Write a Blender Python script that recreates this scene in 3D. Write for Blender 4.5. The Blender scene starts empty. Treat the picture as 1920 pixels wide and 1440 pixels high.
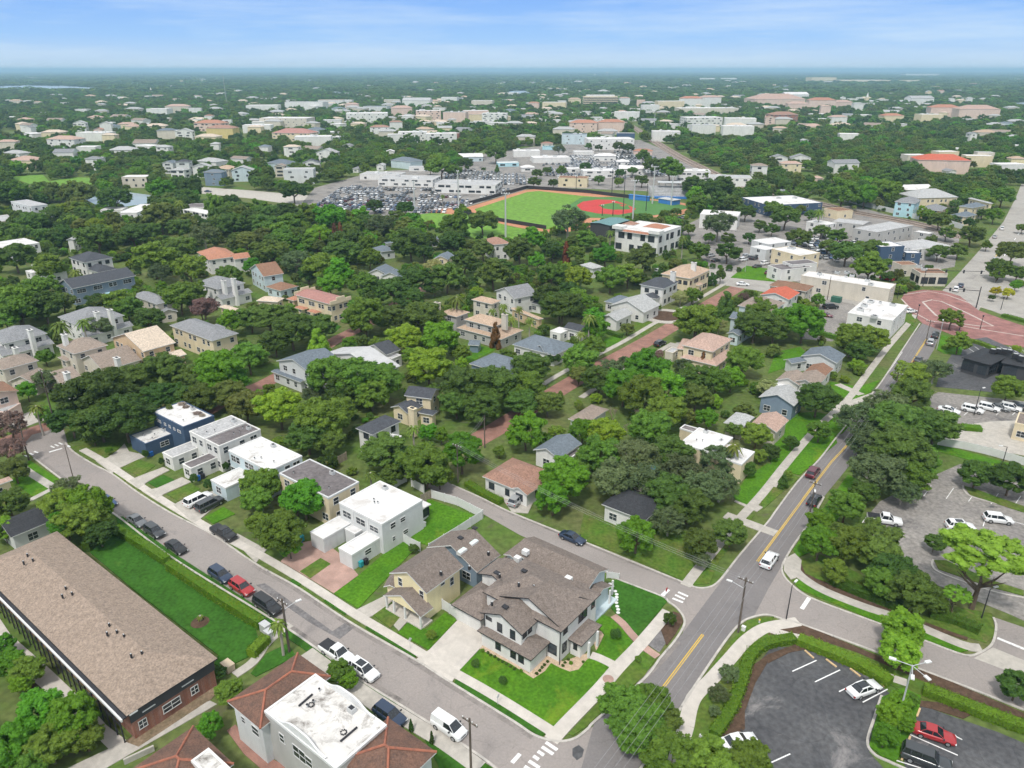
import bpy,math,random
import numpy as np
from mathutils import Vector,noise as mnoise
R=math.radians
random.seed(7); rng=np.random.default_rng(7)
SC=bpy.context.scene
COL=SC.collection
# camera
CAM_H=75.0; FPX=1400.0; HORIZ=130.0
PITCH=math.atan((720 - HORIZ)/FPX)
cd=bpy.data.cameras.new("camera"); cam=bpy.data.objects.new("camera",cd); COL.objects.link(cam)
cam.location=(0,0,CAM_H); cam.rotation_euler=(math.pi/2 - PITCH,0,0)
cd.sensor_fit='HORIZONTAL'; cd.sensor_width=36.0; cd.lens=FPX/1920*36.0
cd.clip_start=0.5; cd.clip_end=90000.0
SC.camera=cam
# sky, sun, exposure
SUN_AZ,SUN_EL=200.0,58.0          # compass-style direction the light comes from (degrees from +Y, clockwise)
w=bpy.data.worlds.new("World"); SC.world=w; w.use_nodes=True
nt=w.node_tree; nt.nodes.clear()
N=nt.nodes.new; L=nt.links.new
out=N('ShaderNodeOutputWorld'); bg=N('ShaderNodeBackground')
sky=N('ShaderNodeTexSky'); sky.sky_type='NISHITA'; sky.sun_disc=False
sky.sun_elevation=R(SUN_EL); sky.sun_rotation=R(SUN_AZ); sky.altitude=0
sky.air_density=1.0; sky.dust_density=1.2; sky.ozone_density=1.5
geo=N('ShaderNodeTexCoord'); sep=N('ShaderNodeSeparateXYZ'); L(geo.outputs['Generated'],sep.inputs[0])
rmp=N('ShaderNodeValToRGB'); L(sep.outputs['Z'],rmp.inputs[0])
els=rmp.color_ramp.elements
els[0].position=0.0; els[0].color=(5.6,7.2,8.8,1)
els[1].position=1.0; els[1].color=(9.8,9.8,9.8,1)
for p_,c_ in ((0.012,(5.0,6.9,9.3,1)),(0.035,(3.2,5.7,9.6,1)),(0.075,(2.0,4.3,9.3,1)),(0.13,(4.6,6.2,8.6,1)),(0.28,(8.6,9.0,9.3,1))):
 e_=els.new(p_); e_.color=c_
mp=N('ShaderNodeMapping'); mp.inputs['Scale'].default_value=(2.0,2.0,22.0); mp.inputs['Rotation'].default_value=(0.05,0.03,0.5)
L(geo.outputs['Generated'],mp.inputs[0])
nz=N('ShaderNodeTexNoise'); nz.inputs['Scale'].default_value=1.7; nz.inputs['Detail'].default_value=7; nz.inputs['Roughness'].default_value=0.62
L(mp.outputs[0],nz.inputs['Vector'])
cr=N('ShaderNodeMapRange'); cr.inputs[1].default_value=0.44; cr.inputs[2].default_value=0.74; cr.inputs[4].default_value=0.55
L(nz.outputs['Fac'],cr.inputs[0])
mx=N('ShaderNodeMixRGB'); mx.inputs[2].default_value=(7.0,8.3,9.6,1)
L(cr.outputs[0],mx.inputs[0]); L(rmp.outputs[0],mx.inputs[1])
mx2=N('ShaderNodeMixRGB'); mx2.inputs[0].default_value=0.85
L(sky.outputs[0],mx2.inputs[1]); L(mx.outputs[0],mx2.inputs[2])
L(mx2.outputs[0],bg.inputs['Color']); bg.inputs['Strength'].default_value=0.088
L(bg.outputs[0],out.inputs['Surface'])
sd=bpy.data.lights.new("sun",'SUN'); so=bpy.data.objects.new("sun",sd); COL.objects.link(so)
sd.energy=2.3; sd.angle=R(8); sd.color=(1.0,0.96,0.9)
az=R(SUN_AZ)
sdir=Vector((math.sin(az)*math.cos(R(SUN_EL)),math.cos(az)*math.cos(R(SUN_EL)),math.sin(R(SUN_EL))))
so.rotation_euler=sdir.to_track_quat('Z','Y').to_euler(); so.location=(0,0,300)
SC.view_settings.view_transform='Standard'; SC.view_settings.look='None'
SC.view_settings.exposure=0.36; SC.view_settings.gamma=1.0
SC.cycles.max_bounces=5; SC.cycles.diffuse_bounces=2; SC.cycles.glossy_bounces=2
SC.cycles.transmission_bounces=2; SC.cycles.volume_bounces=0; SC.cycles.transparent_max_bounces=4
SC.cycles.use_adaptive_sampling=True; SC.cycles.adaptive_threshold=0.03
SC.cycles.use_denoising=True
# pixel <-> world helpers (photo pixels, 1920 wide)
_cp,_sp=math.cos(PITCH),math.sin(PITCH)
def G(x,y,z=0.0):
 a=x - 960; b=720 - y
 dy=FPX*_cp+b*_sp; dz=-FPX*_sp+b*_cp
 t=(z - CAM_H)/dz
 return Vector((a*t,dy*t,z))
def depth(p): return p[1]*_cp - (p[2] - CAM_H)*_sp
def px(p):
 d=depth(p)
 return (960+FPX*p[0]/d,720 - FPX*((p[2] - CAM_H)*_cp+p[1]*_sp)/d)
def top_z(base,ypix):
 b=720 - ypix; k=b/FPX
 return CAM_H+(k*base[1]*_cp - base[1]*_sp)/(_cp+k*_sp)
TILES={'A': (0,960,3),'B': (480,960,3),'C': (960,960,3),'D': (1440,960,3),
         'T5': (0,540,3.429),'T6': (480,540,3.429),'T7': (960,540,3.429),'T8': (1440,540,3.429),
         'M4': (0,340,4),'M5': (480,340,4),'M6': (960,340,4),'M7': (1440,340,4),
         'F1': (0,120,3),'F2': (640,120,3),'F3': (1280,120,3),
         'Z1': (700,960,6),'Z2': (820,1020,5.647),'Z3': (1060,1060,8),'Z4': (560,860,6),'Z5': (400,1200,4.364),'Z6': (220,740,5.333),'P': (0,0,1)}
def tp(t,x,y):
 ox,oy,s=TILES[t]; return (ox+x/s,oy+y/s)
def tg(t,x,y,z=0): return G(*tp(t,x,y),z)
GRID=R(-38.0)
# materials
MATS={}
def ramp_mix(nt,a,b,fac):
 m=nt.nodes.new('ShaderNodeMixRGB'); m.inputs[1].default_value=(*a,1) if len(a) == 3 else a
 m.inputs[2].default_value=(*b,1); nt.links.new(fac,m.inputs[0]); return m
def mat(name,col,rough=0.8,var=0.12,scale=0.6,col2=None,scale2=None,stain=None,stain_at=(0.6,0.75),stain_scale=0.25,metal=0.0,spec=0.3,bump=0.0,bump_scale=8.0,coord='Object',rand=0.0,coat=0.0,stretch=None,fac_range=(0.35,0.65),amp=1.0,crack=0):
 if name in MATS: return MATS[name]
 m=bpy.data.materials.new(name); m.use_nodes=True; nt=m.node_tree; n=nt.nodes; l=nt.links
 bs=n['Principled BSDF']; bs.inputs['Roughness'].default_value=rough; bs.inputs['Metallic'].default_value=metal
 bs.inputs['Specular IOR Level'].default_value=spec
 if coat: bs.inputs['Coat Weight'].default_value=coat; bs.inputs['Coat Roughness'].default_value=0.08
 tc=n.new('ShaderNodeTexCoord'); vec=tc.outputs[coord]
 if stretch:
  mpn=n.new('ShaderNodeMapping'); mpn.inputs['Scale'].default_value=stretch; l.new(vec,mpn.inputs[0]); vec=mpn.outputs[0]
 nz=n.new('ShaderNodeTexNoise'); nz.inputs['Scale'].default_value=scale; nz.inputs['Detail'].default_value=6; nz.inputs['Roughness'].default_value=0.65
 l.new(vec,nz.inputs['Vector'])
 mr=n.new('ShaderNodeMapRange'); mr.inputs[1].default_value=fac_range[0]; mr.inputs[2].default_value=fac_range[1]; l.new(nz.outputs['Fac'],mr.inputs[0])
 c2=col2 or tuple(max(0,c*(1 - 2*var)) for c in col)
 c1=col if col2 else tuple(min(1,c*(1+var)) for c in col)
 mm=ramp_mix(nt,c1,c2,mr.outputs[0]); res=mm.outputs[0]
 if scale2:
  nz2=n.new('ShaderNodeTexNoise'); nz2.inputs['Scale'].default_value=scale2; nz2.inputs['Detail'].default_value=3; l.new(vec,nz2.inputs['Vector'])
  mr2=n.new('ShaderNodeMapRange'); mr2.inputs[1].default_value=0.3; mr2.inputs[2].default_value=0.7; mr2.inputs[3].default_value=1 - .28*amp; mr2.inputs[4].default_value=1+.22*amp; l.new(nz2.outputs['Fac'],mr2.inputs[0])
  hs=n.new('ShaderNodeHueSaturation'); l.new(mr2.outputs[0],hs.inputs['Value']); l.new(res,hs.inputs['Color']); res=hs.outputs[0]
 if stain:
  nz3=n.new('ShaderNodeTexNoise'); nz3.inputs['Scale'].default_value=stain_scale; nz3.inputs['Detail'].default_value=8; nz3.inputs['Roughness'].default_value=0.7; nz3.inputs['Distortion'].default_value=0.6; l.new(vec,nz3.inputs['Vector'])
  mr3=n.new('ShaderNodeMapRange'); mr3.inputs[1].default_value=stain_at[0]; mr3.inputs[2].default_value=stain_at[1]; l.new(nz3.outputs['Fac'],mr3.inputs[0])
  ms=n.new('ShaderNodeMixRGB'); l.new(mr3.outputs[0],ms.inputs[0]); l.new(res,ms.inputs[1]); ms.inputs[2].default_value=(*stain,1); res=ms.outputs[0]
 if crack:
  vo=n.new('ShaderNodeTexVoronoi'); vo.feature='DISTANCE_TO_EDGE'; vo.inputs['Scale'].default_value=crack
  nd=n.new('ShaderNodeTexNoise'); nd.inputs['Scale'].default_value=crack*3; nd.inputs['Detail'].default_value=4; l.new(vec,nd.inputs['Vector'])
  ad=n.new('ShaderNodeMixRGB'); ad.blend_type='LINEAR_LIGHT'; ad.inputs[0].default_value=.9; l.new(vec,ad.inputs[1]); l.new(nd.outputs['Color'],ad.inputs[2]); l.new(ad.outputs[0],vo.inputs['Vector'])
  mc=n.new('ShaderNodeMapRange'); mc.inputs[1].default_value=0.0; mc.inputs[2].default_value=.011; mc.inputs[3].default_value=.34; mc.inputs[4].default_value=0; l.new(vo.outputs['Distance'],mc.inputs[0])
  ms=n.new('ShaderNodeMixRGB'); l.new(mc.outputs[0],ms.inputs[0]); l.new(res,ms.inputs[1]); ms.inputs[2].default_value=tuple(c*.45 for c in col)+(1,); res=ms.outputs[0]
 if rand:
  oi=n.new('ShaderNodeObjectInfo'); mr4=n.new('ShaderNodeMapRange'); mr4.inputs[3].default_value=1 - rand; mr4.inputs[4].default_value=1+rand; l.new(oi.outputs['Random'],mr4.inputs[0])
  h2=n.new('ShaderNodeHueSaturation'); l.new(mr4.outputs[0],h2.inputs['Value']); l.new(res,h2.inputs['Color']); res=h2.outputs[0]
 l.new(res,bs.inputs['Base Color'])
 if bump:
  nb=n.new('ShaderNodeTexNoise'); nb.inputs['Scale'].default_value=bump_scale; nb.inputs['Detail'].default_value=3; l.new(vec,nb.inputs['Vector'])
  bp=n.new('ShaderNodeBump'); bp.inputs['Strength'].default_value=bump; bp.inputs['Distance'].default_value=0.05; l.new(nb.outputs['Fac'],bp.inputs['Height']); l.new(bp.outputs[0],bs.inputs['Normal'])
 MATS[name]=m; return m
def brickmat(name,c1,c2,mortar,scale=1.0,bw=0.5,bh=0.25,rough=0.85,rot=0.0,vary=None,ms=0.02,coord='Object'):
 if name in MATS: return MATS[name]
 m=bpy.data.materials.new(name); m.use_nodes=True; nt=m.node_tree; n=nt.nodes; l=nt.links
 bs=n['Principled BSDF']; bs.inputs['Roughness'].default_value=rough; bs.inputs['Specular IOR Level'].default_value=0.25
 tc=n.new('ShaderNodeTexCoord'); mp=n.new('ShaderNodeMapping'); mp.inputs['Rotation'].default_value=(0,0,rot); l.new(tc.outputs[coord],mp.inputs[0])
 br=n.new('ShaderNodeTexBrick'); br.inputs['Scale'].default_value=scale; br.inputs['Color1'].default_value=(*c1,1); br.inputs['Color2'].default_value=(*c2,1); br.inputs['Mortar'].default_value=(*mortar,1)
 br.inputs['Mortar Size'].default_value=ms; br.inputs['Brick Width'].default_value=bw; br.inputs['Row Height'].default_value=bh; l.new(mp.outputs[0],br.inputs['Vector'])
 nz=n.new('ShaderNodeTexNoise'); nz.inputs['Scale'].default_value=0.35; nz.inputs['Detail'].default_value=6; l.new(tc.outputs[coord],nz.inputs['Vector'])
 mr=n.new('ShaderNodeMapRange'); mr.inputs[1].default_value=0.3; mr.inputs[2].default_value=0.7; mr.inputs[3].default_value=0.72; mr.inputs[4].default_value=1.2; l.new(nz.outputs['Fac'],mr.inputs[0])
 hs=n.new('ShaderNodeHueSaturation'); l.new(mr.outputs[0],hs.inputs['Value']); l.new(br.outputs['Color'],hs.inputs['Color']); l.new(hs.outputs[0],bs.inputs['Base Color'])
 MATS[name]=m; return m
def leafmat(name,col,col2=None,rough=0.6,trans=0.30,hv=0.25,sc=0.55):
 if name in MATS: return MATS[name]
 col2=col2 or tuple(c*0.33 for c in col)
 m=bpy.data.materials.new(name); m.use_nodes=True; nt=m.node_tree; n=nt.nodes; l=nt.links
 bs=n['Principled BSDF']; bs.inputs['Roughness'].default_value=rough; bs.inputs['Specular IOR Level'].default_value=0.22
 tc=n.new('ShaderNodeTexCoord'); nz=n.new('ShaderNodeTexNoise'); nz.inputs['Scale'].default_value=sc*5; nz.inputs['Detail'].default_value=5; nz.inputs['Roughness'].default_value=0.8; l.new(tc.outputs['Object'],nz.inputs['Vector'])
 mr=n.new('ShaderNodeMapRange'); mr.inputs[1].default_value=0.33; mr.inputs[2].default_value=0.67; l.new(nz.outputs['Fac'],mr.inputs[0])
 mm=ramp_mix(nt,col,col2,mr.outputs[0])
 oi=n.new('ShaderNodeObjectInfo'); mr4=n.new('ShaderNodeMapRange'); mr4.inputs[3].default_value=1 - hv; mr4.inputs[4].default_value=1+hv; l.new(oi.outputs['Random'],mr4.inputs[0])
 mr5=n.new('ShaderNodeMapRange'); mr5.inputs[3].default_value=0.48; mr5.inputs[4].default_value=0.52
 fr=n.new('ShaderNodeMath'); fr.operation='MULTIPLY'; fr.inputs[1].default_value=7.31; l.new(oi.outputs['Random'],fr.inputs[0])
 f2=n.new('ShaderNodeMath'); f2.operation='FRACT'; l.new(fr.outputs[0],f2.inputs[0]); l.new(f2.outputs[0],mr5.inputs[0])
 hs=n.new('ShaderNodeHueSaturation'); l.new(mr5.outputs[0],hs.inputs['Hue']); l.new(mr4.outputs[0],hs.inputs['Value']); l.new(mm.outputs[0],hs.inputs['Color'])
 l.new(hs.outputs[0],bs.inputs['Base Color'])
 tr=n.new('ShaderNodeBsdfTranslucent'); l.new(hs.outputs[0],tr.inputs['Color'])
 mxs=n.new('ShaderNodeMixShader'); mxs.inputs[0].default_value=trans; l.new(bs.outputs[0],mxs.inputs[1]); l.new(tr.outputs[0],mxs.inputs[2])
 l.new(mxs.outputs[0],n['Material Output'].inputs['Surface'])
 MATS[name]=m; return m
M_ground=mat('ground_soil_grass',(0.085,0.155,0.028),rough=0.95,col2=(0.14,0.15,0.06),scale=0.05,scale2=0.9,stain=(0.11,0.095,0.07),stain_at=(0.6,0.7),stain_scale=0.12,spec=0.1)
M_lawn=mat('lawn_bright',(0.092,0.225,0.014),rough=0.95,col2=(0.055,0.155,0.012),scale=0.16,scale2=2.2,stain=(0.24,0.29,0.03),stain_at=(0.55,0.80),stain_scale=0.11,spec=0.1,bump=0.5)
M_lawn2=mat('lawn_dull',(0.075,0.165,0.02),rough=0.95,col2=(0.12,0.15,0.035),scale=0.22,scale2=1.8,stain=(0.20,0.15,0.08),stain_at=(0.58,0.72),stain_scale=0.3,spec=0.1,bump=0.5)
M_lawn3=mat('lawn_deep',(0.048,0.145,0.018),rough=0.95,col2=(0.035,0.105,0.013),scale=0.2,scale2=2.0,stain=(0.10,0.17,0.03),stain_at=(0.6,0.8),stain_scale=0.15,spec=0.1,bump=0.4)
M_mulch=mat('mulch',(0.13,0.085,0.06),rough=1,col2=(0.075,0.05,0.035),scale=1.5,scale2=6,spec=0.05)
M_dirt=mat('dirt',(0.26,0.19,0.13),rough=1,col2=(0.16,0.13,0.08),scale=0.5,scale2=3,spec=0.05)
M_bed=mat('tan_gravel_bed',(0.55,0.42,0.30),rough=1,var=0.1,scale=2,scale2=9,spec=0.05)
M_road=mat('asphalt_old',(0.325,0.29,0.27),rough=0.9,col2=(0.285,0.258,0.243),scale=0.10,scale2=3.5,amp=.3,stain=(0.20,0.185,0.18),stain_at=(0.60,0.74),stain_scale=0.16,spec=0.2,crack=.2)
M_road2=mat('asphalt_main',(0.215,0.20,0.197),rough=0.88,col2=(0.185,0.173,0.172),scale=0.10,scale2=3.4,amp=.3,stain=(0.12,0.115,0.12),stain_at=(0.62,0.72),stain_scale=0.08,spec=0.2,crack=.16)
M_blackA=mat('asphalt_dark_lot',(0.065,0.066,0.072),rough=0.75,col2=(0.11,0.11,0.113),scale=0.10,scale2=1.5,stain=(0.27,0.255,0.25),stain_at=(0.56,0.68),stain_scale=0.11,spec=0.3,crack=.12)
M_lot=mat('asphalt_pale_lot',(0.30,0.28,0.255),rough=0.85,col2=(0.21,0.195,0.185),scale=0.12,scale2=1.5,stain=(0.09,0.088,0.09),stain_at=(0.56,0.64),stain_scale=0.09,spec=0.3,crack=.1)
M_patch=mat('asphalt_patch',(0.20,0.19,0.19),rough=0.9,scale=0.4,scale2=2,spec=0.2)
M_conc=mat('concrete_walk',(0.46,0.43,0.385),rough=0.9,var=0.06,scale=0.5,scale2=1.2,amp=.4,stain=(0.33,0.31,0.28),stain_at=(0.6,0.75),stain_scale=0.4,spec=0.2)
M_conc2=mat('concrete_new',(0.56,0.52,0.47),rough=0.9,var=0.05,scale=0.4,scale2=1.0,amp=.3,stain=(0.46,0.43,0.40),stain_at=(0.55,0.75),stain_scale=0.3,spec=0.2)
M_kerb=mat('kerb_concrete',(0.50,0.47,0.43),rough=0.9,var=0.1,scale=0.9,stain=(0.2,0.19,0.18),stain_at=(0.58,0.7),stain_scale=0.5,spec=0.2)
M_paver=brickmat('pink_pavers',(0.46,0.29,0.24),(0.38,0.25,0.21),(0.34,0.26,0.22),scale=3,rot=R(52),ms=0.015)
M_brickst=brickmat('brick_street',(0.34,0.17,0.13),(0.27,0.145,0.115),(0.26,0.18,0.15),scale=2,rot=R(52),ms=0.015)
M_redpave=brickmat('red_paving',(0.32,0.155,0.135),(0.27,0.13,0.12),(0.30,0.18,0.16),scale=1.2,rot=R(52),ms=0.01)
M_white=mat('road_paint_white',(0.78,0.78,0.77),rough=0.7,var=0.04,scale=3,stain=(0.4,0.39,0.38),stain_at=(0.55,0.68),stain_scale=2.0)
M_yellow=mat('road_paint_yellow',(0.72,0.47,0.05),rough=0.7,var=0.05,scale=3,stain=(0.4,0.3,0.12),stain_at=(0.6,0.8),stain_scale=1.0)
M_conc3=mat('concrete_road_pale',(0.37,0.35,0.32),rough=0.9,var=0.06,scale=0.2,scale2=1.2,amp=.3,stain=(0.26,0.245,0.23),stain_at=(0.55,0.7),stain_scale=0.1,spec=0.2)
M_glass=mat('window_glass',(0.035,0.042,0.05),rough=0.12,var=0.2,scale=0.3,spec=0.6,rand=0.5)
M_trim=mat('white_trim',(0.70,0.70,0.69),rough=0.6,var=0.03,scale=1)
M_dtrim=mat('dark_trim',(0.035,0.035,0.04),rough=0.5,var=0.1,scale=1)
M_door=mat('garage_door_white',(0.72,0.72,0.70),rough=0.6,var=0.03,scale=1)
M_gdoor=mat('garage_door_grey',(0.30,0.34,0.38),rough=0.6,var=0.05,scale=1)
M_wood=mat('pole_wood',(0.13,0.105,0.085),rough=0.9,var=0.2,scale=3,stretch=(1,1,0.1))
M_steel=mat('pole_steel_pale',(0.55,0.56,0.56),rough=0.5,var=0.05,scale=2,metal=0.2)
M_wire=mat('power_wire',(0.30,0.30,0.31),rough=0.5,var=0.02)
M_vinyl=mat('white_vinyl',(0.68,0.68,0.68),rough=0.5,var=0.03,scale=1.5)
M_wfence=mat('weathered_board',(0.34,0.28,0.22),rough=0.9,var=0.15,scale=2)
M_bark=mat('bark',(0.16,0.12,0.09),rough=1,var=0.25,scale=1.5,scale2=8,spec=0.1)
M_bark2=mat('bark_pale',(0.36,0.33,0.29),rough=1,var=0.2,scale=1.5,spec=0.1)
WALLS={'white': (0.71,0.70,0.675),'cream': (0.70,0.60,0.42),'yellow': (0.80,0.70,0.44),'navy': (0.062,0.10,0.165),'blue': (0.54,0.63,0.66),
         'grey': (0.62,0.63,0.63),'beige': (0.60,0.55,0.47),'tan': (0.62,0.46,0.30),'slate': (0.20,0.26,0.33),'aqua': (0.42,0.64,0.70),'taupe': (0.45,0.44,0.42),
         'ochre': (0.62,0.50,0.22),'dark': (0.07,0.07,0.075),'pink': (0.68,0.52,0.45),'brick': (0.33,0.15,0.10)}
def wallm(k):
 if k == 'brickw': return brickmat('red_brick_wall',(0.34,0.14,0.09),(0.27,0.11,0.08),(0.35,0.28,0.24),scale=3,rot=0,ms=0.02)
 return mat('wall_'+k,WALLS[k],rough=0.85,var=0.045,scale=0.5,scale2=None,stain=tuple(c*0.72 for c in WALLS[k]),stain_at=(0.54,0.80),stain_scale=0.35,stretch=(1,1,0.35),spec=0.2)
ROOFS={'brown': (0.205,0.17,0.148),'taupe': (0.30,0.245,0.205),'grey': (0.25,0.255,0.265),'lgrey': (0.42,0.425,0.42),'char': (0.075,0.08,0.092),'black': (0.045,0.047,0.052),
         'terra': (0.43,0.21,0.14),'salmon': (0.47,0.33,0.27),'tanr': (0.46,0.34,0.25),'cream': (0.60,0.50,0.40),'red': (0.50,0.13,0.08),'rust': (0.26,0.15,0.10),'brownr': (0.34,0.20,0.15),'pinkr': (0.42,0.22,0.19),
         'slate': (0.16,0.19,0.22),'lbrown': (0.30,0.235,0.187),'teal': (0.15,0.27,0.28)}
def roofm(k):
 if k == 'mem': return mat('roof_membrane_white',(0.66,0.65,0.63),rough=0.75,var=0.03,scale=0.4,stain=(0.25,0.21,0.18),stain_at=(0.54,0.70),stain_scale=0.34)
 if k == 'mem3': return mat('roof_membrane_worn',(0.66,0.64,0.61),rough=0.75,var=0.05,scale=0.6,stain=(0.20,0.18,0.16),stain_at=(0.50,0.66),stain_scale=0.42)
 if k == 'mem2': return mat('roof_membrane_clean',(0.68,0.67,0.66),rough=0.75,var=0.03,scale=0.3,stain=(0.42,0.38,0.34),stain_at=(0.50,0.72),stain_scale=0.25)
 if k == 'tar': return mat('roof_tar',(0.13,0.115,0.115),rough=0.7,col2=(0.20,0.18,0.18),scale=0.25,scale2=1.5,stain=(0.33,0.30,0.29),stain_at=(0.6,0.72),stain_scale=0.25)
 if k == 'gravel': return mat('roof_grey_membrane',(0.44,0.44,0.44),rough=0.8,var=0.08,scale=0.3,scale2=2.0,stain=(0.25,0.25,0.25),stain_at=(0.6,0.75),stain_scale=0.2)
 if k == 'metal': return mat('roof_metal_pale',(0.50,0.50,0.50),rough=0.55,var=0.06,scale=0.4,stain=(0.30,0.29,0.28),stain_at=(0.55,0.75),stain_scale=0.5)
 if k == 'tilebrown': return mat('roof_tile_brown',(0.19,0.105,0.075),rough=0.85,col2=(0.12,0.075,0.058),scale=0.8,scale2=5,bump=0.6,bump_scale=5)
 c=ROOFS[k]
 dark=sum(c) < 0.3
 return mat('roof_'+k,c,rough=0.9,var=0.10,scale=1.6,scale2=4.5,stain=tuple(min(1,x*(1.7 if dark else 0.60)) for x in c),stain_at=(0.60,0.78),stain_scale=0.30,spec=0.2,bump=0.3,bump_scale=6,rand=0.06)
LEAF={'oak': ((0.158,0.262,0.045),(0.055,0.10,0.018)),'dark': ((0.108,0.198,0.032),(0.038,0.078,0.014)),'mid': ((0.205,0.340,0.042),(0.075,0.145,0.018)),'bright': ((0.163,0.366,0.025),(0.078,0.196,0.013)),
  'lime': ((0.297,0.436,0.034),(0.135,0.255,0.021)),'olive': ((0.218,0.283,0.061),None),'yellow': ((0.560,0.550,0.034),(0.450,0.434,0.027)),'moss': ((0.175,0.235,0.10),(0.06,0.095,0.028)),
  'rust': ((0.33,0.145,0.06),None),'plum': ((0.30,0.19,0.165),(0.15,0.105,0.085)),'palm': ((0.230,0.321,0.052),None),'pine': ((0.278,0.460,0.047),(0.143,0.238,0.024)),
  'hedge': ((0.177,0.317,0.023),(0.081,0.165,0.014)),'hedged': ((0.115,0.237,0.027),None),'cypress': ((0.090,0.172,0.038),None),'twig': ((0.48,0.39,0.32),(0.34,0.27,0.22)),'pale': ((0.410,0.428,0.176),(0.205,0.238,0.081))}
def leafm(k): return leafmat('foliage_'+k,LEAF[k][0],LEAF[k][1])
# mesh builder
class MB:
 def __init__(s): s.v=[]; s.f=[]; s.m=[]; s.mats=[]
 def mi(s,m):
  if m not in s.mats: s.mats.append(m)
  return s.mats.index(m)
 def face(s,pts,m=None):
  b=len(s.v); s.v.extend([tuple(p) for p in pts]); s.f.append(tuple(range(b,b+len(pts)))); s.m.append(s.mi(m))
 def prism(s,poly,z0,z1,m=None,top=None,bottom=True):
  n=len(poly); b=len(s.v)
  ar=sum(poly[i][0]*poly[(i+1) % n][1] - poly[(i+1) % n][0]*poly[i][1] for i in range(n))
  if ar < 0: poly=poly[::-1]
  s.v.extend([(p[0],p[1],z0) for p in poly]); s.v.extend([(p[0],p[1],z1) for p in poly])
  k=s.mi(m); kt=s.mi(top) if top else k
  for i in range(n):
   j=(i+1) % n; s.f.append((b+i,b+j,b+n+j,b+n+i)); s.m.append(k)
  s.f.append(tuple(range(b+n,b+2*n))); s.m.append(kt)
  if bottom: s.f.append(tuple(range(b+n - 1,b - 1,-1))); s.m.append(k)
 def box(s,c,u,hu,hv,z0,z1,m=None):
  vv=Vector((-u[1],u[0]))
  P=[Vector((c[0],c[1]))+u*a*hu+vv*d*hv for a,d in ((-1,-1),(1,-1),(1,1),(-1,1))]
  s.prism(P,z0,z1,m)
 def tube(s,a,b,r0,r1=None,n=6,m=None):
  r1=r0 if r1 is None else r1
  a=Vector(a); b=Vector(b); d=(b - a).normalized()
  x=d.cross(Vector((0,0,1)));
  if x.length < 1e-3: x=Vector((1,0,0))
  x.normalize(); y=d.cross(x); k=len(s.v)
  for c,r in ((a,r0),(b,r1)):
   for i in range(n):
    t=2*math.pi*i/n; s.v.append(tuple(c+(x*math.cos(t)+y*math.sin(t))*r))
  mi=s.mi(m)
  for i in range(n):
   j=(i+1) % n; s.f.append((k+i,k+n+i,k+n+j,k+j)); s.m.append(mi)
  s.f.append(tuple(k+i for i in range(n))); s.m.append(mi); s.f.append(tuple(k+n+i for i in range(n - 1,-1,-1))); s.m.append(mi)
 def mesh(s,name,org=None):
  me=bpy.data.meshes.new(name)
  vs=s.v if org is None else [(a - org[0],b - org[1],c - org[2]) for a,b,c in s.v]
  me.from_pydata(vs,[],s.f)
  for m in s.mats:
   if m is not None: me.materials.append(m)
  if len(s.mats) > 1: me.polygons.foreach_set('material_index',s.m)
  me.update(); return me
 def build(s,name,parent=None,org=None,smooth=False):
  if not s.v: return None
  me=s.mesh(name,org)
  if smooth: me.polygons.foreach_set('use_smooth',[True]*len(me.polygons))
  return link(name,me,parent,loc=org if parent is None else None)
def link(name,me,parent=None,loc=None):
 o=bpy.data.objects.new(name,me); COL.objects.link(o)
 if parent is not None: o.parent=parent
 if loc is not None: o.location=loc
 return o
LABELS={}
def tag(o,label=None,cat=None,group=None,kind=None):
 if label:
  if label in LABELS: print('DUPLABEL',label)
  LABELS[label]=o; o['label']=label
 if cat: o['category']=cat
 if group: o['group']=group
 if kind: o['kind']=kind
 return o
def thing(name,loc,label,cat,group=None,rz=0.0):
 o=bpy.data.objects.new(name,None); o.empty_display_size=0.5; COL.objects.link(o); o.location=loc; o.rotation_euler=(0,0,rz)
 return tag(o,label,cat,group)
OCC=[]     # occupied discs for the woodland fill: (x, y, r)
def occ_poly(P):
 c=sum((Vector((p[0],p[1])) for p in P),Vector((0,0)))/len(P)
 OCC.append((c.x,c.y,max((Vector((p[0],p[1])) - c).length for p in P)*0.85))
def occ_line(P,r):
 for a,b in zip(P,P[1:]):
  a=Vector((a[0],a[1])); b=Vector((b[0],b[1])); n=max(1,int((b - a).length/r))
  for i in range(n+1):
   q=a.lerp(b,i/n); OCC.append((q.x,q.y,r))
# rectangles on the street grid
def rect(t,p1,p2,p3,h,snap=14):
 A,B,Cc=tg(t,*p1,h),tg(t,*p2,h),(tg(t,*p3,h))
 return rectw(A,B,Cc,snap)
def rectw(A,B,Cc,snap=14):
 A=Vector((A[0],A[1])); B=Vector((B[0],B[1])); Cc=Vector((Cc[0],Cc[1]))
 if (B - A).length >= (Cc - B).length: th=math.atan2((B - A).y,(B - A).x)
 else: th=math.atan2((Cc - B).y,(Cc - B).x) - math.pi/2
 k=round((th - GRID)/(math.pi/2)); g=GRID+k*math.pi/2
 if abs(th - g) < R(snap): th=g
 u=Vector((math.cos(th),math.sin(th)))
 if u.dot(B - A) < 0: u=-u
 v=Vector((-u.y,u.x))
 if v.dot(Cc - B) < 0: v=-v
 c=(A+Cc)/2; hu=abs((A - c).dot(u)); hv=abs((A - c).dot(v))
 hu=max(hu,1.0); hv=max(hv,1.0)
 return c,u,v,hu,hv
WINM={}
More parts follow.
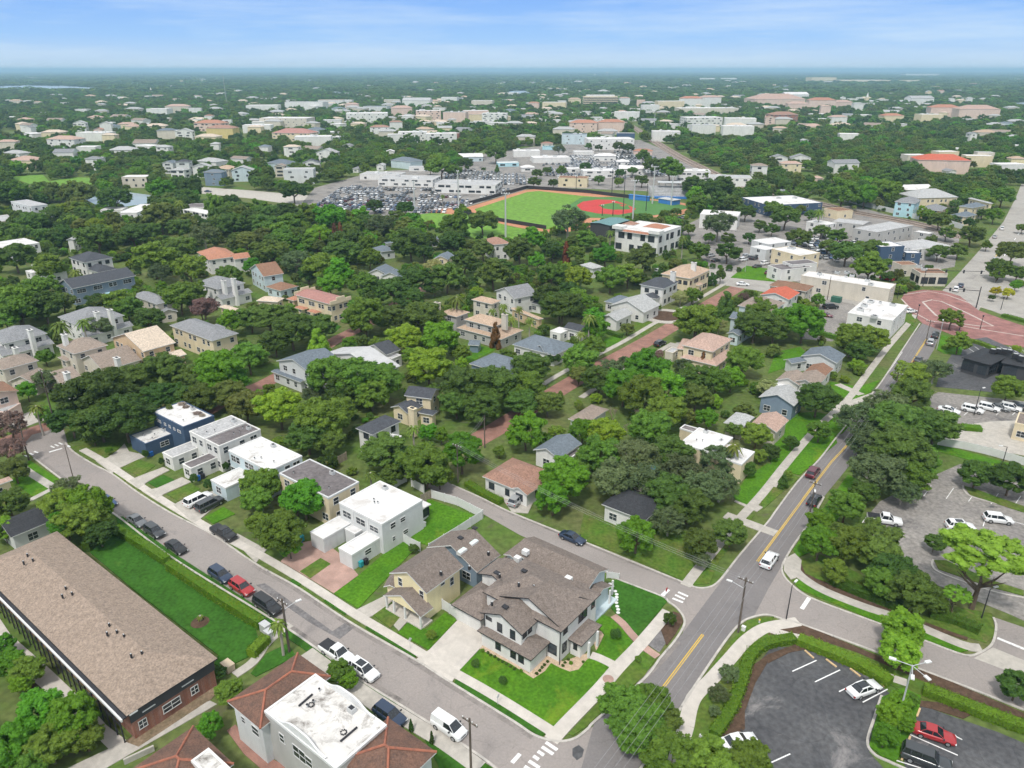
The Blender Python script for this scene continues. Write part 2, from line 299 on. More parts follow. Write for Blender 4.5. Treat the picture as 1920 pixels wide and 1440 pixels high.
def win_mesh(w,h,dark,mull):
 k=(round(w,1),round(h,1),dark,mull)
 if k in WINM: return WINM[k]
 fm=M_dtrim if dark else M_trim
 f=MB(); t=0.07; d=0.05
 def bar(x0,x1,z0,z1):   # bars in XZ plane, front toward -Y
  P=[(x0,-d,z0),(x1,-d,z0),(x1,-d,z1),(x0,-d,z1)]; Q=[(x,0.03,z) for x,_,z in P]
  f.face(P,fm)
  for i in range(4): j=(i+1) % 4; f.face([P[j],P[i],Q[i],Q[j]],fm)
 x0,x1=-w/2,w/2
 bar(x0 - t,x1+t,h,h+t); bar(x0 - t - 0.04,x1+t+0.04,-t*1.4,0); bar(x0 - t,x0,0,h); bar(x1,x1+t,0,h)
 bar(x0,x1,h*0.48,h*0.48+0.05)
 if mull: bar(-0.03,0.03,0,h)
 g=MB(); g.face([(x0,-0.015,0),(x1,-0.015,0),(x1,-0.015,h),(x0,-0.015,h)],M_glass)
 WINM[k]=(f.mesh('window'),g.mesh('pane')); return WINM[k]
def add_window(root,org,pos,nrm,w,h,dark=False,mull=False,panes=True):
 fme,gme=win_mesh(w,h,dark,mull)
 rz=math.atan2(nrm.y,nrm.x)+math.pi/2
 o=link('window',fme,root); o.location=Vector(pos) - Vector(org)+Vector((nrm.x,nrm.y,0))*0.012; o.rotation_euler=(0,0,rz)
 g=link('pane',gme,o)
 return o
def roof_prism(mb,c,u,v,hu,hv,z,kind,ridge,slope,m,under,th=0.18):
 """pitched roof with a real eave thickness; ridge 'a' runs along u, 'b' along v"""
 if ridge == 'b': u,v,hu,hv=v,u,hv,hu
 P=lambda a,b,zz: (c.x+u.x*a+v.x*b,c.y+u.y*a+v.y*b,zz)
 rh=hv*slope
 a0=hu - (hv*0.98 if kind == 'hip' else 0)
 if kind == 'hip' and a0 < 0.3: a0=0.3
 if kind == 'hipg': a0=hu
 r1,r2=P(-a0,0,z+rh),P(a0,0,z+rh)
 e=[P(-hu,-hv,z),P(hu,-hv,z),P(hu,hv,z),P(-hu,hv,z)]
 el=[(x,y,zz - th) for x,y,zz in e]
 flip=(u.x*v.y - u.y*v.x) < 0
 def F(pts,mm): mb.face(pts[::-1] if flip else pts,mm)
 F([e[0],e[1],r2,r1],m); F([e[2],e[3],r1,r2],m)
 if kind == 'hip':
  F([e[1],e[2],r2],m); F([e[3],e[0],r1],m)
 for i in range(4):
  j=(i+1) % 4
  if kind == 'gable' and i in (1,3): continue
  F([el[i],el[j],e[j],e[i]],under)
 if kind == 'gable':
  r1l,r2l=(r1[0],r1[1],r1[2] - th),(r2[0],r2[1],r2[2] - th)
  for (ea,eb,r,ra,rb,rl) in ((e[1],e[2],r2,el[1],el[2],r2l),(e[3],e[0],r1,el[3],el[0],r1l)):
   F([ra,ea,r,rl],under) if False else None
   mb.face([ra,rl,r,ea],under); mb.face([rl,rb,eb,r],under)
  F([el[0],r1l,r2l,el[1]],under); F([el[2],r2l,r1l,el[3]],under)
 else:
  F([el[3],el[2],el[1],el[0]],under)
 return rh
_jit=[0]
def volume(root,org,t,p1,p2,p3,h,kind='hip',wall='white',roof='grey',ridge=None,slope=0.42,z0=0.0,oh=0.45,win='auto',trim='white',ww=1.1,wh=1.3,storeys=None,door=None,garage=None,snap=14,dark=False,upper=None,open_=False,rim=None,wsp=3.4,half=None,sidewin=True,W=None):
 if isinstance(t,tuple): c,u,v,hu,hv=t
 else: c,u,v,hu,hv=rect(t,p1,p2,p3,h,snap)
 _jit[0] += 1; jz=(_jit[0] % 9)*0.004
 h=h+jz
 wm=wallm(wall) if isinstance(wall,str) else wall
 rm=roofm(roof); tm=M_trim if trim == 'white' else (M_dtrim if trim == 'dark' else roofm(trim) if trim in ROOFS else wallm(trim))
 flat=kind == 'flat'
 whu,whv=(hu,hv) if flat else (max(hu - oh,0.6),max(hv - oh,0.6))
 corner=lambda a,b,zz=0: Vector((c.x+u.x*a+v.x*b,c.y+u.y*a+v.y*b,zz))
 cv_=-Vector((c.x,c.y)).normalized()*(min(hu,hv)+h*.4+c.length*.035); OCC.append((c.x+cv_.x,c.y+cv_.y,max(3,min(hu,hv)*.8))); OCC.append((c.x,c.y,max(hu,hv)*0.75+1.5)); OCC.append((c.x+u.x*(hu - hv)*.6,c.y+u.y*(hu - hv)*.6,hv+1.5)) ; OCC.append((c.x - u.x*(hu - hv)*.6,c.y - u.y*(hu - hv)*.6,hv+1.5))
 rd=ridge or ('a' if hu >= hv else 'b')
 if not open_:
  mb=MB()
  mb.prism([corner(-whu,-whv),corner(whu,-whv),corner(whu,whv),corner(-whu,whv)],z0,h - 0.06 if not flat else h - 0.35,wm)
  if kind == 'gable':      # gable end walls
   uu,vv,a,b=(u,v,whu,whv) if rd == 'a' else (v,u,whv,whu)
   hvr=hv if rd == 'a' else hu
   for s in (-1,1):
    q=[Vector((c.x,c.y,0))+Vector((uu.x*a*s+vv.x*b*k,uu.y*a*s+vv.y*b*k,0)) for k in (-1,1)]
    apex=Vector((c.x+uu.x*a*s,c.y+uu.y*a*s,0))
    dz=(hvr - b)*slope - 0.12
    tri=[(q[0].x,q[0].y,h - 0.07),(q[1].x,q[1].y,h - 0.07),(q[1].x,q[1].y,h+dz),(apex.x,apex.y,h+hvr*slope - 0.14),(q[0].x,q[0].y,h+dz)]
    off=Vector((uu.x,uu.y,0))*(-0.2*s)
    mb.face(tri,wm); mb.face([tuple(Vector(x)+off) for x in tri[::-1]],wm)
  mb.build('wall',root,org)
 if flat:
  mb=MB(); t_=0.28
  P=[corner(-hu,-hv),corner(hu,-hv),corner(hu,hv),corner(-hu,hv)]
  rmm=rim if rim else (wall if wall in WALLS else 'white')
  rmat=M_trim if rmm == 'trim' else wallm(rmm)
  for i in range(4):
   a,b=P[i],P[(i+1) % 4]; cc=(a+b)/2; d=(b - a); ln=d.length/2; d.normalize(); nn=Vector((c.x,c.y,0)) - cc; nn.z=0; nn.normalize()
   cc=cc+nn*(t_/2 - 0.06); mb.box((cc.x,cc.y),Vector((d.x,d.y)),ln+0.06 - (t_ if i % 2 else 0),t_/2,h - 0.34,h,rmat)
  mb.build('parapet',root,org)
  mb=MB(); q=t_ - 0.07
  mb.prism([corner(-hu+q,-hv+q),corner(hu - q,-hv+q),corner(hu - q,hv - q),corner(-hu+q,hv - q)],h - 0.3,h - 0.10,rm)
  mb.build('roof',root,org)
  if c.length < 300 and hu*hv > 9:
   rq=random.Random(int(c.x*7+c.y));
   for k in range(3):
    p=corner(rq.uniform(-.75,.75)*hu,rq.uniform(-.75,.75)*hv); mb=MB(); mb.tube((p.x,p.y,h - .15),(p.x,p.y,h+.3),.09,m=M_steel); mb.tube((p.x,p.y,h+.3),(p.x,p.y,h+.38),.15,m=M_dtrim); mb.build('roof_vent',root,org)
   mb=MB(); p=corner(rq.uniform(-.5,.5)*hu,.7*hv); mb.box((p.x,p.y),u,.45,.35,h - .15,h+.55,M_steel); mb.box((p.x,p.y),u,.3,.25,h+.55,h+.6,M_dtrim); mb.build('roof_unit',root,org)
 else:
  mb=MB(); roof_prism(mb,c,u,v,hu,hv,h,kind,rd,slope,rm,tm); mb.build('roof',root,org)
 camv=Vector((0,0)) - Vector((c.x,c.y))
 sides=[(-v,u,whu,whv,0),(u,v,whv,whu,1),(v,u,whu,whv,2),(-u,v,whv,whu,3)]   # normal, tangent, half length, offset
 nst=storeys or max(1,int(round((h - z0)/3.1)))
 dist=math.hypot(c.x,c.y)
 for nrm,tan,hl,off,si in sides:
  face=nrm.dot(camv) > 0
  base=Vector((c.x,c.y))+nrm*off
  def put(tt,zz,w_,h_,dk=dark,mull=None):
   p=base+tan*(tt*hl); add_window(root,org,(p.x,p.y,zz),nrm,w_,h_,dk,(w_ > 1.3) if mull is None else mull)
  if garage and si in ([garage] if isinstance(garage,int) else garage):
   gw=min(2*hl - 0.8,4.9 if hl > 2.6 else 2.7); mb=MB(); p=base+nrm*0.05
   mb.box((p.x,p.y),tan,gw/2,0.06,0.02,2.25,M_gdoor if wall == 'grey' else M_door)
   for k in range(1,4): mb.box((p.x+nrm.x*0.065,p.y+nrm.y*0.065),tan,gw/2 - 0.05,0.008,0.02+k*0.56,0.05+k*0.56,M_trim)
   mb.build('garage_door',root,org); continue
  if W is not None:
   for (s_,tt,zz,w_,h_) in W:
    if s_ == si: put(tt,zz,w_,h_)
   continue
  if win == 'none' or open_ or (dist > 420 and not face): continue
  n_=max(1,int(2*hl/wsp)) if hl > 1.3 else 0
  if dist > 350: n_=min(n_,6)
  for s_ in range(nst):
   zz=z0+s_*((h - z0)/nst)+0.95
   if zz+wh > h - 0.15: zz=h - wh - 0.2
   for k in range(n_):
    tt=((k+0.5)/n_*2 - 1)+(0.06 if (k+s_+si) % 2 else -0.05)
    if s_ == 0 and door == si and k == n_ // 2: continue
    put(tt,zz,ww*(1.0 if (k+si) % 3 else 1.35),wh)
  if door == si:
   mb=MB(); p=base+tan*(((n_ // 2+0.5)/max(1,n_)*2 - 1)*hl)+nrm*0.04
   mb.box((p.x,p.y),tan,0.5,0.05,0.05,2.15,M_dtrim); mb.build('door',root,org)
 return c,u,v,hu,hv,h
def house(name,label,cat,vols,group=None,extras=None,D=None):
 """vols: list of (tile, p1, p2, p3, h, options)"""
 D=D or {}
 v0=vols[0]
 c,u,v,hu,hv=rect(*v0[:5])
 org=(c.x,c.y,0)
 root=thing(name,org,label,cat,group)
 info=[]
 for vo in vols:
  o=dict(D); o.update(vo[5] if len(vo) > 5 else {})
  info.append(volume(root,org,vo[0],vo[1],vo[2],vo[3],vo[4],**o))
 if extras: extras(root,org,info)
 BLD.append((root,c,max(hu,hv)))
 return root,org,info
BLD=[]
def chimney(root,org,t,x,y,z,w=0.85,d=0.5,h=1.6,m='white',name='chimney',z0=None):
 z += 1.3; h += 1.5; p=tg(t,x,y,z); mb=MB(); u=Vector((math.cos(GRID),math.sin(GRID)))
 mb.box((p.x,p.y),u,w,d,(z - h) if z0 is None else z0,z,wallm(m)); mb.box((p.x,p.y),u,w+0.12,d+0.12,z,z+0.15,wallm(m))
 mb.box((p.x,p.y),u,w*.55,d*.55,z+0.15,z+0.28,M_dtrim)
 return mb.build(name,root,org)
def roofbits(root,org,t,pts,z,name='roof_vent',s=0.22,m=None,h=0.35):
 for x,y in pts:
  p=tg(t,x,y,z); mb=MB(); mb.box((p.x,p.y),Vector((math.cos(GRID),math.sin(GRID))),s,s*0.8,z - 0.3,z+h,m or M_dtrim)
  if h > 0: mb.box((p.x,p.y),Vector((math.cos(GRID),math.sin(GRID))),s*.7,s*.5,z+h,z+h+0.06,M_steel)
  mb.build(name,root,org)
def acunits(root,org,t,pts,z,s=0.7):
 for x,y in pts:
  p=tg(t,x,y,z); mb=MB(); u=Vector((math.cos(GRID),math.sin(GRID)))
  mb.box((p.x,p.y),u,s,s*.8,z - 0.15,z+0.75,M_steel); mb.box((p.x,p.y),u,s*.6,s*.5,z+0.75,z+0.82,M_dtrim)
  mb.build('air_conditioner',root,org)
# the ground
_zl={}
_shc=[0]
def sheet(name,t,pts,m,z,kind='structure',occ=False,world=False):
 _shc[0] += 1; z += (_shc[0] % 13)*.0011
 P=[Vector((p[0],p[1],0)) if world else tg(t,p[0],p[1],z) for p in pts]
 mb=MB(); mb.prism([(p.x,p.y) for p in P],max(-0.4,z - 0.5),z,m,bottom=False)
 c=sum(P,Vector((0,0,0)))/len(P)
 o=mb.build(name,None,(c.x,c.y,0)); tag(o,kind=kind)
 if occ: occ_poly(P)
 if name == 'lawn': LAWNS.append(np.array([tuple(p)[:2] for p in P]))
 return o
LAWNS=[]
def smooth(P,n=6):
 """Catmull-Rom through points"""
 if len(P) < 3: return P
 out_=[]
 for i in range(len(P) - 1):
  p0=P[max(i - 1,0)]; p1=P[i]; p2=P[i+1]; p3=P[min(i+2,len(P) - 1)]
  for k in range(n):
   s=k/n; out_.append(0.5*((2*p1)+(p2 - p0)*s+(2*p0 - 5*p1+4*p2 - p3)*s*s+(3*p1 - p0 - 3*p2+p3)*s ** 3))
 out_.append(P[-1]); return out_
def ribbon(mb,P,wid,z0,z1,m):
 n=len(P); Lf,Rt=[],[]
 for i in range(n):
  d=(P[min(i+1,n - 1)] - P[max(i - 1,0)]); d=Vector((d[0],d[1])); d.normalize(); q=Vector((-d.y,d.x))*wid/2
  Lf.append((P[i][0]+q.x,P[i][1]+q.y)); Rt.append((P[i][0] - q.x,P[i][1] - q.y))
 for i in range(n - 1):
  a,b,c,d=Rt[i],Rt[i+1],Lf[i+1],Lf[i]
  mb.face([(*a,z1),(*b,z1),(*c,z1),(*d,z1)],m)
  mb.face([(*a,z0),(*b,z0),(*b,z1),(*a,z1)],m); mb.face([(*c,z0),(*d,z0),(*d,z1),(*c,z1)],m)
 for e,(a,b) in enumerate(((Rt[0],Lf[0]),(Lf[-1],Rt[-1]))):
  mb.face([(*b,z0),(*a,z0),(*a,z1),(*b,z1)],m)
def strip(name,t,pts,wid,m,z,z0=-0.1,sm=True,occ=None):
 P=[tg(t,*p,z) if len(p) == 2 else tg(p[0],p[1],p[2],z) for p in pts]
 if sm: P=smooth(P)
 mb=MB(); ribbon(mb,P,wid,z0,z,m); o=mb.build(name,None,(P[0].x,P[0].y,0)); tag(o,kind='structure')
 if occ: occ_line(P,occ)
 return o,P
mb=MB(); S_=42000
mb.face([(-S_,-400,0),(S_,-400,0),(S_,S_,0),(-S_,S_,0)],M_ground)
tag(mb.build('ground'),kind='structure')
ZR,ZK,ZL,ZW=0.03,0.14,0.10,0.125
P_='P'
# roads (asphalt sheets); intersections share one z, so each road stops at the next
sheet('road',P_,[(127,832),(137,846),(175,870),(210,888),(257,922),(318,960),(400,1003),(480,1057),(557,1100),(627,1147),(680,1180),(780,1237),(847,1280),(960,1350),(1010,1383),(1060,1392),(1112,1362),
                   (1090,1440),(1075,1480),(900,1510),(810,1360),(760,1327),(680,1277),(610,1227),(547,1183),(480,1142),(320,1043),(217,965),(160,929),(117,899),(63,858),(40,838),(60,815),(118,800)],M_road,ZR)
sheet('road',P_,[(1112,1362),(1117,1350),(1207,1273),(1238,1233),(1280,1187),(1350,1087),(1387,1040),(1440,980),(1455,957),(1498,900),(1536,861),(1568,820),(1598,785),(1632,741),(1653,715),(1691,657),(1729,606),
                   (1766,620),(1752,654),(1730,690),(1700,732),(1640,812),(1586,881),(1545,931),(1517,980),(1487,1023),(1473,1047),(1468,1057),(1440,1110),(1413,1157),(1390,1167),(1363,1197),(1313,1270),(1255,1352),(1197,1440),(1150,1510),(1075,1480),(1090,1440)],M_road2,ZR+0.004)
sheet('road',P_,[(820,893),(847,908),(900,932),(958,960),(1020,985),(1087,1012),(1173,1047),(1283,1092),(1307,1102),(1330,1100),(1350,1087),(1375,1060),(1330,1120),(1280,1187),(1284,1165),(1270,1140),(1253,1127),(1240,1117),(1157,1085),(1147,1079),(1060,1040),(975,1003),(903,962),(830,930),(800,912)],M_road,ZR+0.008)
sheet('road',P_,[(1440,1105),(1468,1057),(1467,1073),(1482,1093),(1520,1120),(1653,1170),(1733,1200),(1807,1227),(1833,1225),(1860,1207),(1870,1167),(1863,1157),(1960,1190),(1990,1340),(1920,1330),(1820,1290),(1723,1253),(1647,1223),(1503,1170),(1473,1162),(1440,1153),(1413,1157)],M_road,ZR+0.012)
sheet('road_apron',P_,[(1826,1234),(1862,1214),(1925,1240),(1990,1275),(1990,1300),(1900,1262)],M_conc,ZR+0.02)
sheet('brick_street',P_,[(-40,860),(40,838),(60,815),(118,800),(127,815),(110,785),(60,800),(0,822),(-60,850)],M_brickst,ZR+0.006)
sheet('driveway',P_,[(-40,775),(35,805),(75,790),(115,780),(110,770),(60,770),(35,780),(0,760),(-60,760)],M_conc,ZR+0.03)
strip('brick_street',P_,[(862,842),(932,803),(1050,730),(1115,692),(1180,658),(1252,617),(1330,570),(1400,530)],5.6,M_brickst,ZR,occ=5.5)
strip('brick_street',P_,[(380,775),(440,742),(500,717),(560,682),(625,640),(690,606),(760,560),(850,510)],5.0,M_brickst,ZR,occ=5)
strip('sidewalk',P_,[(1010,725),(1070,690),(1160,645),(1225,607),(1310,560),(1362,530)],1.6,M_conc,ZW)
strip('sidewalk',P_,[(1090,745),(1150,706),(1215,670),(1262,643)],1.6,M_conc,ZW)
sheet('driveway','T7',[(985,400),(1060,350),(1110,345),(1080,440),(990,430)],M_conc,ZW)
sheet('road',P_,[(1330,500),(1425,512),(1500,535),(1600,560),(1700,580),(1690,600),(1590,585),(1500,560),(1420,545),(1330,530)],M_conc3,ZR+0.001,occ=False)
occ_line([G(1330,515),G(1425,530),G(1600,572)],9)
sheet('road',P_,[(1767,545),(1800,510),(1845,460),(1882,415),(1905,370),(1915,345),(1935,345),(1960,372),(1930,440),(1890,505),(1850,560),(1835,582)],M_conc3,ZR+0.003)
occ_line([G(1800,545),G(1850,490),G(1900,425),G(1925,355)],14)
sheet('paved_crossing',P_,[(1690,560),(1697,549),(1730,543),(1767,545),(1800,555),(1835,582),(1880,598),(1960,624),(1980,660),(1800,634),(1766,620),(1729,606),(1703,580)],M_redpave,ZR+0.016)
occ_line([G(1720,580),G(1800,600),G(1900,625),G(1960,640)],14)
M_band=mat('pale_band',(0.50,0.44,0.40),rough=.9,var=.1)
strip('white_band','M7',[(1160,905),(1230,888),(1300,900),(1400,945),(1500,990),(1690,1085),(1590,1085),(1400,1060),(1260,1005),(1160,905)],0.7,M_band,ZR+0.03,sm=False)
strip('white_band','M7',[(1015,850),(1200,822),(1340,850),(1560,930),(1780,1000),(1960,1060)],0.5,M_band,ZR+0.03,sm=False)
strip('white_band','M7',[(1000,880),(1100,985),(1200,1040),(1420,1080),(1920,1160)],0.5,M_band,ZR+0.03,sm=False)
sheet('plaza',P_,[(1800,548),(1850,500),(1960,470),(2000,560),(1990,615),(1930,604),(1880,590),(1840,575)],M_conc3,0.06)
sheet('parking_lot',P_,[(1448,1212),(1500,1214),(1560,1235),(1640,1275),(1668,1300),(1650,1330),(1636,1372),(1630,1410),(1665,1450),(1680,1500),(1330,1500),(1345,1440),(1372,1395),(1392,1340),(1400,1290),(1415,1250)],M_blackA,0.05)
sheet('parking_lot',P_,[(1727,1322),(1790,1345),(1870,1372),(1960,1410),(2000,1500),(1720,1500),(1695,1430),(1700,1395)],M_blackA,0.054)
sheet('parking_lot',P_,[(1620,975),(1650,940),(1720,905),(1800,870),(1990,920),(2000,1200),(1890,1150),(1740,1090),(1600,1030)],M_lot,0.05)
occ_line([G(1660,985),G(1780,960),G(1900,960)],13); occ_line([G(1780,1040),G(1920,1090)],11)
sheet('parking_lot',P_,[(1728,770),(1745,742),(1760,735),(1990,760),(2000,800),(1900,800),(1740,790)],M_lot,0.05)
occ_line([G(1750,765),G(1920,775)],8)
sheet('parking_lot',P_,[(1755,725),(1762,700),(1800,640),(1850,632),(2000,700),(2000,740),(1860,735)],M_blackA,0.055)
occ_line([G(1780,700),G(1920,725)],9)
sheet('concrete_yard',P_,[(1772,800),(1860,790),(1990,785),(2000,870),(1900,850),(1760,830)],M_conc,0.075)
occ_line([G(1790,815),G(1960,830)],8)
sheet('parking_lot',P_,[(1540,560),(1600,570),(1625,590),(1560,640),(1500,635),(1530,600)],M_lot,0.05)
occ_line([G(1575,585),G(1545,625)],9)
# lawns and verges in front
sheet('lawn',P_,[(862,1256),(899,1218),(925,1228),(958,1245),(1000,1272),(1022,1258),(1033,1243),(1050,1252),(1068,1259),(1085,1255),(1100,1237),(1110,1231),(1144,1252),(1096,1312),(1046,1366),(960,1318)],M_lawn,ZL+.02)
sheet('lawn',P_,[(1116,1222),(1123,1213),(1134,1190),(1125,1180),(1112,1156),(1120,1150),(1145,1157),(1168,1180),(1188,1205),(1153,1241)],M_lawn,ZL+.02)
sheet('lawn',P_,[(1140,1094),(1157,1085),(1240,1117),(1251,1127),(1196,1194),(1180,1175),(1155,1150),(1146,1140)],M_lawn3,ZL+.02)
sheet('lawn',P_,[(1200,1217),(1230,1235),(1207,1268),(1117,1345),(1100,1362),(1075,1378),(1066,1376),(1130,1310)],M_lawn2,ZL+.018)
sheet('lawn',P_,[(746,1186),(768,1164),(790,1176),(800,1180),(834,1148),(856,1162),(804,1218)],M_lawn,ZL+.018)
sheet('lawn',P_,[(700,1153),(735,1127),(756,1156),(732,1177)],M_lawn2,ZL+.018)
sheet('lawn',P_,[(626,1112),(672,1079),(740,1020),(752,1014),(784,1027),(772,1035),(672,1140)],M_lawn,ZL+.018)
sheet('lawn',P_,[(764,1000),(800,975),(800,935),(812,938),(890,967),(800,1022),(780,1014)],M_lawn,ZL+.018)
sheet('lawn',P_,[(160,1028),(212,1000),(310,1056),(476,1163),(482,1190),(500,1215),(420,1253),(402,1245),(409,1228),(250,1105)],M_lawn3,ZL+.018)
sheet('lawn',P_,[(217,970),(230,968),(330,1040),(482,1137),(560,1190),(600,1222),(745,1318),(738,1332),(670,1290),(560,1210),(480,1158),(320,1062),(222,985)],M_lawn3,ZL+.012)
sheet('lawn',P_,[(786,1366),(800,1358),(928,1442),(960,1500),(850,1500),(820,1430)],M_lawn3,ZL+.012)
sheet('lawn',P_,[(470,1262),(500,1225),(540,1206),(555,1230),(480,1268)],M_lawn3,ZL+.02)
sheet('lawn',P_,[(1095,962),(1180,985),(1330,1000),(1382,975),(1415,965),(1350,1050),(1330,1094),(1300,1096),(1173,1042),(1085,1008)],M_lawn2,ZL)
sheet('lawn',P_,[(1375,930),(1400,895),(1440,868),(1470,880),(1440,925),(1415,952),(1380,938)],M_lawn,ZL+.01)
sheet('lawn',P_,[(1390,885),(1420,870),(1500,895),(1470,920),(1430,955),(1425,930)],M_lawn2,ZL+.003)
sheet('lawn',P_,[(1440,850),(1480,780),(1520,790),(1560,800),(1570,830),(1500,890),(1450,880)],M_lawn,ZL+.006)
sheet('lawn',P_,[(1480,775),(1530,772),(1600,790),(1580,812),(1540,830),(1520,800)],M_lawn,ZL+.012)
sheet('lawn',P_,[(1555,715),(1610,725),(1650,712),(1632,735),(1600,755),(1560,740)],M_lawn,ZL)
sheet('lawn',P_,[(1440,700),(1455,660),(1500,650),(1520,668),(1470,690)],M_lawn,ZL)
sheet('lawn',P_,[(1690,600),(1703,585),(1718,600),(1712,610)],M_lawn2,ZL+.03)
sheet('lawn',P_,[(1135,635),(1170,625),(1160,645),(1120,655)],M_lawn,ZL)
sheet('lawn',P_,[(1180,615),(1200,598),(1232,607),(1205,628)],M_lawn2,ZL)
sheet('lawn',P_,[(860,665),(890,645),(930,655),(880,680)],M_lawn,ZL)
sheet('lawn',P_,[(603,608),(612,600),(640,612),(628,622)],M_lawn3,ZL)
sheet('lawn',P_,[(1370,520),(1400,498),(1450,505),(1480,530)],M_lawn,0.2)
sheet('lawn',P_,[(1500,1105),(1486,1088),(1500,1085),(1650,1150),(1733,1185),(1830,1215),(1800,1223),(1653,1168)],M_lawn,ZL)
sheet('lawn',P_,[(1500,1050),(1540,1040),(1700,1120),(1860,1150),(1866,1190),(1850,1205),(1800,1190),(1650,1135),(1510,1075)],M_lawn2,ZL+.004)
sheet('lawn',P_,[(1460,1180),(1500,1182),(1650,1235),(1740,1270),(1850,1310),(1980,1360),(1990,1400),(1880,1360),(1700,1300),(1560,1228),(1480,1205),(1420,1225),(1395,1290),(1375,1350),(1350,1400),(1320,1440),(1200,1442),(1260,1352),(1290,1310),(1320,1270),(1370,1200),(1400,1175)],M_lawn2,ZL - .01)
sheet('lawn',P_,[(1487,1030),(1520,985),(1590,890),(1610,900),(1580,960),(1530,1030),(1495,1045)],M_lawn,ZL)
sheet('lawn',P_,[(1400,1163),(1452,1155),(1440,1180),(1380,1200)],M_lawn2,ZL+.01)
sheet('lawn',P_,[(20,900),(55,862),(120,905),(110,925),(60,930)],M_lawn,ZL)
sheet('lawn',P_,[(0,930),(20,900),(60,930),(0,960)],M_lawn2,ZL - 0.01)
sheet('lawn',P_,[(130,838),(170,830),(225,830),(240,850),(200,862)],M_lawn2,ZL)
sheet('lawn','T5',[(780,1155),(890,1100),(1000,1140),(900,1215)],M_lawn2,ZL+.01)
sheet('lawn','T5',[(950,1250),(1050,1200),(1130,1235),(1010,1285)],M_lawn3,ZL+.01)
sheet('lawn','T5',[(1070,1325),(1230,1255),(1290,1290),(1150,1370)],M_lawn2,ZL+.01)
sheet('lawn','Z6',[(875,1225),(1060,1120),(1180,1190),(960,1290)],M_lawn,ZL+.01)
for q in ([(725,1190),(745,1178),(830,1225),(800,1243)],[(890,1295),(905,1282),(945,1300),(930,1312)],[(1010,1365),(1030,1350),(1130,1412),(1105,1425)]):
 sheet('verge','T5',q,M_lawn2,ZL+.008)
for q in ([(185,395),(210,370),(255,405),(230,420)],[(378,500),(395,488),(520,560),(500,577)],[(615,650),(630,630),(915,800),(890,818)],[(1115,965),(1125,935),(1440,1120),(1440,1165)]):
 sheet('verge','B',q,M_lawn3,ZL+.008)
sheet('verge','C',[(0,1125),(190,1245),(165,1262),(0,1168)],M_lawn3,ZL+.008)
sheet('gravel_bed',P_,[(897,1214),(905,1206),(960,1240),(992,1262),(1022,1232),(1040,1225),(1055,1240),(1100,1225),(1108,1230),(1096,1242),(1085,1257),(1068,1261),(1050,1254),(1033,1246),(1022,1261),(1000,1275),(958,1248),(925,1231)],M_bed,ZL+.01)
sheet('gravel_bed',P_,[(1118,1220),(1132,1190),(1128,1184),(1120,1180),(1112,1200)],M_bed,ZL+.012)
sheet('mulch_bed',P_,[(1245,1160),(1262,1146),(1275,1150),(1281,1165),(1265,1190),(1250,1210),(1238,1178)],M_mulch,ZL+.01)
sheet('water_basin',P_,[(1211,1206),(1240,1174),(1261,1188),(1236,1223)],M_patch,0.06)
sheet('driveway',P_,[(858,1162),(895,1182),(910,1197),(903,1212),(862,1256),(846,1280),(780,1236),(806,1217)],M_conc2,ZW)
sheet('driveway',P_,[(526,1052),(562,1018),(600,1010),(640,1040),(672,1078),(626,1112),(600,1096)],M_paver,ZW+.01)
sheet('lawn',P_,[(562,1071),(601,1046),(620,1057),(582,1084)],M_lawn2,ZW+0.05)
sheet('driveway',P_,[(664,1145),(735,1110),(728,1085),(742,1092),(735,1128),(700,1153),(680,1163)],M_conc,ZW)
sheet('front_walk',P_,[(738,1172),(756,1150),(768,1160),(748,1182)],M_conc,ZW+.01)
sheet('driveway','T5',[(615,1110),(690,1090),(760,1040),(800,1000),(830,1050),(900,1065),(930,1085),(880,1105),(760,1160),(720,1190)],M_conc,ZW)
sheet('driveway','T5',[(830,1235),(905,1205),(1050,1150),(1090,1170),(1000,1215),(940,1250),(890,1290)],M_conc,ZW+.004)
sheet('driveway','T5',[(935,1300),(1010,1285),(1170,1215),(1230,1245),(1060,1320),(1010,1350)],M_conc,ZW+.008)
sheet('driveway','Z6',[(560,1100),(650,1050),(960,960),(1080,1050),(960,1130),(820,1250),(760,1280)],M_conc,ZW+.004)
sheet('driveway',P_,[(435,1010),(445,1000),(500,1030),(480,1055)],M_conc,ZW+.004)
sheet('driveway',P_,[(942,935),(960,918),(1005,930),(990,962),(960,960)],M_conc,ZW)
strip('sidewalk',P_,[(155,842),(190,862),(235,892),(285,925),(330,953),(410,1000),(493,1043),(580,1095),(660,1147),(735,1192),(800,1231),(850,1260),(905,1291),(960,1324),(1036,1372)],1.5,M_conc2,ZW+.012)
strip('sidewalk',P_,[(1033,1388),(1060,1358),(1120,1296),(1160,1250),(1200,1208),(1253,1146)],1.9,M_conc2,ZW+.016)
strip('sidewalk',P_,[(1285,1098),(1310,1066),(1340,1030),(1385,975),(1430,925),(1475,868),(1520,815),(1545,790),(1590,748),(1625,702),(1665,650),(1700,610),(1716,590)],1.7,M_conc,ZW)
strip('sidewalk',P_,[(1287,1360),(1300,1310),(1335,1272),(1368,1235),(1400,1200),(1435,1177),(1480,1168),(1497,1165)],1.9,M_conc2,ZW+.012)
strip('sidewalk',P_,[(1287,1360),(1275,1400),(1262,1445)],1.9,M_conc2,ZW+.013,sm=False)
strip('sidewalk',P_,[(1435,1177),(1475,1190),(1530,1205),(1640,1258),(1700,1280)],1.4,M_conc2,ZW+.01)
strip('sidewalk',P_,[(1478,1050),(1502,1080),(1545,1107),(1620,1137),(1690,1160),(1760,1190),(1810,1210),(1840,1215)],1.7,M_conc,ZW+.01)
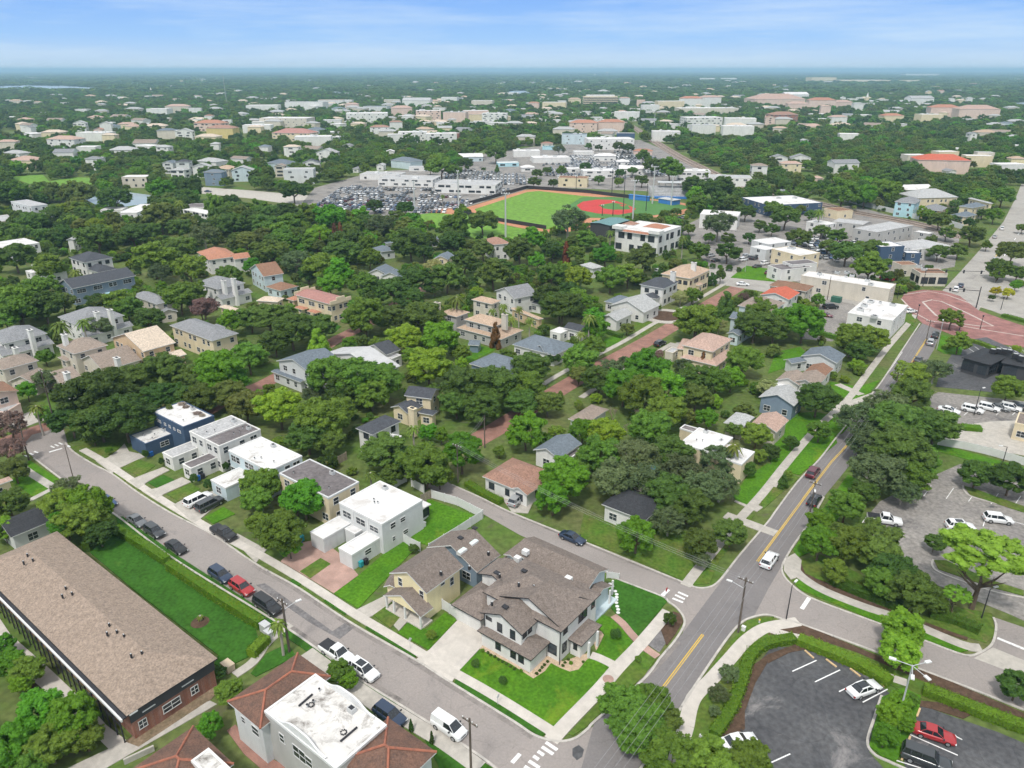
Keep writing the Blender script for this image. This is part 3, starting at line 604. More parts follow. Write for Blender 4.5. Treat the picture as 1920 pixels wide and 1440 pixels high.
sheet('kerb_ramp',P_,[(1470,1048),(1490,1037),(1503,1050),(1500,1080),(1483,1086),(1470,1070)],M_conc,ZW)
strip('sidewalk',P_,[(575,1222),(620,1255),(690,1303),(760,1347),(830,1390),(900,1440)],2.0,M_conc,ZW+.005)
sheet('driveway','B',[(510,1000),(610,1000),(760,1080),(900,1190),(830,1180),(700,1150),(600,1080)],M_conc,ZW - .01)
sheet('driveway','B',[(1020,1290),(1110,1310),(1180,1370),(1120,1385)],M_conc,ZW - .01)
strip('front_walk',P_,[(440,1265),(475,1240),(500,1205),(530,1180),(545,1170)],1.4,M_conc,ZW)
strip('front_walk',P_,[(1108,1228),(1125,1234),(1152,1247)],1.4,M_conc2,ZW+.004)
strip('paver_walk',P_,[(1150,1154),(1167,1168),(1182,1186),(1197,1202),(1212,1216),(1233,1231)],1.2,M_paver,ZW+.006)
strip('sidewalk',P_,[(62,890),(118,925)],1.6,M_conc,ZW); strip('sidewalk',P_,[(30,868),(62,890)],1.6,M_conc,ZW)
strip('path',P_,[(55,938),(100,915)],1.2,M_conc,ZW)
for q in ([(1360,965),(1455,1000)],[(1382,936),(1425,955)],[(1440,840),(1500,860)],[(1420,895),(1460,910)],[(1560,768),(1640,740)],[(1570,720),(1615,740)],[(1480,812),(1545,830)]):
 strip('front_walk',P_,[q[0],q[1]],2.2,M_conc,ZW - .01)
sheet('walkway','A',[(-60,560),(0,600),(60,690),(300,900),(520,1110),(600,1200),(760,1320),(660,1380),(560,1280),(200,960),(-60,700)],M_conc2,0.07)
sheet('walkway','A',[(380,1440),(1180,1060),(1220,1080),(560,1460)],M_conc,0.075)
sheet('mulch_bed','A',[(-60,640),(60,720),(330,980),(420,1060),(300,1120),(-60,800)],M_mulch,0.06)
sheet('dirt_bed','A',[(700,1290),(1200,960),(1230,1000),(1190,1050),(780,1320)],M_dirt,0.08)
sheet('brick_patio','Z5',[(110,740),(180,690),(300,830),(460,960),(620,1047),(400,1060),(250,930)],M_brickst,0.08)
sheet('mulch_bed','C',[(1150,1290),(1200,1150),(1290,1040),(1330,880),(1440,800),(1440,840),(1370,960),(1310,1120),(1310,1220),(1200,1300)],M_mulch,0.098)
sheet('mulch_bed','D',[(0,800),(180,735),(220,770),(120,790),(0,850)],M_mulch,0.098)
sheet('mulch_bed','D',[(860,1060),(1060,1080),(1160,1130),(1100,1160),(940,1110),(850,1090)],M_mulch,0.112)
sheet('mulch_bed','D',[(0,690),(60,620),(120,600),(600,800),(860,880),(1440,1130),(1440,1165),(870,950),(500,790),(200,690)],M_mulch,0.104)
sheet('mulch_bed','D',[(150,290),(240,300),(260,370),(600,500),(1000,640),(1130,690),(1120,720),(560,540),(250,400)],M_mulch,0.108)
sheet('planted_island','D',[(590,1230),(640,1040),(760,990),(860,1030),(850,1110),(800,1230),(760,1340),(720,1400),(640,1370),(570,1310)],M_lawn,0.16)
sheet('planted_island','T8',[(1260,1270),(1330,1290),(1440,1330),(1640,1400),(1680,1440),(1640,1440),(1300,1330)],M_lawn2,0.16)
sheet('planted_island','D',[(935,270),(1000,270),(1250,380),(1440,440),(1440,470),(1250,420),(960,320)],M_lawn2,0.16)
sheet('lawn','T8',[(1040,1000),(1160,1020),(1640,1150),(1700,1190),(1500,1160),(1080,1045)],M_lawn,0.1)
sheet('lawn','T8',[(1085,395),(1120,300),(1240,330),(1260,360),(1240,430),(1130,420)],M_lawn,0.1)
KB=[]
def kerb(t,pts,sm=True,w=0.32):
 o,P=strip('kerb',t,pts,w,M_kerb,ZK+0.01,sm=sm)
kerb(P_,[(121,827),(137,846),(175,870),(210,888),(257,922),(318,960),(400,1003),(480,1057),(557,1100),(627,1147),(680,1180),(780,1237),(847,1280),(960,1350),(1003,1378),(1043,1389),(1077,1384),(1103,1365),(1117,1350),(1207,1273),(1238,1233),(1266,1200),(1282,1173),(1282,1157),(1270,1140),(1253,1127),(1240,1117),(1157,1085),(1147,1079)])
kerb(P_,[(63,858),(117,899),(160,929),(217,965),(320,1043),(480,1142),(547,1183),(610,1227),(680,1277),(760,1327),(813,1360),(900,1417),(940,1448)])
kerb(P_,[(847,908),(900,932),(958,960),(1087,1012),(1173,1047),(1283,1092),(1307,1101),(1330,1100),(1350,1087),(1387,1040),(1440,978),(1455,957),(1498,900),(1536,861),(1568,820),(1598,783),(1632,741),(1653,715),(1691,657),(1725,606)])
kerb(P_,[(1200,1442),(1260,1352),(1313,1270),(1363,1197),(1390,1167),(1413,1156),(1440,1152),(1473,1162),(1503,1170),(1647,1223),(1723,1253),(1820,1290),(1920,1330)])
kerb(P_,[(1545,931),(1517,980),(1487,1023),(1473,1047),(1467,1060),(1468,1075),(1482,1093),(1520,1120),(1653,1170),(1733,1200),(1807,1227),(1833,1225),(1860,1207),(1868,1175),(1863,1157)])
kerb('D',[(640,1030),(600,1150),(560,1290),(600,1360),(680,1400),(790,1450)])
kerb('D',[(930,265),(925,300),(980,345),(1250,440),(1440,480)])
kerb('T8',[(1255,1270),(1262,1300),(1330,1345),(1640,1425)])
ZM=ZR+0.022
def mark(t,pts,wid,m=None,z=ZM,name='road_marking'):
 for k,q in enumerate(pts): strip(name,t,[q[0],q[1]],wid,m or M_white,z,z0=z - 0.015,sm=False)
def offs(pts,d):
 P=[G(*p) for p in pts]; o=[]
 for i,p in enumerate(P):
  a=P[max(i - 1,0)]; b=P[min(i+1,len(P) - 1)]; t_=(b - a).normalized(); o.append(p+Vector((-t_.y,t_.x,0))*d)
 return o
def line_w(P,wid,m,z,name='road_marking'):
 mb=MB(); ribbon(mb,P,wid,z - 0.015,z,m); tag(mb.build(name,None,(P[0][0],P[0][1],0)),kind='structure')
for seg in ([(1162,1400),(1186,1367)],[(1243,1290),(1318,1190)],[(1420,1053),(1470,985),(1520,917),(1560,865),(1593,830)],[(1668,740),(1700,695),(1722,660),(1738,635)],[(1593,830),(1668,740)]):
 for d in (-0.13,0.13): line_w(offs(seg,d),0.13,M_yellow,ZM)
line_w(offs([(1640,733),(1668,695),(1692,660)],0),0.12,M_white,ZM)
mark('C',[((190,1295),(255,1338)),((168,1320),(232,1362)),((145,1345),(180,1368)),((120,1372),(150,1392)),((95,1400),(155,1438)),((70,1430),(110,1455))],0.45)
mark('C',[((0,1410),(45,1360))],0.5)
mark('C',[((903,485),(962,508)),((918,466),(972,490)),((935,450),(990,474))],0.4)
mark('C',[((840,475),(880,435))],0.6); mark('D',[((190,545),(232,482))],0.6); mark('D',[((1290,708),(1440,770))],0.5)
mark('T5',[((315,1055),(400,1030))],0.5)
mark('T5',[((160,1075),(185,1085)),((190,1062),(215,1072)),((220,1050),(245,1060)),((325,1015),(350,1026)),((352,1005),(376,1016)),((378,994),(402,1005))],0.35)
mark('D',[((137,896),(273,834)),((265,955),(405,888)),((400,1010),(520,950)),((533,1070),(673,996)),((800,1252),(1068,1368)),((1000,1232),(1092,1280)),((20,1408),(125,1360)),((700,1390),(860,1440))],0.16,z=0.075)
mark('D',[((640,920),(700,950)),((1210,80),(1225,30)),((1340,40),(1440,70)),((530,60),(560,20))],0.14,z=0.075)
mark('M7',[((1640+i*26,760 - i*40),(1650+i*26,745 - i*40)) for i in range(12)],.35)
mark('M7',[((1545,800),(1660,640)),((1680,610),(1760,480))],.2,M_yellow)
for i in range(9):
 x=1748+i*30; mark(P_,[((x,778),(x+16,764))],0.12,z=0.075)
for i in range(7):
 x=1812+i*16; mark(P_,[((x,650),(x+26,668))],0.12,z=0.08)
for i in range(6):
 x=1690+i*42; mark(P_,[((x,925+i*5),(x+14,905+i*5))],0.12,z=0.075)
M_gut=mat('gutter_dirt',(0.20,0.18,0.165),rough=.8,col2=(.29,.26,.245),scale=.35,scale2=3,amp=.5,stain=(.09,.085,.08),stain_at=(.55,.68),stain_scale=.3)
for pts,d in (([(480,1057),(557,1100),(627,1147),(680,1180),(780,1237),(847,1280),(960,1350),(1003,1378)],-.5),([(63,858),(117,899),(160,929),(217,965),(320,1043),(480,1142),(547,1183),(610,1227),(680,1277),(760,1327)],.42),([(900,932),(958,960),(1087,1012),(1173,1047),(1283,1092)],-.45),([(1190,1280),(1238,1233),(1266,1200)],-.5)):
 line_w(offs(pts,d),.75,M_gut,ZR+.016,'gutter')
sheet('asphalt_patch','B',[(0,410),(50,400),(430,670),(500,625),(545,655),(470,715),(300,620)],M_patch,ZM - 0.008)
sheet('asphalt_patch','C',[(340,1330),(375,1310),(405,1335),(395,1375),(365,1395),(340,1370)],M_blackA,ZM+0.004)
for n_,(a,b) in enumerate((((207,778),(257,822)),((327,828),(385,872)),((462,880),(520,925)),((600,935),(655,982)),((855,1105),(838,1150)),((822,1180),(806,1230)),((800,1262),(782,1310)),((770,1345),(752,1395)))):
 A_,B_=tg('D',*a,.1),tg('D',*b,.1); mb=MB(); d=(B_ - A_); mb.box(((A_.x+B_.x)/2,(A_.y+B_.y)/2),Vector((d.x,d.y)).normalized(),d.length/2,0.11,0.05,0.19,mat('wheel_stop_paint',(0.70,0.50,0.28),rough=0.8,var=0.1,scale=2))
 o=mb.build('wheel_stop',None,(A_.x,A_.y,0)); od=('first','second','third','fourth')
 tag(o,'%s faded yellow wheel stop from the left under the black lot hedge' % od[n_] if n_ < 4 else '%s faded yellow wheel stop beside the planted island, counting from the top' % od[n_ - 4],'wheel stop','wheel stops in the black parking lot')
# hero block
def ex_hero(root,org,info):
 roofbits(root,org,'Z2',[(660,340),(862,432),(1024,458),(578,634)],7.4,s=.14)
 roofbits(root,org,'Z2',[(630,290),(920,270),(990,515),(720,650)],7.6,name='ridge_vent',s=.42,h=-.12)
 for x,y,z0_,z1_ in ((1303,940,0.1,5.6),(498,740,3.4,5.5)):   # downpipes
  p=tg('Z2',x,y,z1_); mb=MB(); mb.tube((p.x,p.y,z0_),(p.x,p.y,z1_),.07,m=M_dtrim); mb.build('downpipe',root,org)
 for (x,y) in ((1600,1200),(1690,1080)):
  p=tg('Z2',x,y,0.1); mb=MB(); mb.box((p.x,p.y),Vector((math.cos(GRID),math.sin(GRID))),.14,.14,0.05,2.7,M_trim); mb.build('porch_post',root,org)
house('corner_house','large white two storey house with grey brown gabled roofs on the corner lawn','house',[
 ('Z2',(1310,935),(1715,515),(925,150),5.8,dict(kind='hip',ridge='b',slope=.42,W=[(0,-.72,4.2,.9,.9),(0,-.75,1.2,.9,1.5),(0,.1,3.7,.9,1.5),(0,.35,3.7,.9,1.5),(0,.8,4.0,.8,1.1),(3,-.82,1.0,1.3,1.6)])),
 ('Z2',(618,547),(1310,935),(1560,690),5.8,dict(kind='gable',ridge='b',slope=.42,W=[(0,.1,4.7,.8,.5),(0,.72,1.0,1.3,1.6)])),
 ('Z2',(450,725),(905,980),(1210,680),5.5,dict(kind='gable',ridge='b',slope=.42,W=[(0,-.75,4.6,.9,.45),(0,-.15,3.6,.75,1.35),(0,.55,3.6,.75,1.35),(1,-.75,4.1,.8,1.0),(1,-.35,4.1,.8,1.0)])),
 ('Z2',(420,915),(1010,1230),(1205,1030),2.75,dict(kind='hip',ridge='a',slope=.40,W=[(0,-.3,1.0,.8,1.3),(0,.32,1.0,.8,1.3),(0,.64,1.0,.8,1.3)])),
 ('Z2',(145,640),(490,835),(800,530),2.8,dict(kind='hip',ridge='a',slope=.45,garage=0,W=[])),
 ('Z2',(430,312),(745,490),(950,290),5.2,dict(kind='gable',ridge='b',slope=.35,W=[])),
 ('Z2',(1340,440),(1415,815),(1640,600),5.85,dict(kind='gable',ridge='a',slope=.42,W=[])),
 ('Z2',(1365,1000),(1530,1092),(1745,860),2.7,dict(kind='hip',slope=.32,door=1,W=[(0,0,1.2,.5,1.0)])),
],D=dict(wall='white',roof='brown',trim='dark',dark=True),extras=ex_hero)
def ex_yellow(root,org,info):
 u=info[1][1]; c,u,v,hu,hv,h=info[1]
 for k in (-1,-.55,.1,1):
  p=c+u*(hu - .35)*k - v*(hv - .3); mb=MB(); mb.box((p.x,p.y),u,.13,.13,.15,2.45,M_trim); mb.build('porch_post',root,org)
 mb=MB(); mb.box((c.x,c.y),u,hu - .2,hv - .1,0.02,.3,M_conc2); mb.build('porch_floor',root,org)
 mb=MB();
 for k in (-1,1):
  mb.face([(c+u*(-hu+.4) - v*(hv - .25+k*.04))[:]+(2.55,),(c+u*(hu - .4) - v*(hv - .25+k*.04))[:]+(2.55,),(c - v*(hv - .25+k*.04))[:]+(2.55+hu*.5,)],wallm('yellow'))
 mb.build('porch_gable',root,org)
 roofbits(root,org,'Z1',[(760,690),(1080,630),(1295,470)],6.2,s=.18)
 roofbits(root,org,'Z1',[(635,540),(980,275),(1140,165)],6.6,name='ridge_vent',s=.42,h=-.12)
 for x,y in ((995,410),(1125,315)):
  p=tg('Z1',x,y,5.9); mb=MB(); mb.box((p.x,p.y),Vector((math.cos(GRID),math.sin(GRID))),.45,.8,5.0,5.62,M_trim); mb.box((p.x,p.y),Vector((math.cos(GRID),math.sin(GRID))),.36,.7,5.62,5.66,mat('skylight_dome',(.62,.72,.68),rough=.3,var=.03)); mb.build('skylight',root,org)
house('yellow_house','pale yellow two storey house with a white front porch','house',[
 ('Z1',(180,685),(625,915),(1015,610),5.3,dict(kind='gable',ridge='b',slope=.5,W=[(0,-.6,3.6,.75,1.35),(0,.7,3.4,.75,1.35),(1,-.05,4.2,.8,.8),(1,.5,3.0,.8,1.4)])),
 ('Z1',(110,940),(545,1185),(675,1075),2.6,dict(kind='gable',ridge='b',slope=.5,open_=True)),
 ('Z1',(600,395),(1045,745),(1430,480),3.6,dict(kind='gable',ridge='b',slope=.5,wall='slate',ww=1.6)),
 ('Z1',(140,840),(215,880),(300,720),2.6,dict(kind='gable',ridge='b',slope=.4,W=[])),
],D=dict(wall='yellow',roof='brown',dark=False),extras=ex_yellow)
def ex_blue(root,org,info):
 for t,x,y in (('Z2',935,66),('Z2',850,138),('Z2',1390,352)):
  p=tg(t,x,y,5.9); mb=MB(); mb.box((p.x,p.y),Vector((math.cos(GRID),math.sin(GRID))),.5,.4,5.2,5.95,M_trim); mb.build('skylight',root,org)
 for x,y in ((700,440),(660,590)):
  p=tg('Z3',x,y,0.1); mb=MB(); mb.box((p.x,p.y),Vector((math.cos(GRID),math.sin(GRID))),.13,.13,.1,2.8,M_trim); mb.build('porch_post',root,org)
 mb=MB(); c,u,v,hu,hv,h=info[1]; mb.box((c.x,c.y),u,hu+.6,hv+.6,.02,.35,wallm('blue')); mb.build('porch_floor',root,org)
house('blue_house','light blue house with a brown roof behind the white corner house','house',[
 ('P',(1104,1103),(1147,1069),(1002,1006),4.6,dict(kind='gable',ridge='b',slope=.42,ww=.9,wh=1.5)),
 ('Z3',(415,590),(720,345),(500,210),2.9,dict(kind='gable',ridge='b',slope=.4,W=[])),
 ('Z2',(640,190),(800,280),(960,110),3.4,dict(kind='gable',ridge='b',slope=.35,W=[(0,0,1.2,2.2,1.2)])),
 ('Z2',(700,110),(850,190),(1050,10),4.4,dict(kind='gable',ridge='b',slope=.35,W=[])),
],D=dict(wall='blue',roof='brown'),extras=ex_blue)
def ex_mod(root,org,info):
 u=Vector((math.cos(GRID),math.sin(GRID)))
 c,u,v,hu,hv,h=info[0]
 for k in (-.35,.35):     # pilasters on the front
  p=c+u*hu*k - v*(hv+.06); mb=MB(); mb.box((p.x,p.y),u,.12,.07,3.0,5.7,M_trim); mb.build('pilaster',root,org)
house('modern_house','pale grey cubic two storey house with white flat roofs and pink paver drive','house',[
 ('Z4',(455,495),(920,740),(1390,465),6.0,dict(kind='flat',W=[(0,-.65,3.7,2.0,1.2),(0,0,3.7,2.2,1.2),(0,.62,3.7,2.0,1.0),(1,-.5,4.0,1.1,1.0),(1,-.02,4.1,1.1,.8),(1,-.5,1.5,.6,.8),(1,.08,1.4,1.1,.8)])),
 ('Z4',(130,820),(270,905),(600,715),3.0,dict(kind='flat',garage=0,W=[])),
 ('Z4',(450,1000),(600,1085),(915,885),3.02,dict(kind='flat',garage=0,W=[(1,.1,1.3,1.3,.9)])),
 ('Z4',(520,785),(640,855),(760,770),2.8,dict(kind='flat',W=[])),
 ('Z4',(1385,575),(1495,520),(1400,470),2.7,dict(kind='gable',ridge='b',slope=.1,W=[(0,0,.6,1.6,1.6),(1,0,.6,1.6,1.6)],dark=True)),
],D=dict(wall='grey',roof='mem2',rim='trim'),extras=ex_mod)
house('flat_roof_house','cream flat roofed house with a dark tar roof','house',[('T6',(150,1190),(455,1345),(660,1245),6.0,{})],D=dict(kind='flat',wall='cream',roof='tar',rim='grey',wsp=3),group='flat roofed houses in a row along the street')
house('flat_roof_house','pale blue flat roofed house with a white roof and low garage wing','house',[('Z6',(1110,555),(1510,755),(1845,610),5.8,dict(wsp=2.2)),('Z6',(935,850),(1130,950),(1370,800),3.0,dict(garage=0))],D=dict(kind='flat',wall='blue',roof='mem',rim='trim'),group='flat roofed houses in a row along the street')
house('flat_roof_house','white flat roofed house with grey and tar roofs and two garage wings','house',[('Z6',(720,365),(870,440),(1290,275),6.2,dict(roof='gravel')),('Z6',(872,441),(1010,515),(1430,345),6.0,dict(roof='tar')),
 ('Z6',(450,575),(540,625),(835,515),3.1,dict(roof='gravel',garage=0)),('Z6',(650,690),(740,740),(1025,615),3.0,dict(roof='tar',garage=0))],D=dict(kind='flat',wall='white',wsp=2.4),group='flat roofed houses in a row along the street')
house('flat_roof_house','navy blue flat roofed house with white roofs littered with branches','house',[('Z6',(345,168),(635,325),(965,208),6.4,dict(W=[(0,-.6,4.6,1.5,.5),(0,-.2,4.6,.6,.5),(0,.1,4.6,.6,.5),(0,.4,4.6,.6,.5),(0,.7,4.6,1.2,.5)])),
 ('Z6',(122,405),(285,500),(580,378),3.2,dict(garage=0,W=[(1,.2,1.2,1.8,1.0)]))],D=dict(kind='flat',wall='navy',roof='mem',rim='navy'),group='flat roofed houses in a row along the street')
def ex_apt(root,org,info):
 c,u,v,hu,hv,h=info[0]
 L_,W_,a,b=(u,v,hu,hv) if hu > hv else (v,u,hv,hu)
 if W_.dot(Vector((-1,-0.6))) < 0: W_=-W_
 if L_.dot(Vector((0,-1))) < 0: L_=-L_
 mb=MB()
 mb.box(tuple(c+W_*(b+.28)),L_,a,.26,4.25,4.4,M_dtrim); mb.build('walkway_roof_edge',root,org)
 mb=MB(); mb.box(tuple(c+W_*(b+.62)),L_,a+.1,.1,4.15,4.5,M_trim); mb.box(tuple(c+L_*(a - .05)+W_*(b*.86)),W_,.5,.1,4.25,4.45,M_trim); mb.build('fascia',root,org)
 for i in range(26):
  s=-a+1+i*(2*a - 2)/25; p=c+W_*(b+.55)+L_*s
  mb=MB(); mb.box(tuple(p),L_,.07,.07,.05,4.25,M_dtrim); mb.build('column',root,org)
 mb=MB()
 for zz in (1.1,2.6,2.9,3.6): mb.box(tuple(c+W_*(b+.55)),L_,a - 1,.03,zz,zz+.07,M_dtrim)
 mb.build('railing',root,org)
 e=c+L_*(a - .45); mb=MB(); mb.box(tuple(e+L_*.05),W_,b - .4,.06,2.75,4.4,wallm('dark')); mb.build('dark_siding',root,org)
 for k,wd in ((-.72,.9),(-.1,2.2),(.42,.9)):
  add_window(root,org,(*(e+W_*b*k*-1+L_*.02),1.1),L_,wd,1.1,False,True)
 for k in (-.3,.55):
  mb=MB(); mb.box(tuple(e+W_*b*k+L_*.15),W_,.8,.05,3.3,3.42,M_trim); mb.build('light_bar',root,org)
 for q in ((155,245),(185,272),(133,287),(370,430),(406,462),(351,475),(615,638),(658,677),(603,687),(698,700),(798,795),(738,810)):
  roofbits(root,org,'A',[q],6.6,s=.13)
house('apartment_building','long apartment building with a broad pale brown hip roof and brick end wall','apartment building',[
 ('P',(237,1343),(409,1228),(107,996),4.5,dict(kind='hip',ridge='b',slope=.36,wall='brickw',roof='lbrown',trim='dark',win='none',oh=.5))],extras=ex_apt)
house('apartment_building','second apartment building with a pale brown roof cut by the left edge','apartment building',[
 ('P',(-127,1425),(45,1310),(-255,1080),4.5,dict(kind='hip',ridge='b',slope=.36,wall='brickw',roof='lbrown',trim='white',win='none'))])
def ridge_tiles(root,org,info_i,m,slope=.40):
 c,u,v,hu,hv,h=info_i
 if hv > hu: u,v,hu,hv=v,u,hv,hu
 rh=hv*slope; a0=max(0.3,hu - hv*.98); P=lambda a,b,z: (c.x+u.x*a+v.x*b,c.y+u.y*a+v.y*b,z)
 mb=MB(); r1,r2=P(-a0,0,h+rh+.03),P(a0,0,h+rh+.03); mb.tube(r1,r2,.15,m=m)
 for s,r in ((-1,r1),(1,r2)):
  for q in (-1,1): mb.tube(r,P(s*hu,q*hv,h+.03),.15,m=m)
 mb.build('ridge_tiles',root,org)
M_orange=mat('ridge_tile_orange',(0.40,0.15,0.09),rough=.8,col2=(.24,.10,.07),scale=1.2)
def ex_span(root,org,info):
 for i in (1,2): ridge_tiles(root,org,info[i],M_orange)
 c,u,v,hu,hv,h=info[0]
 for sgn,nm in ((-1,'curved_parapet'),(1,'curved_parapet')):    # curved gable parapets front and back
  mb=MB(); pts=[]
  for i in range(25):
   s=i/24*2 - 1; pts.append((s*hu*.72,.15+.95*math.exp(-(s*1.7) ** 4)))
  q=c+v*(hv - .05)*sgn; th=.22
  for i in range(24):
   (a,za),(b,zb)=pts[i],pts[i+1]
   A=q+u*a; B=q+u*b; w_=v*(-sgn*th)
   mb.face([(A.x,A.y,h - .4),(B.x,B.y,h - .4),(B.x,B.y,h+zb),(A.x,A.y,h+za)],M_trim); mb.face([((B+w_).x,(B+w_).y,h - .4),((A+w_).x,(A+w_).y,h - .4),((A+w_).x,(A+w_).y,h+za),((B+w_).x,(B+w_).y,h+zb)],M_trim)
   mb.face([(A.x,A.y,h+za),(B.x,B.y,h+zb),((B+w_).x,(B+w_).y,h+zb),((A+w_).x,(A+w_).y,h+za)],M_trim)
  mb.build(nm,root,org)
 for x,y in ((800,530),(1065,755)):
  p=tg('Z5',x,y,h); mb=MB()
  for k in range(8): a=k*math.pi/4; mb.tube((p.x+.35*math.cos(a),p.y+.35*math.sin(a),h - .1),(p.x+.35*math.cos(a+.8),p.y+.35*math.sin(a+.8),h+.12),.06,m=M_dtrim)
  mb.build('roof_drain',root,org)
 for x0,x1 in (((700,540),(810,445)),((1040,830),(1175,715))):
  a=tg('Z5',*x0,h); b=tg('Z5',*x1,h); mb=MB(); mb.tube((a.x,a.y,h+.02),(b.x,b.y,h+.02),.13,m=M_dtrim); mb.build('roof_pipe',root,org)
house('spanish_building','grey stucco building with a stained white roof between two brown tiled wings','building',[
 ('Z5',(420,580),(1060,1060),(1415,695),7.3,dict(kind='flat',wall='taupe',roof='mem3',rim='trim',W=[(0,-.55,4.4,.8,1.2),(0,-.05,3.9,2.1,1.7),(0,.22,4.1,1.1,1.3)])),
 ('Z5',(115,505),(400,725),(960,300),6.2,dict(kind='hip',ridge='b',slope=.40,wall='grey',roof='tilebrown',trim='white',W=[(0,.45,3.6,1.3,1.2),(0,-.4,3.9,.7,.9)])),
 ('Z5',(1430,635),(1855,940),(1420,1310),6.2,dict(kind='hip',ridge='b',slope=.40,wall='grey',roof='tilebrown',trim='white',ww=1.0)),
],extras=ex_span)
def ex_sp2(root,org,info):
 ridge_tiles(root,org,info[0],M_orange)
house('spanish_building','lower brown tiled roof with orange ridges at the bottom left edge','building',[
 ('P',(362,1362),(440,1430),(310,1530),5.0,dict(kind='hip',slope=.40,wall='grey',roof='tilebrown',trim='white',W=[])),
 ('P',(360,1425),(385,1405),(440,1450),6.6,dict(kind='flat',wall='white',roof='mem3',W=[])),
],extras=ex_sp2)
H=house
# left middle ground
H('house','house with a black shingle roof behind the dense tree at the left edge','house',[('P',(20,1008),(100,985),(70,950),3.2,dict(kind='gable',roof='black',wall='grey'))])
H('house','house with a salmon tile roof at the left edge beside a strip of lawn','house',[('T5',(-120,1300),(185,1335),(60,1215),3.2,dict(kind='hip',roof='salmon',wall='cream'))])
H('timber_house','tan brick house with a timber framed roof end at the left edge','house',[('T5',(-230,760),(130,700),(20,600),6.2,dict(kind='gable',roof='rust',wall='pink',slope=.3,ridge='b',trim='cream',ww=1.6)),('T5',(-200,790),(150,800),(130,740),3.2,dict(kind='flat',roof='gravel',wall='pink'))])
TG='tan brown roofed houses behind the left trees'
def ch(t,*a,**k):
 def f(root,org,info):
  for (x,y,z) in a: chimney(root,org,t,x,y,z,**k)
 return f
H('house','beige house with brown roof and white chimney at the left edge','house',[('T5',(-70,480),(50,555),(250,465),6,dict(kind='hip',ridge='b')),('T5',(50,600),(150,655),(350,560),3.2,dict(kind='gable',ridge='b')),('T5',(280,560),(370,590),(535,580),3.4,dict(kind='gable',ridge='b'))],D=dict(roof='taupe',wall='beige'),group=TG,extras=ch('T5',(425,545,6.5),h=4,z0=0))
H('house','beige house with brown roofs and a broad white chimney behind the big dark oak','house',[('T5',(360,370),(460,420),(695,365),6,dict(kind='hip',ridge='b')),('T5',(370,445),(430,480),(500,450),3.0,dict(kind='hip')),('T5',(510,460),(690,535),(910,460),3.6,dict(kind='gable',ridge='b'))],D=dict(roof='taupe',wall='beige'),group=TG,extras=ch('T5',(750,450,6.8),(410,300,8.2),h=4,z0=0))
H('house','long peach house with a cream roof between brown and grey roofed houses','house',[('T5',(710,320),(945,410),(1130,350),6,dict(kind='gable',ridge='b',slope=.35)),('T5',(960,450),(1070,490),(1200,425),3.2,dict(kind='gable',ridge='b',slope=.35))],D=dict(roof='cream',wall='tan'))
H('house','large cream two storey house with a grey hip roof','house',[('T5',(1090,240),(1395,330),(1535,290),6.2,dict(kind='hip')),('T5',(1300,290),(1380,320),(1450,250),6.4,dict(kind='gable',ridge='b'))],D=dict(roof='grey',wall='cream'))
GG='grey roofed white houses at the left'
H('house','white house with blue grey roofs and a pair of white chimneys','house',[('T5',(370,185),(480,250),(800,175),6,dict(kind='hip')),('T5',(500,300),(570,335),(860,240),3.2,dict(kind='gable'))],D=dict(roof='grey',wall='white'),group=GG,extras=ch('T5',(618,155,7.6),(705,140,8.2),h=4,z0=0))
H('house','white house with grey roofs and a chimney at the far left edge','house',[('T5',(-90,300),(10,370),(305,290),6,dict(kind='hip')),('T5',(-60,400),(60,440),(350,355),3.2,dict(kind='gable'))],D=dict(roof='grey',wall='white'),group=GG,extras=ch('T5',(190,270,7.6),(95,385,5),h=4,z0=0))
def ex_navy(root,org,info):
 c,u,v,hu,hv,h=info[0]
 for k in (-.1,):
  mb=MB(); p=c+u*hu*.05 - v*(hv+.6); mb.box(tuple(p),u,1.3,.8,0,2.4,wallm('aqua')); mb.build('entrance_porch',root,org)
H('row_house','long navy blue two storey house with white shutters and dark roof','house',[('M4',(540,805),(975,720),(905,672),6.2,dict(kind='gable',roof='char',wall='slate',wsp=2.6,ww=1.2,door=0))],extras=ex_navy)
H('house','white two storey house with a charcoal hip roof behind the navy row house','house',[('M4',(515,572),(620,605),(850,570),6,dict(kind='hip',dark=True)),('M4',(630,650),(760,690),(880,655),3.2,dict(kind='hip',garage=0))],D=dict(roof='char',wall='white'))
H('house','white house with tiered grey roofs and twin tall chimneys beside the purple tree','house',[('M4',(1460,760),(1600,830),(1840,760),6,dict(kind='hip')),('M4',(1600,870),(1700,895),(1895,830),3.4,dict(kind='gable'))],D=dict(roof='grey',wall='white'),group=GG,extras=ch('M4',(1675,745,7.6),(1750,730,8.2),h=4,z0=0))
H('house','house with a grey hip roof among trees above the white chimneys','house',[('M4',(980,855),(1080,935),(1310,890),6,dict(kind='hip')),('M4',(1170,960),(1210,1015),(1335,975),3.2,dict(kind='gable'))],D=dict(roof='grey',wall='beige'),group=GG)
H('house','small cream roofed house right of the purple tree','house',[('M4',(1640,940),(1740,1000),(1810,960),3.2,dict(kind='hip'))],D=dict(roof='cream',wall='cream'))
H('house','white house with bright orange tile roofs among trees','house',[('M4',(1475,530),(1580,600),(1790,560),6,dict(kind='hip')),('M4',(1720,560),(1760,590),(1880,570),5.6,dict(kind='gable',ridge='b'))],D=dict(roof='terra',wall='white'))
H('office_building','tall light grey box shaped office building with a flat roof near the left edge','office building',[('M4',(80,150),(185,185),(355,172),10,{}),('M4',(260,245),(385,268),(468,245),7,dict(roof='mem2'))],D=dict(kind='flat',wall='grey',roof='gravel'))
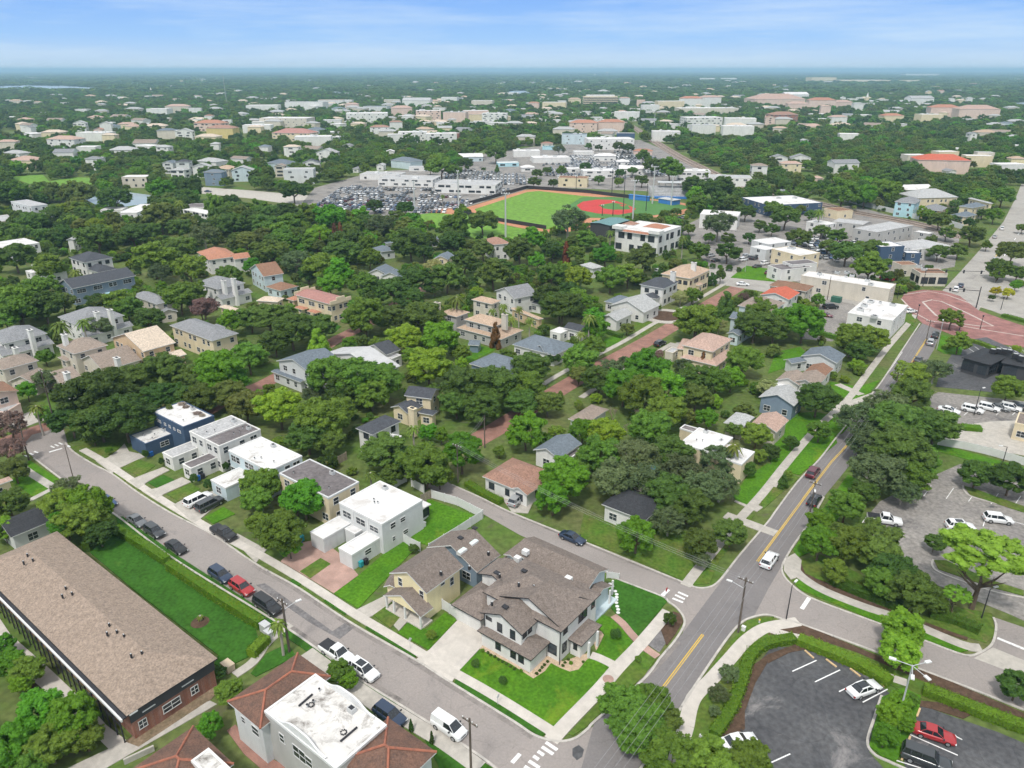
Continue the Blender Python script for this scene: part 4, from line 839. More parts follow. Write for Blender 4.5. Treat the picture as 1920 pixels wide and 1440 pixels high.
H('flat_building','low pale flat roofed building at the left edge below the grey office','building',[('M4',(-120,270),(20,330),(165,280),4,{})],D=dict(kind='flat',wall='beige',roof='gravel'))
H('flat_building','white flat roofed building cut by the left edge beside palms','building',[('M4',(-120,470),(0,520),(295,460),6,dict(roof='mem2'))],D=dict(kind='flat',wall='white'))
H('house','white flat roofed house half hidden by trees left of the charcoal hip roof','house',[('M4',(235,625),(330,670),(490,640),5.5,dict(roof='mem2')),('M4',(190,670),(250,690),(330,670),3,dict(roof='mem2'))],D=dict(kind='flat',wall='white'))
H('flat_building','long white commercial building with dark windows behind the left trees','building',[('M4',(880,235),(960,260),(1190,170),7,dict(roof='mem2')),('M4',(750,215),(870,235),(960,190),4,dict(roof='mem2'))],D=dict(kind='flat',wall='white'))
H('flat_building','white modern building with a dark glazed front and sloped white roof','building',[('M4',(1370,210),(1520,262),(1650,235),5,dict(roof='mem2',dark=True)),('M4',(1360,190),(1500,215),(1640,170),4,dict(roof='tar'))],D=dict(kind='flat',wall='white',ww=2))
H('house','small white house with a pale grey roof left of the leaning palm','house',[('M4',(495,440),(520,455),(605,410),5.5,dict(kind='gable',roof='lgrey',wall='white'))])
# centre
def ex_red(root,org,info):
 c,u,v,hu,hv,h=info[0]
 for s in (-1,1):
  mb=MB(); q=c+u*hu*s; mb.box(tuple(q),v,hv+.15,.14,h - .3,h+.9,wallm('cream')); mb.box(tuple(q),v,hv*.4,.16,h+.9,h+1.7,wallm('cream')); mb.build('gable_parapet',root,org)
 for k in (-.55,.15):
  mb=MB(); p=c+u*hu*k - v*(hv+.8); roof_prism(mb,p,u,v,2.2,1.2,3.1,'hip','a',.5,roofm('terra'),wallm('cream')); mb.build('porch_roof',root,org)
H('townhouse','long cream townhouse with a red roof and orange porch roofs','townhouse',[('M5',(290,850),(590,920),(710,880),6.6,dict(kind='gable',ridge='a',slope=.25,roof='pinkr',wall='cream',wsp=2.4)),('M5',(225,880),(300,900),(380,870),3,dict(kind='hip',roof='terra',wall='tan'))],extras=ex_red)
H('house','cream roofed single storey house left of the cream townhouse','house',[('M5',(0,895),(150,905),(215,875),3.2,dict(kind='hip',roof='cream',wall='cream'))])
H('house','pale blue house with brown stained roofs behind the cream townhouse','house',[('M5',(-50,655),(75,725),(210,690),6,dict(kind='gable',ridge='b')),('M5',(70,790),(160,825),(320,785),3.2,dict(kind='hip'))],D=dict(roof='rust',wall='blue'))
H('house','white house with weathered dark grey roofs and a sandy yard','house',[('M5',(840,685),(940,715),(1040,650),3.6,dict(kind='gable',ridge='b')),('M5',(930,715),(1055,745),(1125,690),3.4,dict(kind='gable',ridge='b'))],D=dict(roof='slate',wall='white'))
H('house','house with a steep charcoal gable roof among centre trees','house',[('M5',(1330,580),(1400,615),(1490,550),5.5,dict(kind='gable',ridge='b'))],D=dict(roof='slate',wall='cream'))
H('house','grey roofed house behind the dark tree near the ball field','house',[('M5',(1290,425),(1335,450),(1390,430),3.5,dict(kind='gable'))],D=dict(roof='slate',wall='grey'))
H('house','white windowed house with a grey roof behind a bright garden','house',[('M5',(870,500),(960,540),(1050,515),3.5,dict(kind='hip')),('M5',(960,460),(1000,480),(1030,460),3.5,dict(kind='gable'))],D=dict(roof='slate',wall='grey'))
H('house','white house with a brown hip roof and balcony beside the outfield','house',[('M5',(1710,435),(1800,488),(1910,465),7,dict(kind='hip'))],D=dict(roof='brownr',wall='white'))
TT='tan tiled houses in the centre'
H('house','tan tiled hip roof house with a chimney, left one of the tan group','house',[('M5',(1375,985),(1540,1018),(1605,980),5.8,dict(kind='hip'))],D=dict(roof='tanr',wall='taupe'),group=TT,extras=ch('M5',(1360,910,7.5),h=3,m='beige'))
H('house','tan tiled hip roof house with a red awning, rear one of the tan group','house',[('M5',(1615,885),(1720,925),(1840,895),5.8,dict(kind='hip'))],D=dict(roof='tanr',wall='beige'),group=TT)
H('house','large tan tiled house behind the small blue grey shed','house',[('M5',(1560,1035),(1760,1090),(1900,1045),6,dict(kind='hip')),('T6',(1290,255),(1560,345),(1720,270),3.2,dict(kind='hip'))],D=dict(roof='tanr',wall='taupe'),group=TT,extras=ch('M5',(1865,1000,8),h=3,m='beige'))
H('house','tan tiled low house right of the tan group beside tall palms','house',[('M6',(0,950),(110,985),(225,1030),3.4,dict(kind='hip'))],D=dict(roof='tanr',wall='tan'),group=TT)
H('garden_shed','small blue grey garden shed on a bright lawn','shed',[('T6',(1362,365),(1432,372),(1455,340),2.5,dict(kind='gable',ridge='a',roof='slate',wall='slate',W=[(1,0,.3,.9,1.6)]))])
H('apartment_building','long grey two storey building with a dark stained metal roof and side porch','apartment building',[('T6',(130,468),(320,535),(560,470),6,dict(kind='gable',ridge='b',slope=.3)),('T6',(95,535),(290,615),(330,590),3.0,dict(kind='gable',slope=.15,open_=False,ridge='a'))],D=dict(roof='slate',wall='grey'))
H('workshop_building','long low building with a pale ribbed metal roof behind the rounded centre trees','building',[('T6',(430,425),(640,530),(930,500),5.0,dict(kind='gable',ridge='b',slope=.25,roof='metal',wall='white'))])
H('house','small white house with a patched black roof beside an orange patio','house',[('T6',(690,385),(830,430),(930,395),4,dict(kind='gable',ridge='b')),('T6',(800,430),(870,460),(935,430),3.2,dict(kind='flat',roof='gravel'))],D=dict(roof='char',wall='white'))
H('house','beige house with stepped dark grey roofs and a square chimney','house',[('T6',(950,690),(1100,740),(1190,650),5.6,dict(kind='gable',ridge='a',slope=.4)),('T6',(865,765),(1000,805),(1110,740),3.4,dict(kind='gable',ridge='b')),('T6',(1040,800),(1110,840),(1170,790),3.4,dict(kind='hip'))],D=dict(roof='char',wall='cream'),extras=ch('T6',(1005,775,5.8),h=5,m='cream'))
H('house','white house with a ribbed charcoal hip roof in the centre','house',[('T6',(640,900),(775,968),(935,855),5.6,dict(kind='hip',ridge='b')),('T6',(790,990),(860,1010),(935,950),5.0,dict(kind='flat',roof='gravel'))],D=dict(roof='char',wall='white',dark=True))
H('house','single storey house with a dark slate blue hip roof right of the shed','house',[('T6',(1370,485),(1620,560),(1800,490),3.4,dict(kind='hip'))],D=dict(roof='slate',wall='slate'))
H('house','single storey house with a slate blue roof left of the curved brick street','house',[('T7',(0,362),(240,440),(415,365),3.4,dict(kind='hip')),('T7',(150,375),(240,440),(330,400),3.6,dict(kind='gable',ridge='b'))],D=dict(roof='slate',wall='white'))
H('house','white house with a dark roof and bright white flat carport beside the date palm','house',[('T7',(330,255),(400,290),(500,250),3.6,dict(kind='gable',roof='char')),('T7',(245,275),(310,295),(370,265),3.1,dict(kind='flat',roof='mem2'))],D=dict(wall='white'))
H('house','white house with a grey gable roof behind the tan tiled houses','house',[('M6',(-130,820),(80,905),(195,845),6,dict(kind='gable',ridge='b')),('M6',(110,905),(200,930),(290,900),3.2,dict(kind='gable',roof='char'))],D=dict(roof='grey',wall='white'))
H('house','rambling white house with pale grey roofs facing a garden circle','house',[('M6',(730,930),(1010,1010),(1115,925),3.8,dict(kind='gable',ridge='b')),('M6',(660,1020),(800,1078),(910,990),3.5,dict(kind='gable',ridge='b')),('M6',(690,900),(800,930),(880,870),3.2,dict(kind='hip',roof='slate'))],D=dict(roof='lgrey',wall='white'))
H('house','white two storey house with a charcoal hip roof behind the pale grey rambling roofs','house',[('M6',(955,772),(1160,800),(1255,752),6.6,dict(kind='hip',dark=True)),('M6',(970,860),(1090,895),(1150,850),3.4,dict(kind='hip'))],D=dict(roof='char',wall='white'))
H('house','large cream house with a broad tan tile roof and balconies by the cross street','house',[('M6',(1115,692),(1350,738),(1490,662),7,dict(kind='hip',dark=True,wsp=2.6)),('M6',(1340,770),(1400,790),(1440,765),3.4,dict(kind='hip'))],D=dict(roof='tanr',wall='cream'),extras=ch('M6',(1210,680,9),(1365,610,9.6),h=2,m='white'))
def ex_civic(root,org,info):
 c,u,v,hu,hv,h=info[0]
 mb=MB(); p=c - v*(hv+.1); roof_prism(mb,p,u,v,hu*.62,.9,h - .9,'hip','a',.9,roofm('terra'),M_trim); mb.build('tiled_canopy',root,org)
 for k in (-.86,.84):
  mb=MB(); p=c+u*hu*k - v*(hv - 1.2); mb.box(tuple(p),u,2.6,2.2,h - .3,h+1.1,wallm('white')); mb.build('corner_tower',root,org)
 mb=MB(); p=c+u*hu*.25+v*hv*.25; roof_prism(mb,p,u,v,hu*.45,hv*.4,h+.1,'hip','a',.3,roofm('terra'),M_trim); mb.build('tiled_roof',root,org)
 mb=MB(); p=c - u*hu*.9+v*hv*.1; roof_prism(mb,p,u,v,3,3,h+.15,'hip','a',.4,roofm('brownr'),M_trim); mb.build('tower_roof',root,org)
H('civic_building','white two storey civic building with red tile trim beside the ball field','civic building',[('M6',(775,348),(1185,415),(1270,335),10,dict(kind='flat',wall='white',roof='mem2',dark=True,ww=2.2,wh=2.6,wsp=4.6,storeys=2))],extras=ex_civic)
H('flat_building','white two storey flat roofed building right of the ball field seats','building',[('M6',(1410,245),(1680,262),(1715,228),7,dict(kind='flat',wall='white',roof='mem2',wsp=6))])
H('house','house with a white roof showing between rounded centre trees below the civic building','house',[('M6',(510,625),(620,660),(690,640),4,dict(kind='hip',roof='lgrey',wall='white'))])
H('house','salmon pink tiled two storey house beside the brick street','house',[('T7',(1090,365),(1310,407),(1420,328),6.6,dict(kind='hip')),('T7',(1080,445),(1355,510),(1440,415),3.4,dict(kind='hip')),('T7',(1060,390),(1100,400),(1140,330),3.2,dict(kind='hip'))],D=dict(roof='salmon',wall='cream'))
H('house','pale blue grey house with brown and grey roofs below the orange roof','house',[('T7',(1450,112),(1640,145),(1760,95),6.2,dict(kind='hip',roof='taupe')),('T7',(1395,190),(1530,230),(1600,190),5,dict(kind='gable',roof='slate')),('T7',(1380,290),(1480,320),(1560,240),3.4,dict(kind='gable',roof='slate'))],D=dict(wall='blue'))
H('shop_building','white shop with a vivid orange tile roof near the paved crossing','shop',[('M7',(-60,850),(180,890),(240,835),6,dict(kind='gable',slope=.3,roof='red',wall='white'))])
H('shop_building','low shop with a dull brown hip roof above the vivid orange roof','shop',[('M7',(5,780),(250,830),(350,785),5,dict(kind='hip',slope=.3,roof='rust',wall='beige'))])
H('store_building','white flat roofed store with five roof units beside the paved crossing','store',[('M7',(600,985),(940,1095),(1050,930),6,dict(kind='flat',wall='white',roof='mem2',wsp=6))],extras=lambda r,o,i: acunits(r,o,'M7',[(770,910),(720,938),(692,968),(935,932),(797,1022)],6.0,s=.9))
H('warehouse_building','wedge shaped beige building with a white roof along the crossing street','building',[('M7',(250,705),(900,812),(960,770),6,dict(kind='flat',wall='beige',roof='mem2',wsp=14))],extras=lambda r,o,i: acunits(r,o,'M7',[(590,690),(630,715),(745,750),(770,780),(520,690),(385,700)],6,s=.8))
H('store_building','dark navy two level store with a white roof among street trees','store',[('M7',(745,455),(840,492),(1025,485),8.5,dict(wsp=9)),('M7',(1005,520),(1060,548),(1150,538),5.5,dict(wsp=8))],D=dict(kind='flat',wall='navy',roof='mem2'),extras=lambda r,o,i: acunits(r,o,'M7',[(1035,518),(1058,518)],5.5,s=.6))
H('restaurant_building','restaurant with a broad rust brown roof and glass front at the crossing','restaurant',[('M7',(935,600),(1080,660),(1130,625),4.6,dict(kind='flat')),('M7',(1080,650),(1190,712),(1350,690),5.0,dict(kind='flat',ww=2.4,wh=2.4,wsp=3,storeys=1,dark=True))],D=dict(roof='rust',wall='beige'),extras=lambda r,o,i: acunits(r,o,'M7',[(1170,665),(1130,640)],5.0,s=1.0))
H('mall_building','long grey flat roofed shopping strip below the railway','building',[('M7',(485,300),(640,378),(760,300),6,{}),('M7',(640,350),(800,385),(1090,330),6.3,{}),('M7',(1095,375),(1170,402),(1245,385),5,dict(roof='mem2'))],D=dict(kind='flat',wall='taupe',roof='gravel',wsp=5))
H('store_building','low pale grey roofed store behind the navy store','store',[('M7',(880,465),(1070,515),(1365,480),5,{})],D=dict(kind='flat',wall='white',roof='gravel',wsp=8))
H('store_building','small white flat roofed building left of the grey shopping strip','store',[('M7',(290,300),(400,335),(515,312),5.5,{})],D=dict(kind='flat',wall='white',roof='mem2',wsp=4))
H('store_building','white flat roofed building with rooftop unit above the dark stained roof','store',[('M7',(30,505),(200,548),(390,535),6,{})],D=dict(kind='flat',wall='cream',roof='mem2',wsp=5),extras=lambda r,o,i: acunits(r,o,'M7',[(175,505)],6,s=1.4))
H('store_building','white building with a dark weathered flat roof above the wedge shaped building','store',[('M7',(0,630),(110,665),(330,640),5,{}),('M7',(110,600),(200,625),(370,610),6,{})],D=dict(kind='flat',wall='white',roof='tar',wsp=6))
H('store_building','pale roofed building left of the small white flat roofed buildings','store',[('M7',(-120,440),(20,470),(175,450),5,{}),('M7',(-130,490),(-40,520),(60,500),5,{})],D=dict(kind='flat',wall='grey',roof='mem2',wsp=6))
H('store_building','white roofed warehouse with navy walls beside the railway','store',[('M7',(-200,120),(30,178),(410,160),6,dict(roof='mem2'))],D=dict(kind='flat',wall='navy',wsp=5),extras=lambda r,o,i: acunits(r,o,'M7',[(80,128),(200,128),(110,70)],6,s=1.2))
H('store_building','brown roofed low building at the end of the navy walled warehouse','store',[('M7',(420,200),(500,225),(640,215),4.5,{})],D=dict(kind='flat',wall='cream',roof='rust',wsp=6))
AP='apartment houses beyond the railway'
for lab,a,b,c_,hh,wl,rf in (('light aqua apartment house with a grey hip roof beyond the railway',(948,152),(1060,162),(1150,140),8,'aqua','grey'),('tan apartment house with a grey hip roof right of the aqua one',(1150,208),(1240,222),(1345,195),5,'tan','grey'),
  ('tan apartment house with a dark hip roof nearest the pale concrete road',(1430,185),(1510,205),(1640,180),7,'cream','slate'),('tan apartment house with a wide dark hip roof nearest the camera of its group',(1370,250),(1460,272),(1570,250),5,'cream','slate'),
  ('row of cream apartments with a long pale roof beyond the railway',(975,90),(1150,125),(1430,118),7,'cream','lgrey'),('apartment row with stepped pale roofs left of the pale concrete road',(1500,125),(1600,150),(1690,165),7,'cream','lgrey')):
 H('apartment_house',lab,'apartment house',[('M7',a,b,c_,hh,dict(kind='hip',wall=wl,roof=rf))],group=AP)
# right middle ground
H('house','grey house with a curved dark grey roof and small side wing near the main road','house',[('T8',(215,435),(375,500),(500,430),4.2,dict(kind='gable',ridge='b',slope=.35)),('T8',(100,460),(180,480),(265,465),3.0,dict(kind='gable'))],D=dict(roof='slate',wall='grey'))
H('house','brown and grey roofed bungalow in front of the curved dark grey roof','house',[('T8',(160,600),(300,640),(380,570),3.6,dict(kind='gable',ridge='b')),('T8',(50,590),(150,620),(260,570),3.2,dict(kind='gable')),('T8',(230,540),(330,590),(420,520),3.5,dict(kind='gable',ridge='b',roof='rust'))],D=dict(roof='taupe',wall='white'))
H('house','house with a broad light grey gable roof and dark blue end wall','house',[('T8',(-60,700),(150,790),(240,690),4.0,dict(kind='gable',ridge='b'))],D=dict(roof='lgrey',wall='slate'))
H('house','low pinkish tan roofed house with a pale flat wing left of the light grey gable','house',[('T8',(-120,880),(20,955),(135,850),3.6,dict(kind='gable',ridge='b')),('T7',(1360,865),(1480,895),(1560,830),3.2,dict(kind='gable',roof='lgrey',slope=.12))],D=dict(roof='salmon',wall='beige'))
H('pavilion_building','black roofed modern pavilion with dark glass walls','restaurant',[('T8',(1245,445),(1390,515),(1570,430),4.2,dict(kind='hip',slope=.25,dark=True,ww=2.2,wh=2.4,wsp=2.8)),('T8',(1500,480),(1646,570),(1790,470),4.0,dict(kind='hip',slope=.25,dark=True,ww=2.2,wh=2.4,wsp=2.8))],D=dict(roof='black',wall='dark',trim='dark'),
  extras=lambda r,o,i: roofbits(r,o,'T8',[(1445,410),(1480,408),(1518,410),(1552,415),(1590,440),(1625,455)],5.4,name='roof_vent',s=.7,h=.8))
H('flat_building','cream walled low building cut by the right edge at the concrete yard','building',[('T8',(1590,865),(1720,950),(1850,850),4,dict(kind='flat',wall='cream',roof='brown'))])
def ex_stucco(root,org,info):
 p=tg('T7',1345,950,6.3); mb=MB(); mb.tube((p.x,p.y,5),(p.x,p.y,6.2),.05,m=M_steel); mb.tube((p.x,p.y,6.2),(p.x+.05,p.y - .2,6.3),.4,.5,n=12,m=M_trim); mb.build('satellite_dish',root,org)
H('flat_roof_house','cream stucco house with a bright white flat roof behind palms','house',[('T7',(1080,995),(1290,1075),(1420,960),5.2,{}),('T7',(1290,1075),(1440,1140),(1560,1052),4.4,dict(dark=True)),('T7',(1080,900),(1200,940),(1275,925),4.0,dict(roof='tar'))],D=dict(kind='flat',wall='cream',roof='mem2',rim='trim'),extras=ex_stucco)
H('house','white house with a long dark slate roof above the brown hip roofed cottage','house',[('T7',(135,1040),(275,1115),(450,1000),3.6,dict(kind='gable',ridge='b',roof='slate',wall='white')),('T7',(280,1105),(370,1130),(450,1040),2.8,dict(kind='flat',roof='tar',wall='white'))])
H('cottage_house','white cottage with a rusty brown hip roof and black shutters','house',[('P',(904,893),(958,921),(1020,880),3.2,dict(kind='hip',ridge='b',roof='brownr',wall='white',ww=.9,dark=True)),('P',(955,915),(985,930),(1030,900),3.0,dict(kind='gable',ridge='b',roof='brownr',wall='white',dark=True))])
H('house','house with a dull tan hip roof half hidden by bare branches','house',[('T7',(360,840),(500,900),(620,780),3.4,dict(kind='hip',roof='taupe',wall='grey'))])
H('house','white house with a black roof under the grey mossy oaks','house',[('P',(1128,945),(1205,985),(1250,940),3.6,dict(kind='hip',roof='black',wall='white'))])
H('garden_shed','dark blue garden shed beside the white umbrella and blossom tree','shed',[('T8',(70,740),(120,765),(160,700),2.8,dict(kind='gable',roof='slate',wall='slate'))])
H('carport','dark carport with a red awning beside the brick street','carport',[('T7',(985,405),(1050,425),(1080,390),2.8,dict(kind='flat',roof='gravel',wall='beige'))])
# foliage meshes
def ico(sub=1):
 t=(1+5 ** .5)/2
 v=[(-1,t,0),(1,t,0),(-1,-t,0),(1,-t,0),(0,-1,t),(0,1,t),(0,-1,-t),(0,1,-t),(t,0,-1),(t,0,1),(-t,0,-1),(-t,0,1)]
 f=[(0,11,5),(0,5,1),(0,1,7),(0,7,10),(0,10,11),(1,5,9),(5,11,4),(11,10,2),(10,7,6),(7,1,8),(3,9,4),(3,4,2),(3,2,6),(3,6,8),(3,8,9),(4,9,5),(2,4,11),(6,2,10),(8,6,7),(9,8,1)]
 v=[Vector(p).normalized() for p in v]
 for _ in range(sub):
  c={}; nf=[]
  def mid(a,b):
   k=(min(a,b),max(a,b))
   if k not in c: v.append(((v[a]+v[b])/2).normalized()); c[k]=len(v) - 1
   return c[k]
  for a,b,d in f:
   x,y,z=mid(a,b),mid(b,d),mid(d,a); nf += [(a,x,z),(b,y,x),(d,z,y),(x,y,z)]
  f=nf
 return np.array([tuple(p) for p in v]),np.array(f)
ICO1,ICO2=ico(1),ico(2)
def mesh_np(name,V,F,nper):
 me=bpy.data.meshes.new(name); nv,nf=len(V),len(F)
 me.vertices.add(nv); me.vertices.foreach_set('co',V.astype(np.float32).ravel())
 me.loops.add(nf*nper); me.loops.foreach_set('vertex_index',F.astype(np.int32).ravel())
 me.polygons.add(nf); me.polygons.foreach_set('loop_start',(np.arange(nf)*nper).astype(np.int32)); me.polygons.foreach_set('loop_total',np.full(nf,nper,np.int32))
 me.update(calc_edges=True); return me
def leaves(P,Nrm,size,seed,asp=1.0,jit=0.55):
 """one leaf-clump quad per point, facing roughly along Nrm"""
 r=np.random.default_rng(seed); n=len(P)
 nn=Nrm+r.normal(0,jit,(n,3)); nn /= np.linalg.norm(nn,axis=1)[:,None]
 a=r.normal(0,1,(n,3)); t=np.cross(nn,a); t /= np.linalg.norm(t,axis=1)[:,None]; b=np.cross(nn,t)
 s=(size*r.uniform(0.55,1.3,n))[:,None]
 k=r.uniform(0.55,1.1,(n,4,1))
 V=np.stack([P - t*s*k[:,0],P - b*s*asp*k[:,1]*.7,P+t*s*k[:,2],P+b*s*asp*k[:,3]*.7],1).reshape(-1,3)
 return V,np.arange(4*n).reshape(n,4)
def crown(name,seed,shape='round',nl=9000,ls=0.055,nclump=34,core=True,gap=0.0,sub=0):
 r=np.random.default_rng(seed)
 C,Rr=[],[]
 for i in range(nclump):
  u=(i+.5)/nclump; z=1 - u*1.55 if shape != 'cone' else r.uniform(-1,1)
  th=i*2.39996+r.uniform(-.4,.4); q=math.sqrt(max(0,1 - z*z))
  if shape == 'cone':
   zz=r.uniform(-1,1); rad=(1 - (zz+1)/2) ** .8*.82+.05
   C.append((rad*math.cos(th)*.8,rad*math.sin(th)*.8,zz)); Rr.append(.16+.22*rad); continue
  k=r.uniform(.52,.80)
  if shape == 'flat': C.append((q*math.cos(th)*(k+.12),q*math.sin(th)*(k+.12),.25+z*.55*k+r.uniform(-.15,.15))); Rr.append(r.uniform(.15,.27))
  else: C.append((q*math.cos(th)*k,q*math.sin(th)*k,z*k+r.uniform(-.06,.06))); Rr.append(r.uniform(.20,.36))
 C=np.array(C); Rr=np.array(Rr)
 if sub:   # break each lobe into smaller tufts so the outline is ragged
  C2,R2=[],[]
  for c,q in zip(C,Rr):
   C2.append(c); R2.append(q*.72)
   for _ in range(sub):
    d_=r.normal(0,1,3); d_ /= np.linalg.norm(d_); d_[2]=abs(d_[2])*.9 if d_[2] > -.8 else d_[2]
    C2.append(c+d_*q*r.uniform(.55,.9)); R2.append(q*r.uniform(.28,.5))
  C=np.array(C2); Rr=np.array(R2)
 wgt=Rr ** 2/(Rr ** 2).sum(); idx=r.choice(len(C),nl,p=wgt)
 d=r.normal(0,1,(nl,3)); d /= np.linalg.norm(d,axis=1)[:,None]
 d[:,2]=np.where(d[:,2] < -.45,-d[:,2],d[:,2])
 rad=Rr[idx]*(1+r.normal(0,.13,nl) - gap*.1)
 P=C[idx]+d*rad[:,None]*np.array([1,1,.9])
 keep=np.ones(nl,bool)
 if core and shape == 'round':
  keep=np.linalg.norm(P/np.array([1,1,1]),axis=1) > .42
 P,d2=P[keep],d[keep]
 V,F=leaves(P,d2*1.0+np.array([0,0,.35]),ls,seed+1)
 me_parts_v,me_parts_f=[V],[np.concatenate([F],0)]
 off=len(V)
 if core:
  iv,if_=ICO1
  for c,rr in zip(C,Rr):
   nzv=iv*(rr*(.72+.22*r.random(len(iv)))[:,None])+c
   me_parts_v.append(nzv); q=np.concatenate([if_,if_[:,2:3]],1)[:,:4]+off; me_parts_f.append(q); off += len(iv)
 V=np.concatenate(me_parts_v);
 quads=me_parts_f[0]; tris=(np.concatenate(me_parts_f[1:])[:,:3] if core else np.zeros((0,3),int))
 me=bpy.data.meshes.new(name); me.vertices.add(len(V)); me.vertices.foreach_set('co',V.astype(np.float32).ravel())
 nl_=quads.size+tris.size; me.loops.add(nl_); me.loops.foreach_set('vertex_index',np.concatenate([quads.ravel(),tris.ravel()]).astype(np.int32))
 nq,ntr=len(quads),len(tris); me.polygons.add(nq+ntr)
 me.polygons.foreach_set('loop_start',np.concatenate([np.arange(nq)*4,nq*4+np.arange(ntr)*3]).astype(np.int32))
 me.polygons.foreach_set('loop_total',np.concatenate([np.full(nq,4),np.full(ntr,3)]).astype(np.int32))
 me.update(calc_edges=True); me.materials.append(leafm('oak')); return me
CR={'near': [crown('crown',10+i,'round',15000,.046,34,sub=6) for i in range(6)],'mid': [crown('crown',30+i,'round',6500,.065,26,sub=5) for i in range(5)],
      'cone': [crown('crown',50+i,'cone',4500,.07,40) for i in range(2)],'flat': [crown('crown',60+i,'flat',14000,.036,64,gap=1,sub=3) for i in range(2)],
      'moss': [crown('crown',70+i,'round',9500,.048,34,core=False,gap=2,sub=4) for i in range(4)],
      'far': [crown('crown',90+i,'round',900,.15,16,sub=2) for i in range(5)]}
def trunk_mesh(seed,lean=0.12,nb=5,spread=.55,bark=None,tall=False):
 r=random.Random(seed); mb=MB(); m=bark or M_bark
 p=Vector((0,0,-.2)); rad=.065; pts=[p]
 top=Vector((r.uniform(-lean,lean),r.uniform(-lean,lean),.55))
 midp=Vector((top.x*.3,top.y*.3,.28))
 mb.tube(p,midp,rad,rad*.75,7,m); mb.tube(midp,top,rad*.75,rad*.5,7,m)
 for i in range(nb):
  a=i*2.4+r.random(); st=midp.lerp(top,r.uniform(.2,1)); e1=st+Vector((math.cos(a)*spread*.5,math.sin(a)*spread*.5,.16)); e2=e1+Vector((math.cos(a+.3)*spread*.45,math.sin(a+.3)*spread*.45,.17))
  mb.tube(st,e1,rad*.45,rad*.28,5,m); mb.tube(e1,e2,rad*.28,rad*.08,5,m)
  e3=e1+Vector((math.cos(a - .7)*spread*.3,math.sin(a - .7)*spread*.3,.22)); mb.tube(e1,e3,rad*.22,rad*.06,4,m)
 me=mb.mesh('trunk'); return me
TR=[trunk_mesh(i) for i in range(4)]; TRP=[trunk_mesh(9+i,bark=M_bark2,nb=7) for i in range(2)]
def bare_mesh(seed):
 r=random.Random(seed); mb=MB()
 def grow(p,d,ln,rad,lv):
  q=p+d*ln; mb.tube(p,q,rad,rad*.6,4,leafm('twig'))
  if lv == 0: return
  for i in range(3 if lv > 2 else 4):
   nd=(d+Vector((r.uniform(-.7,.7),r.uniform(-.7,.7),r.uniform(-.1,.6)))).normalized(); grow(q,nd,ln*r.uniform(.55,.8),rad*.55,lv - 1)
 grow(Vector((0,0,-.1)),Vector((0,0,1)),.36,.03,5); return mb.mesh('branches')
BARE=[bare_mesh(3),bare_mesh(8)]
def palm_mesh(seed,date=False):
 r=random.Random(seed); mb=MB(); n=30 if date else 24
 for i in range(n):
  a=i*2.39996; up=1.0 - 1.7*i/n; ln=r.uniform(.85,1.1); w=.11 if not date else .07
  dirh=Vector((math.cos(a),math.sin(a),0)); side=Vector((-dirh.y,dirh.x,0)); P=[]
  for k in range(5):
   t=k/4; P.append(dirh*(ln*t*(1 - .25*abs(up)))+Vector((0,0,up*t*.75 - .75*t*t)))
  for k in range(4):
   w0,w1=w*(1 - abs(k/4 - .45))*1.3,w*(1 - abs((k+1)/4 - .45))*1.3*(0.2 if k == 3 else 1)
   for s in (-1,1):
    d0=Vector((0,0,-.04)); mb.face([P[k],P[k+1],P[k+1]+side*s*w1+d0,P[k]+side*s*w0+d0],leafm('palm'))
 return mb.mesh('fronds')
PALM=[palm_mesh(1),palm_mesh(2),palm_mesh(3,True)]
mbp=MB(); mbp.tube((0,0,-.2),(.02,.01,.5),.05,.038,8,M_bark2); mbp.tube((.02,.01,.5),(0,0,1.0),.038,.045,8,M_bark2); PTRUNK=mbp.mesh('trunk')
ALLTREES=[]
KIND={  # leaf, mesh set, vertical ratio, trunk ratio, words
 'oak': ('oak','n',.72,'grey green spreading tree'),'dark': ('dark','n',.75,'dark green dense tree'),'mid': ('mid','n',.82,'fresh green rounded tree'),'bright': ('bright','n',.88,'bright green leafy tree'),
 'lime': ('lime','n',.85,'yellow green leafy tree'),'olive': ('olive','n',.8,'olive green tree'),'yellow': ('yellow','n',.8,'vivid yellow tree'),'moss': ('moss','m',.75,'grey mossy open crowned tree'),
 'rust': ('rust','c',2.0,'rust brown conical tree'),'cyp': ('cypress','c',2.6,'narrow dark cypress tree'),'plum': ('plum','m',.85,'purple brown leafed tree'),'pine': ('pine','f',.55,'tall flat topped pine tree'),
 'conic': ('lime','c',1.15,'yellow green cone shaped tree'),'dcone': ('oak','c',1.2,'dull green cone shaped tree'),'pale': ('pale','m',.8,'pale blossoming tree'),'top': ('dark','n',1.25,'clipped egg shaped tree')}
def place_tree(x,y,wpx,kind,t='P',hr=1.0):
 X,Y=tp(t,x,y); w_=wpx*(.98 if t[0] == 'M' else 1.07)/TILES[t][2]
 vr=KIND[kind][2] if kind in KIND else 0.8
 zc=6.0
 for _ in range(6):
  p=G(X,Y,zc); Rr=w_/2*depth(p)/FPX
  if kind == 'palm' or kind == 'date': zc=max(3.5,2.6*Rr+2)*hr if hr != 1 else max(3.5,2.6*Rr+2)
  elif kind == 'bare': zc=Rr*1.0
  elif kind == 'pine': zc=Rr*1.55
  elif KIND[kind][1] == 'c': zc=Rr*vr+.3
  else: zc=(Rr*vr+.35+Rr*.1)*hr
 p=G(X,Y,zc); Rr=max(.25,w_/2*depth(p)/FPX)
 return dict(x=p.x,y=p.y,zc=zc,R=Rr,kind=kind,vr=vr,px=(X,Y))
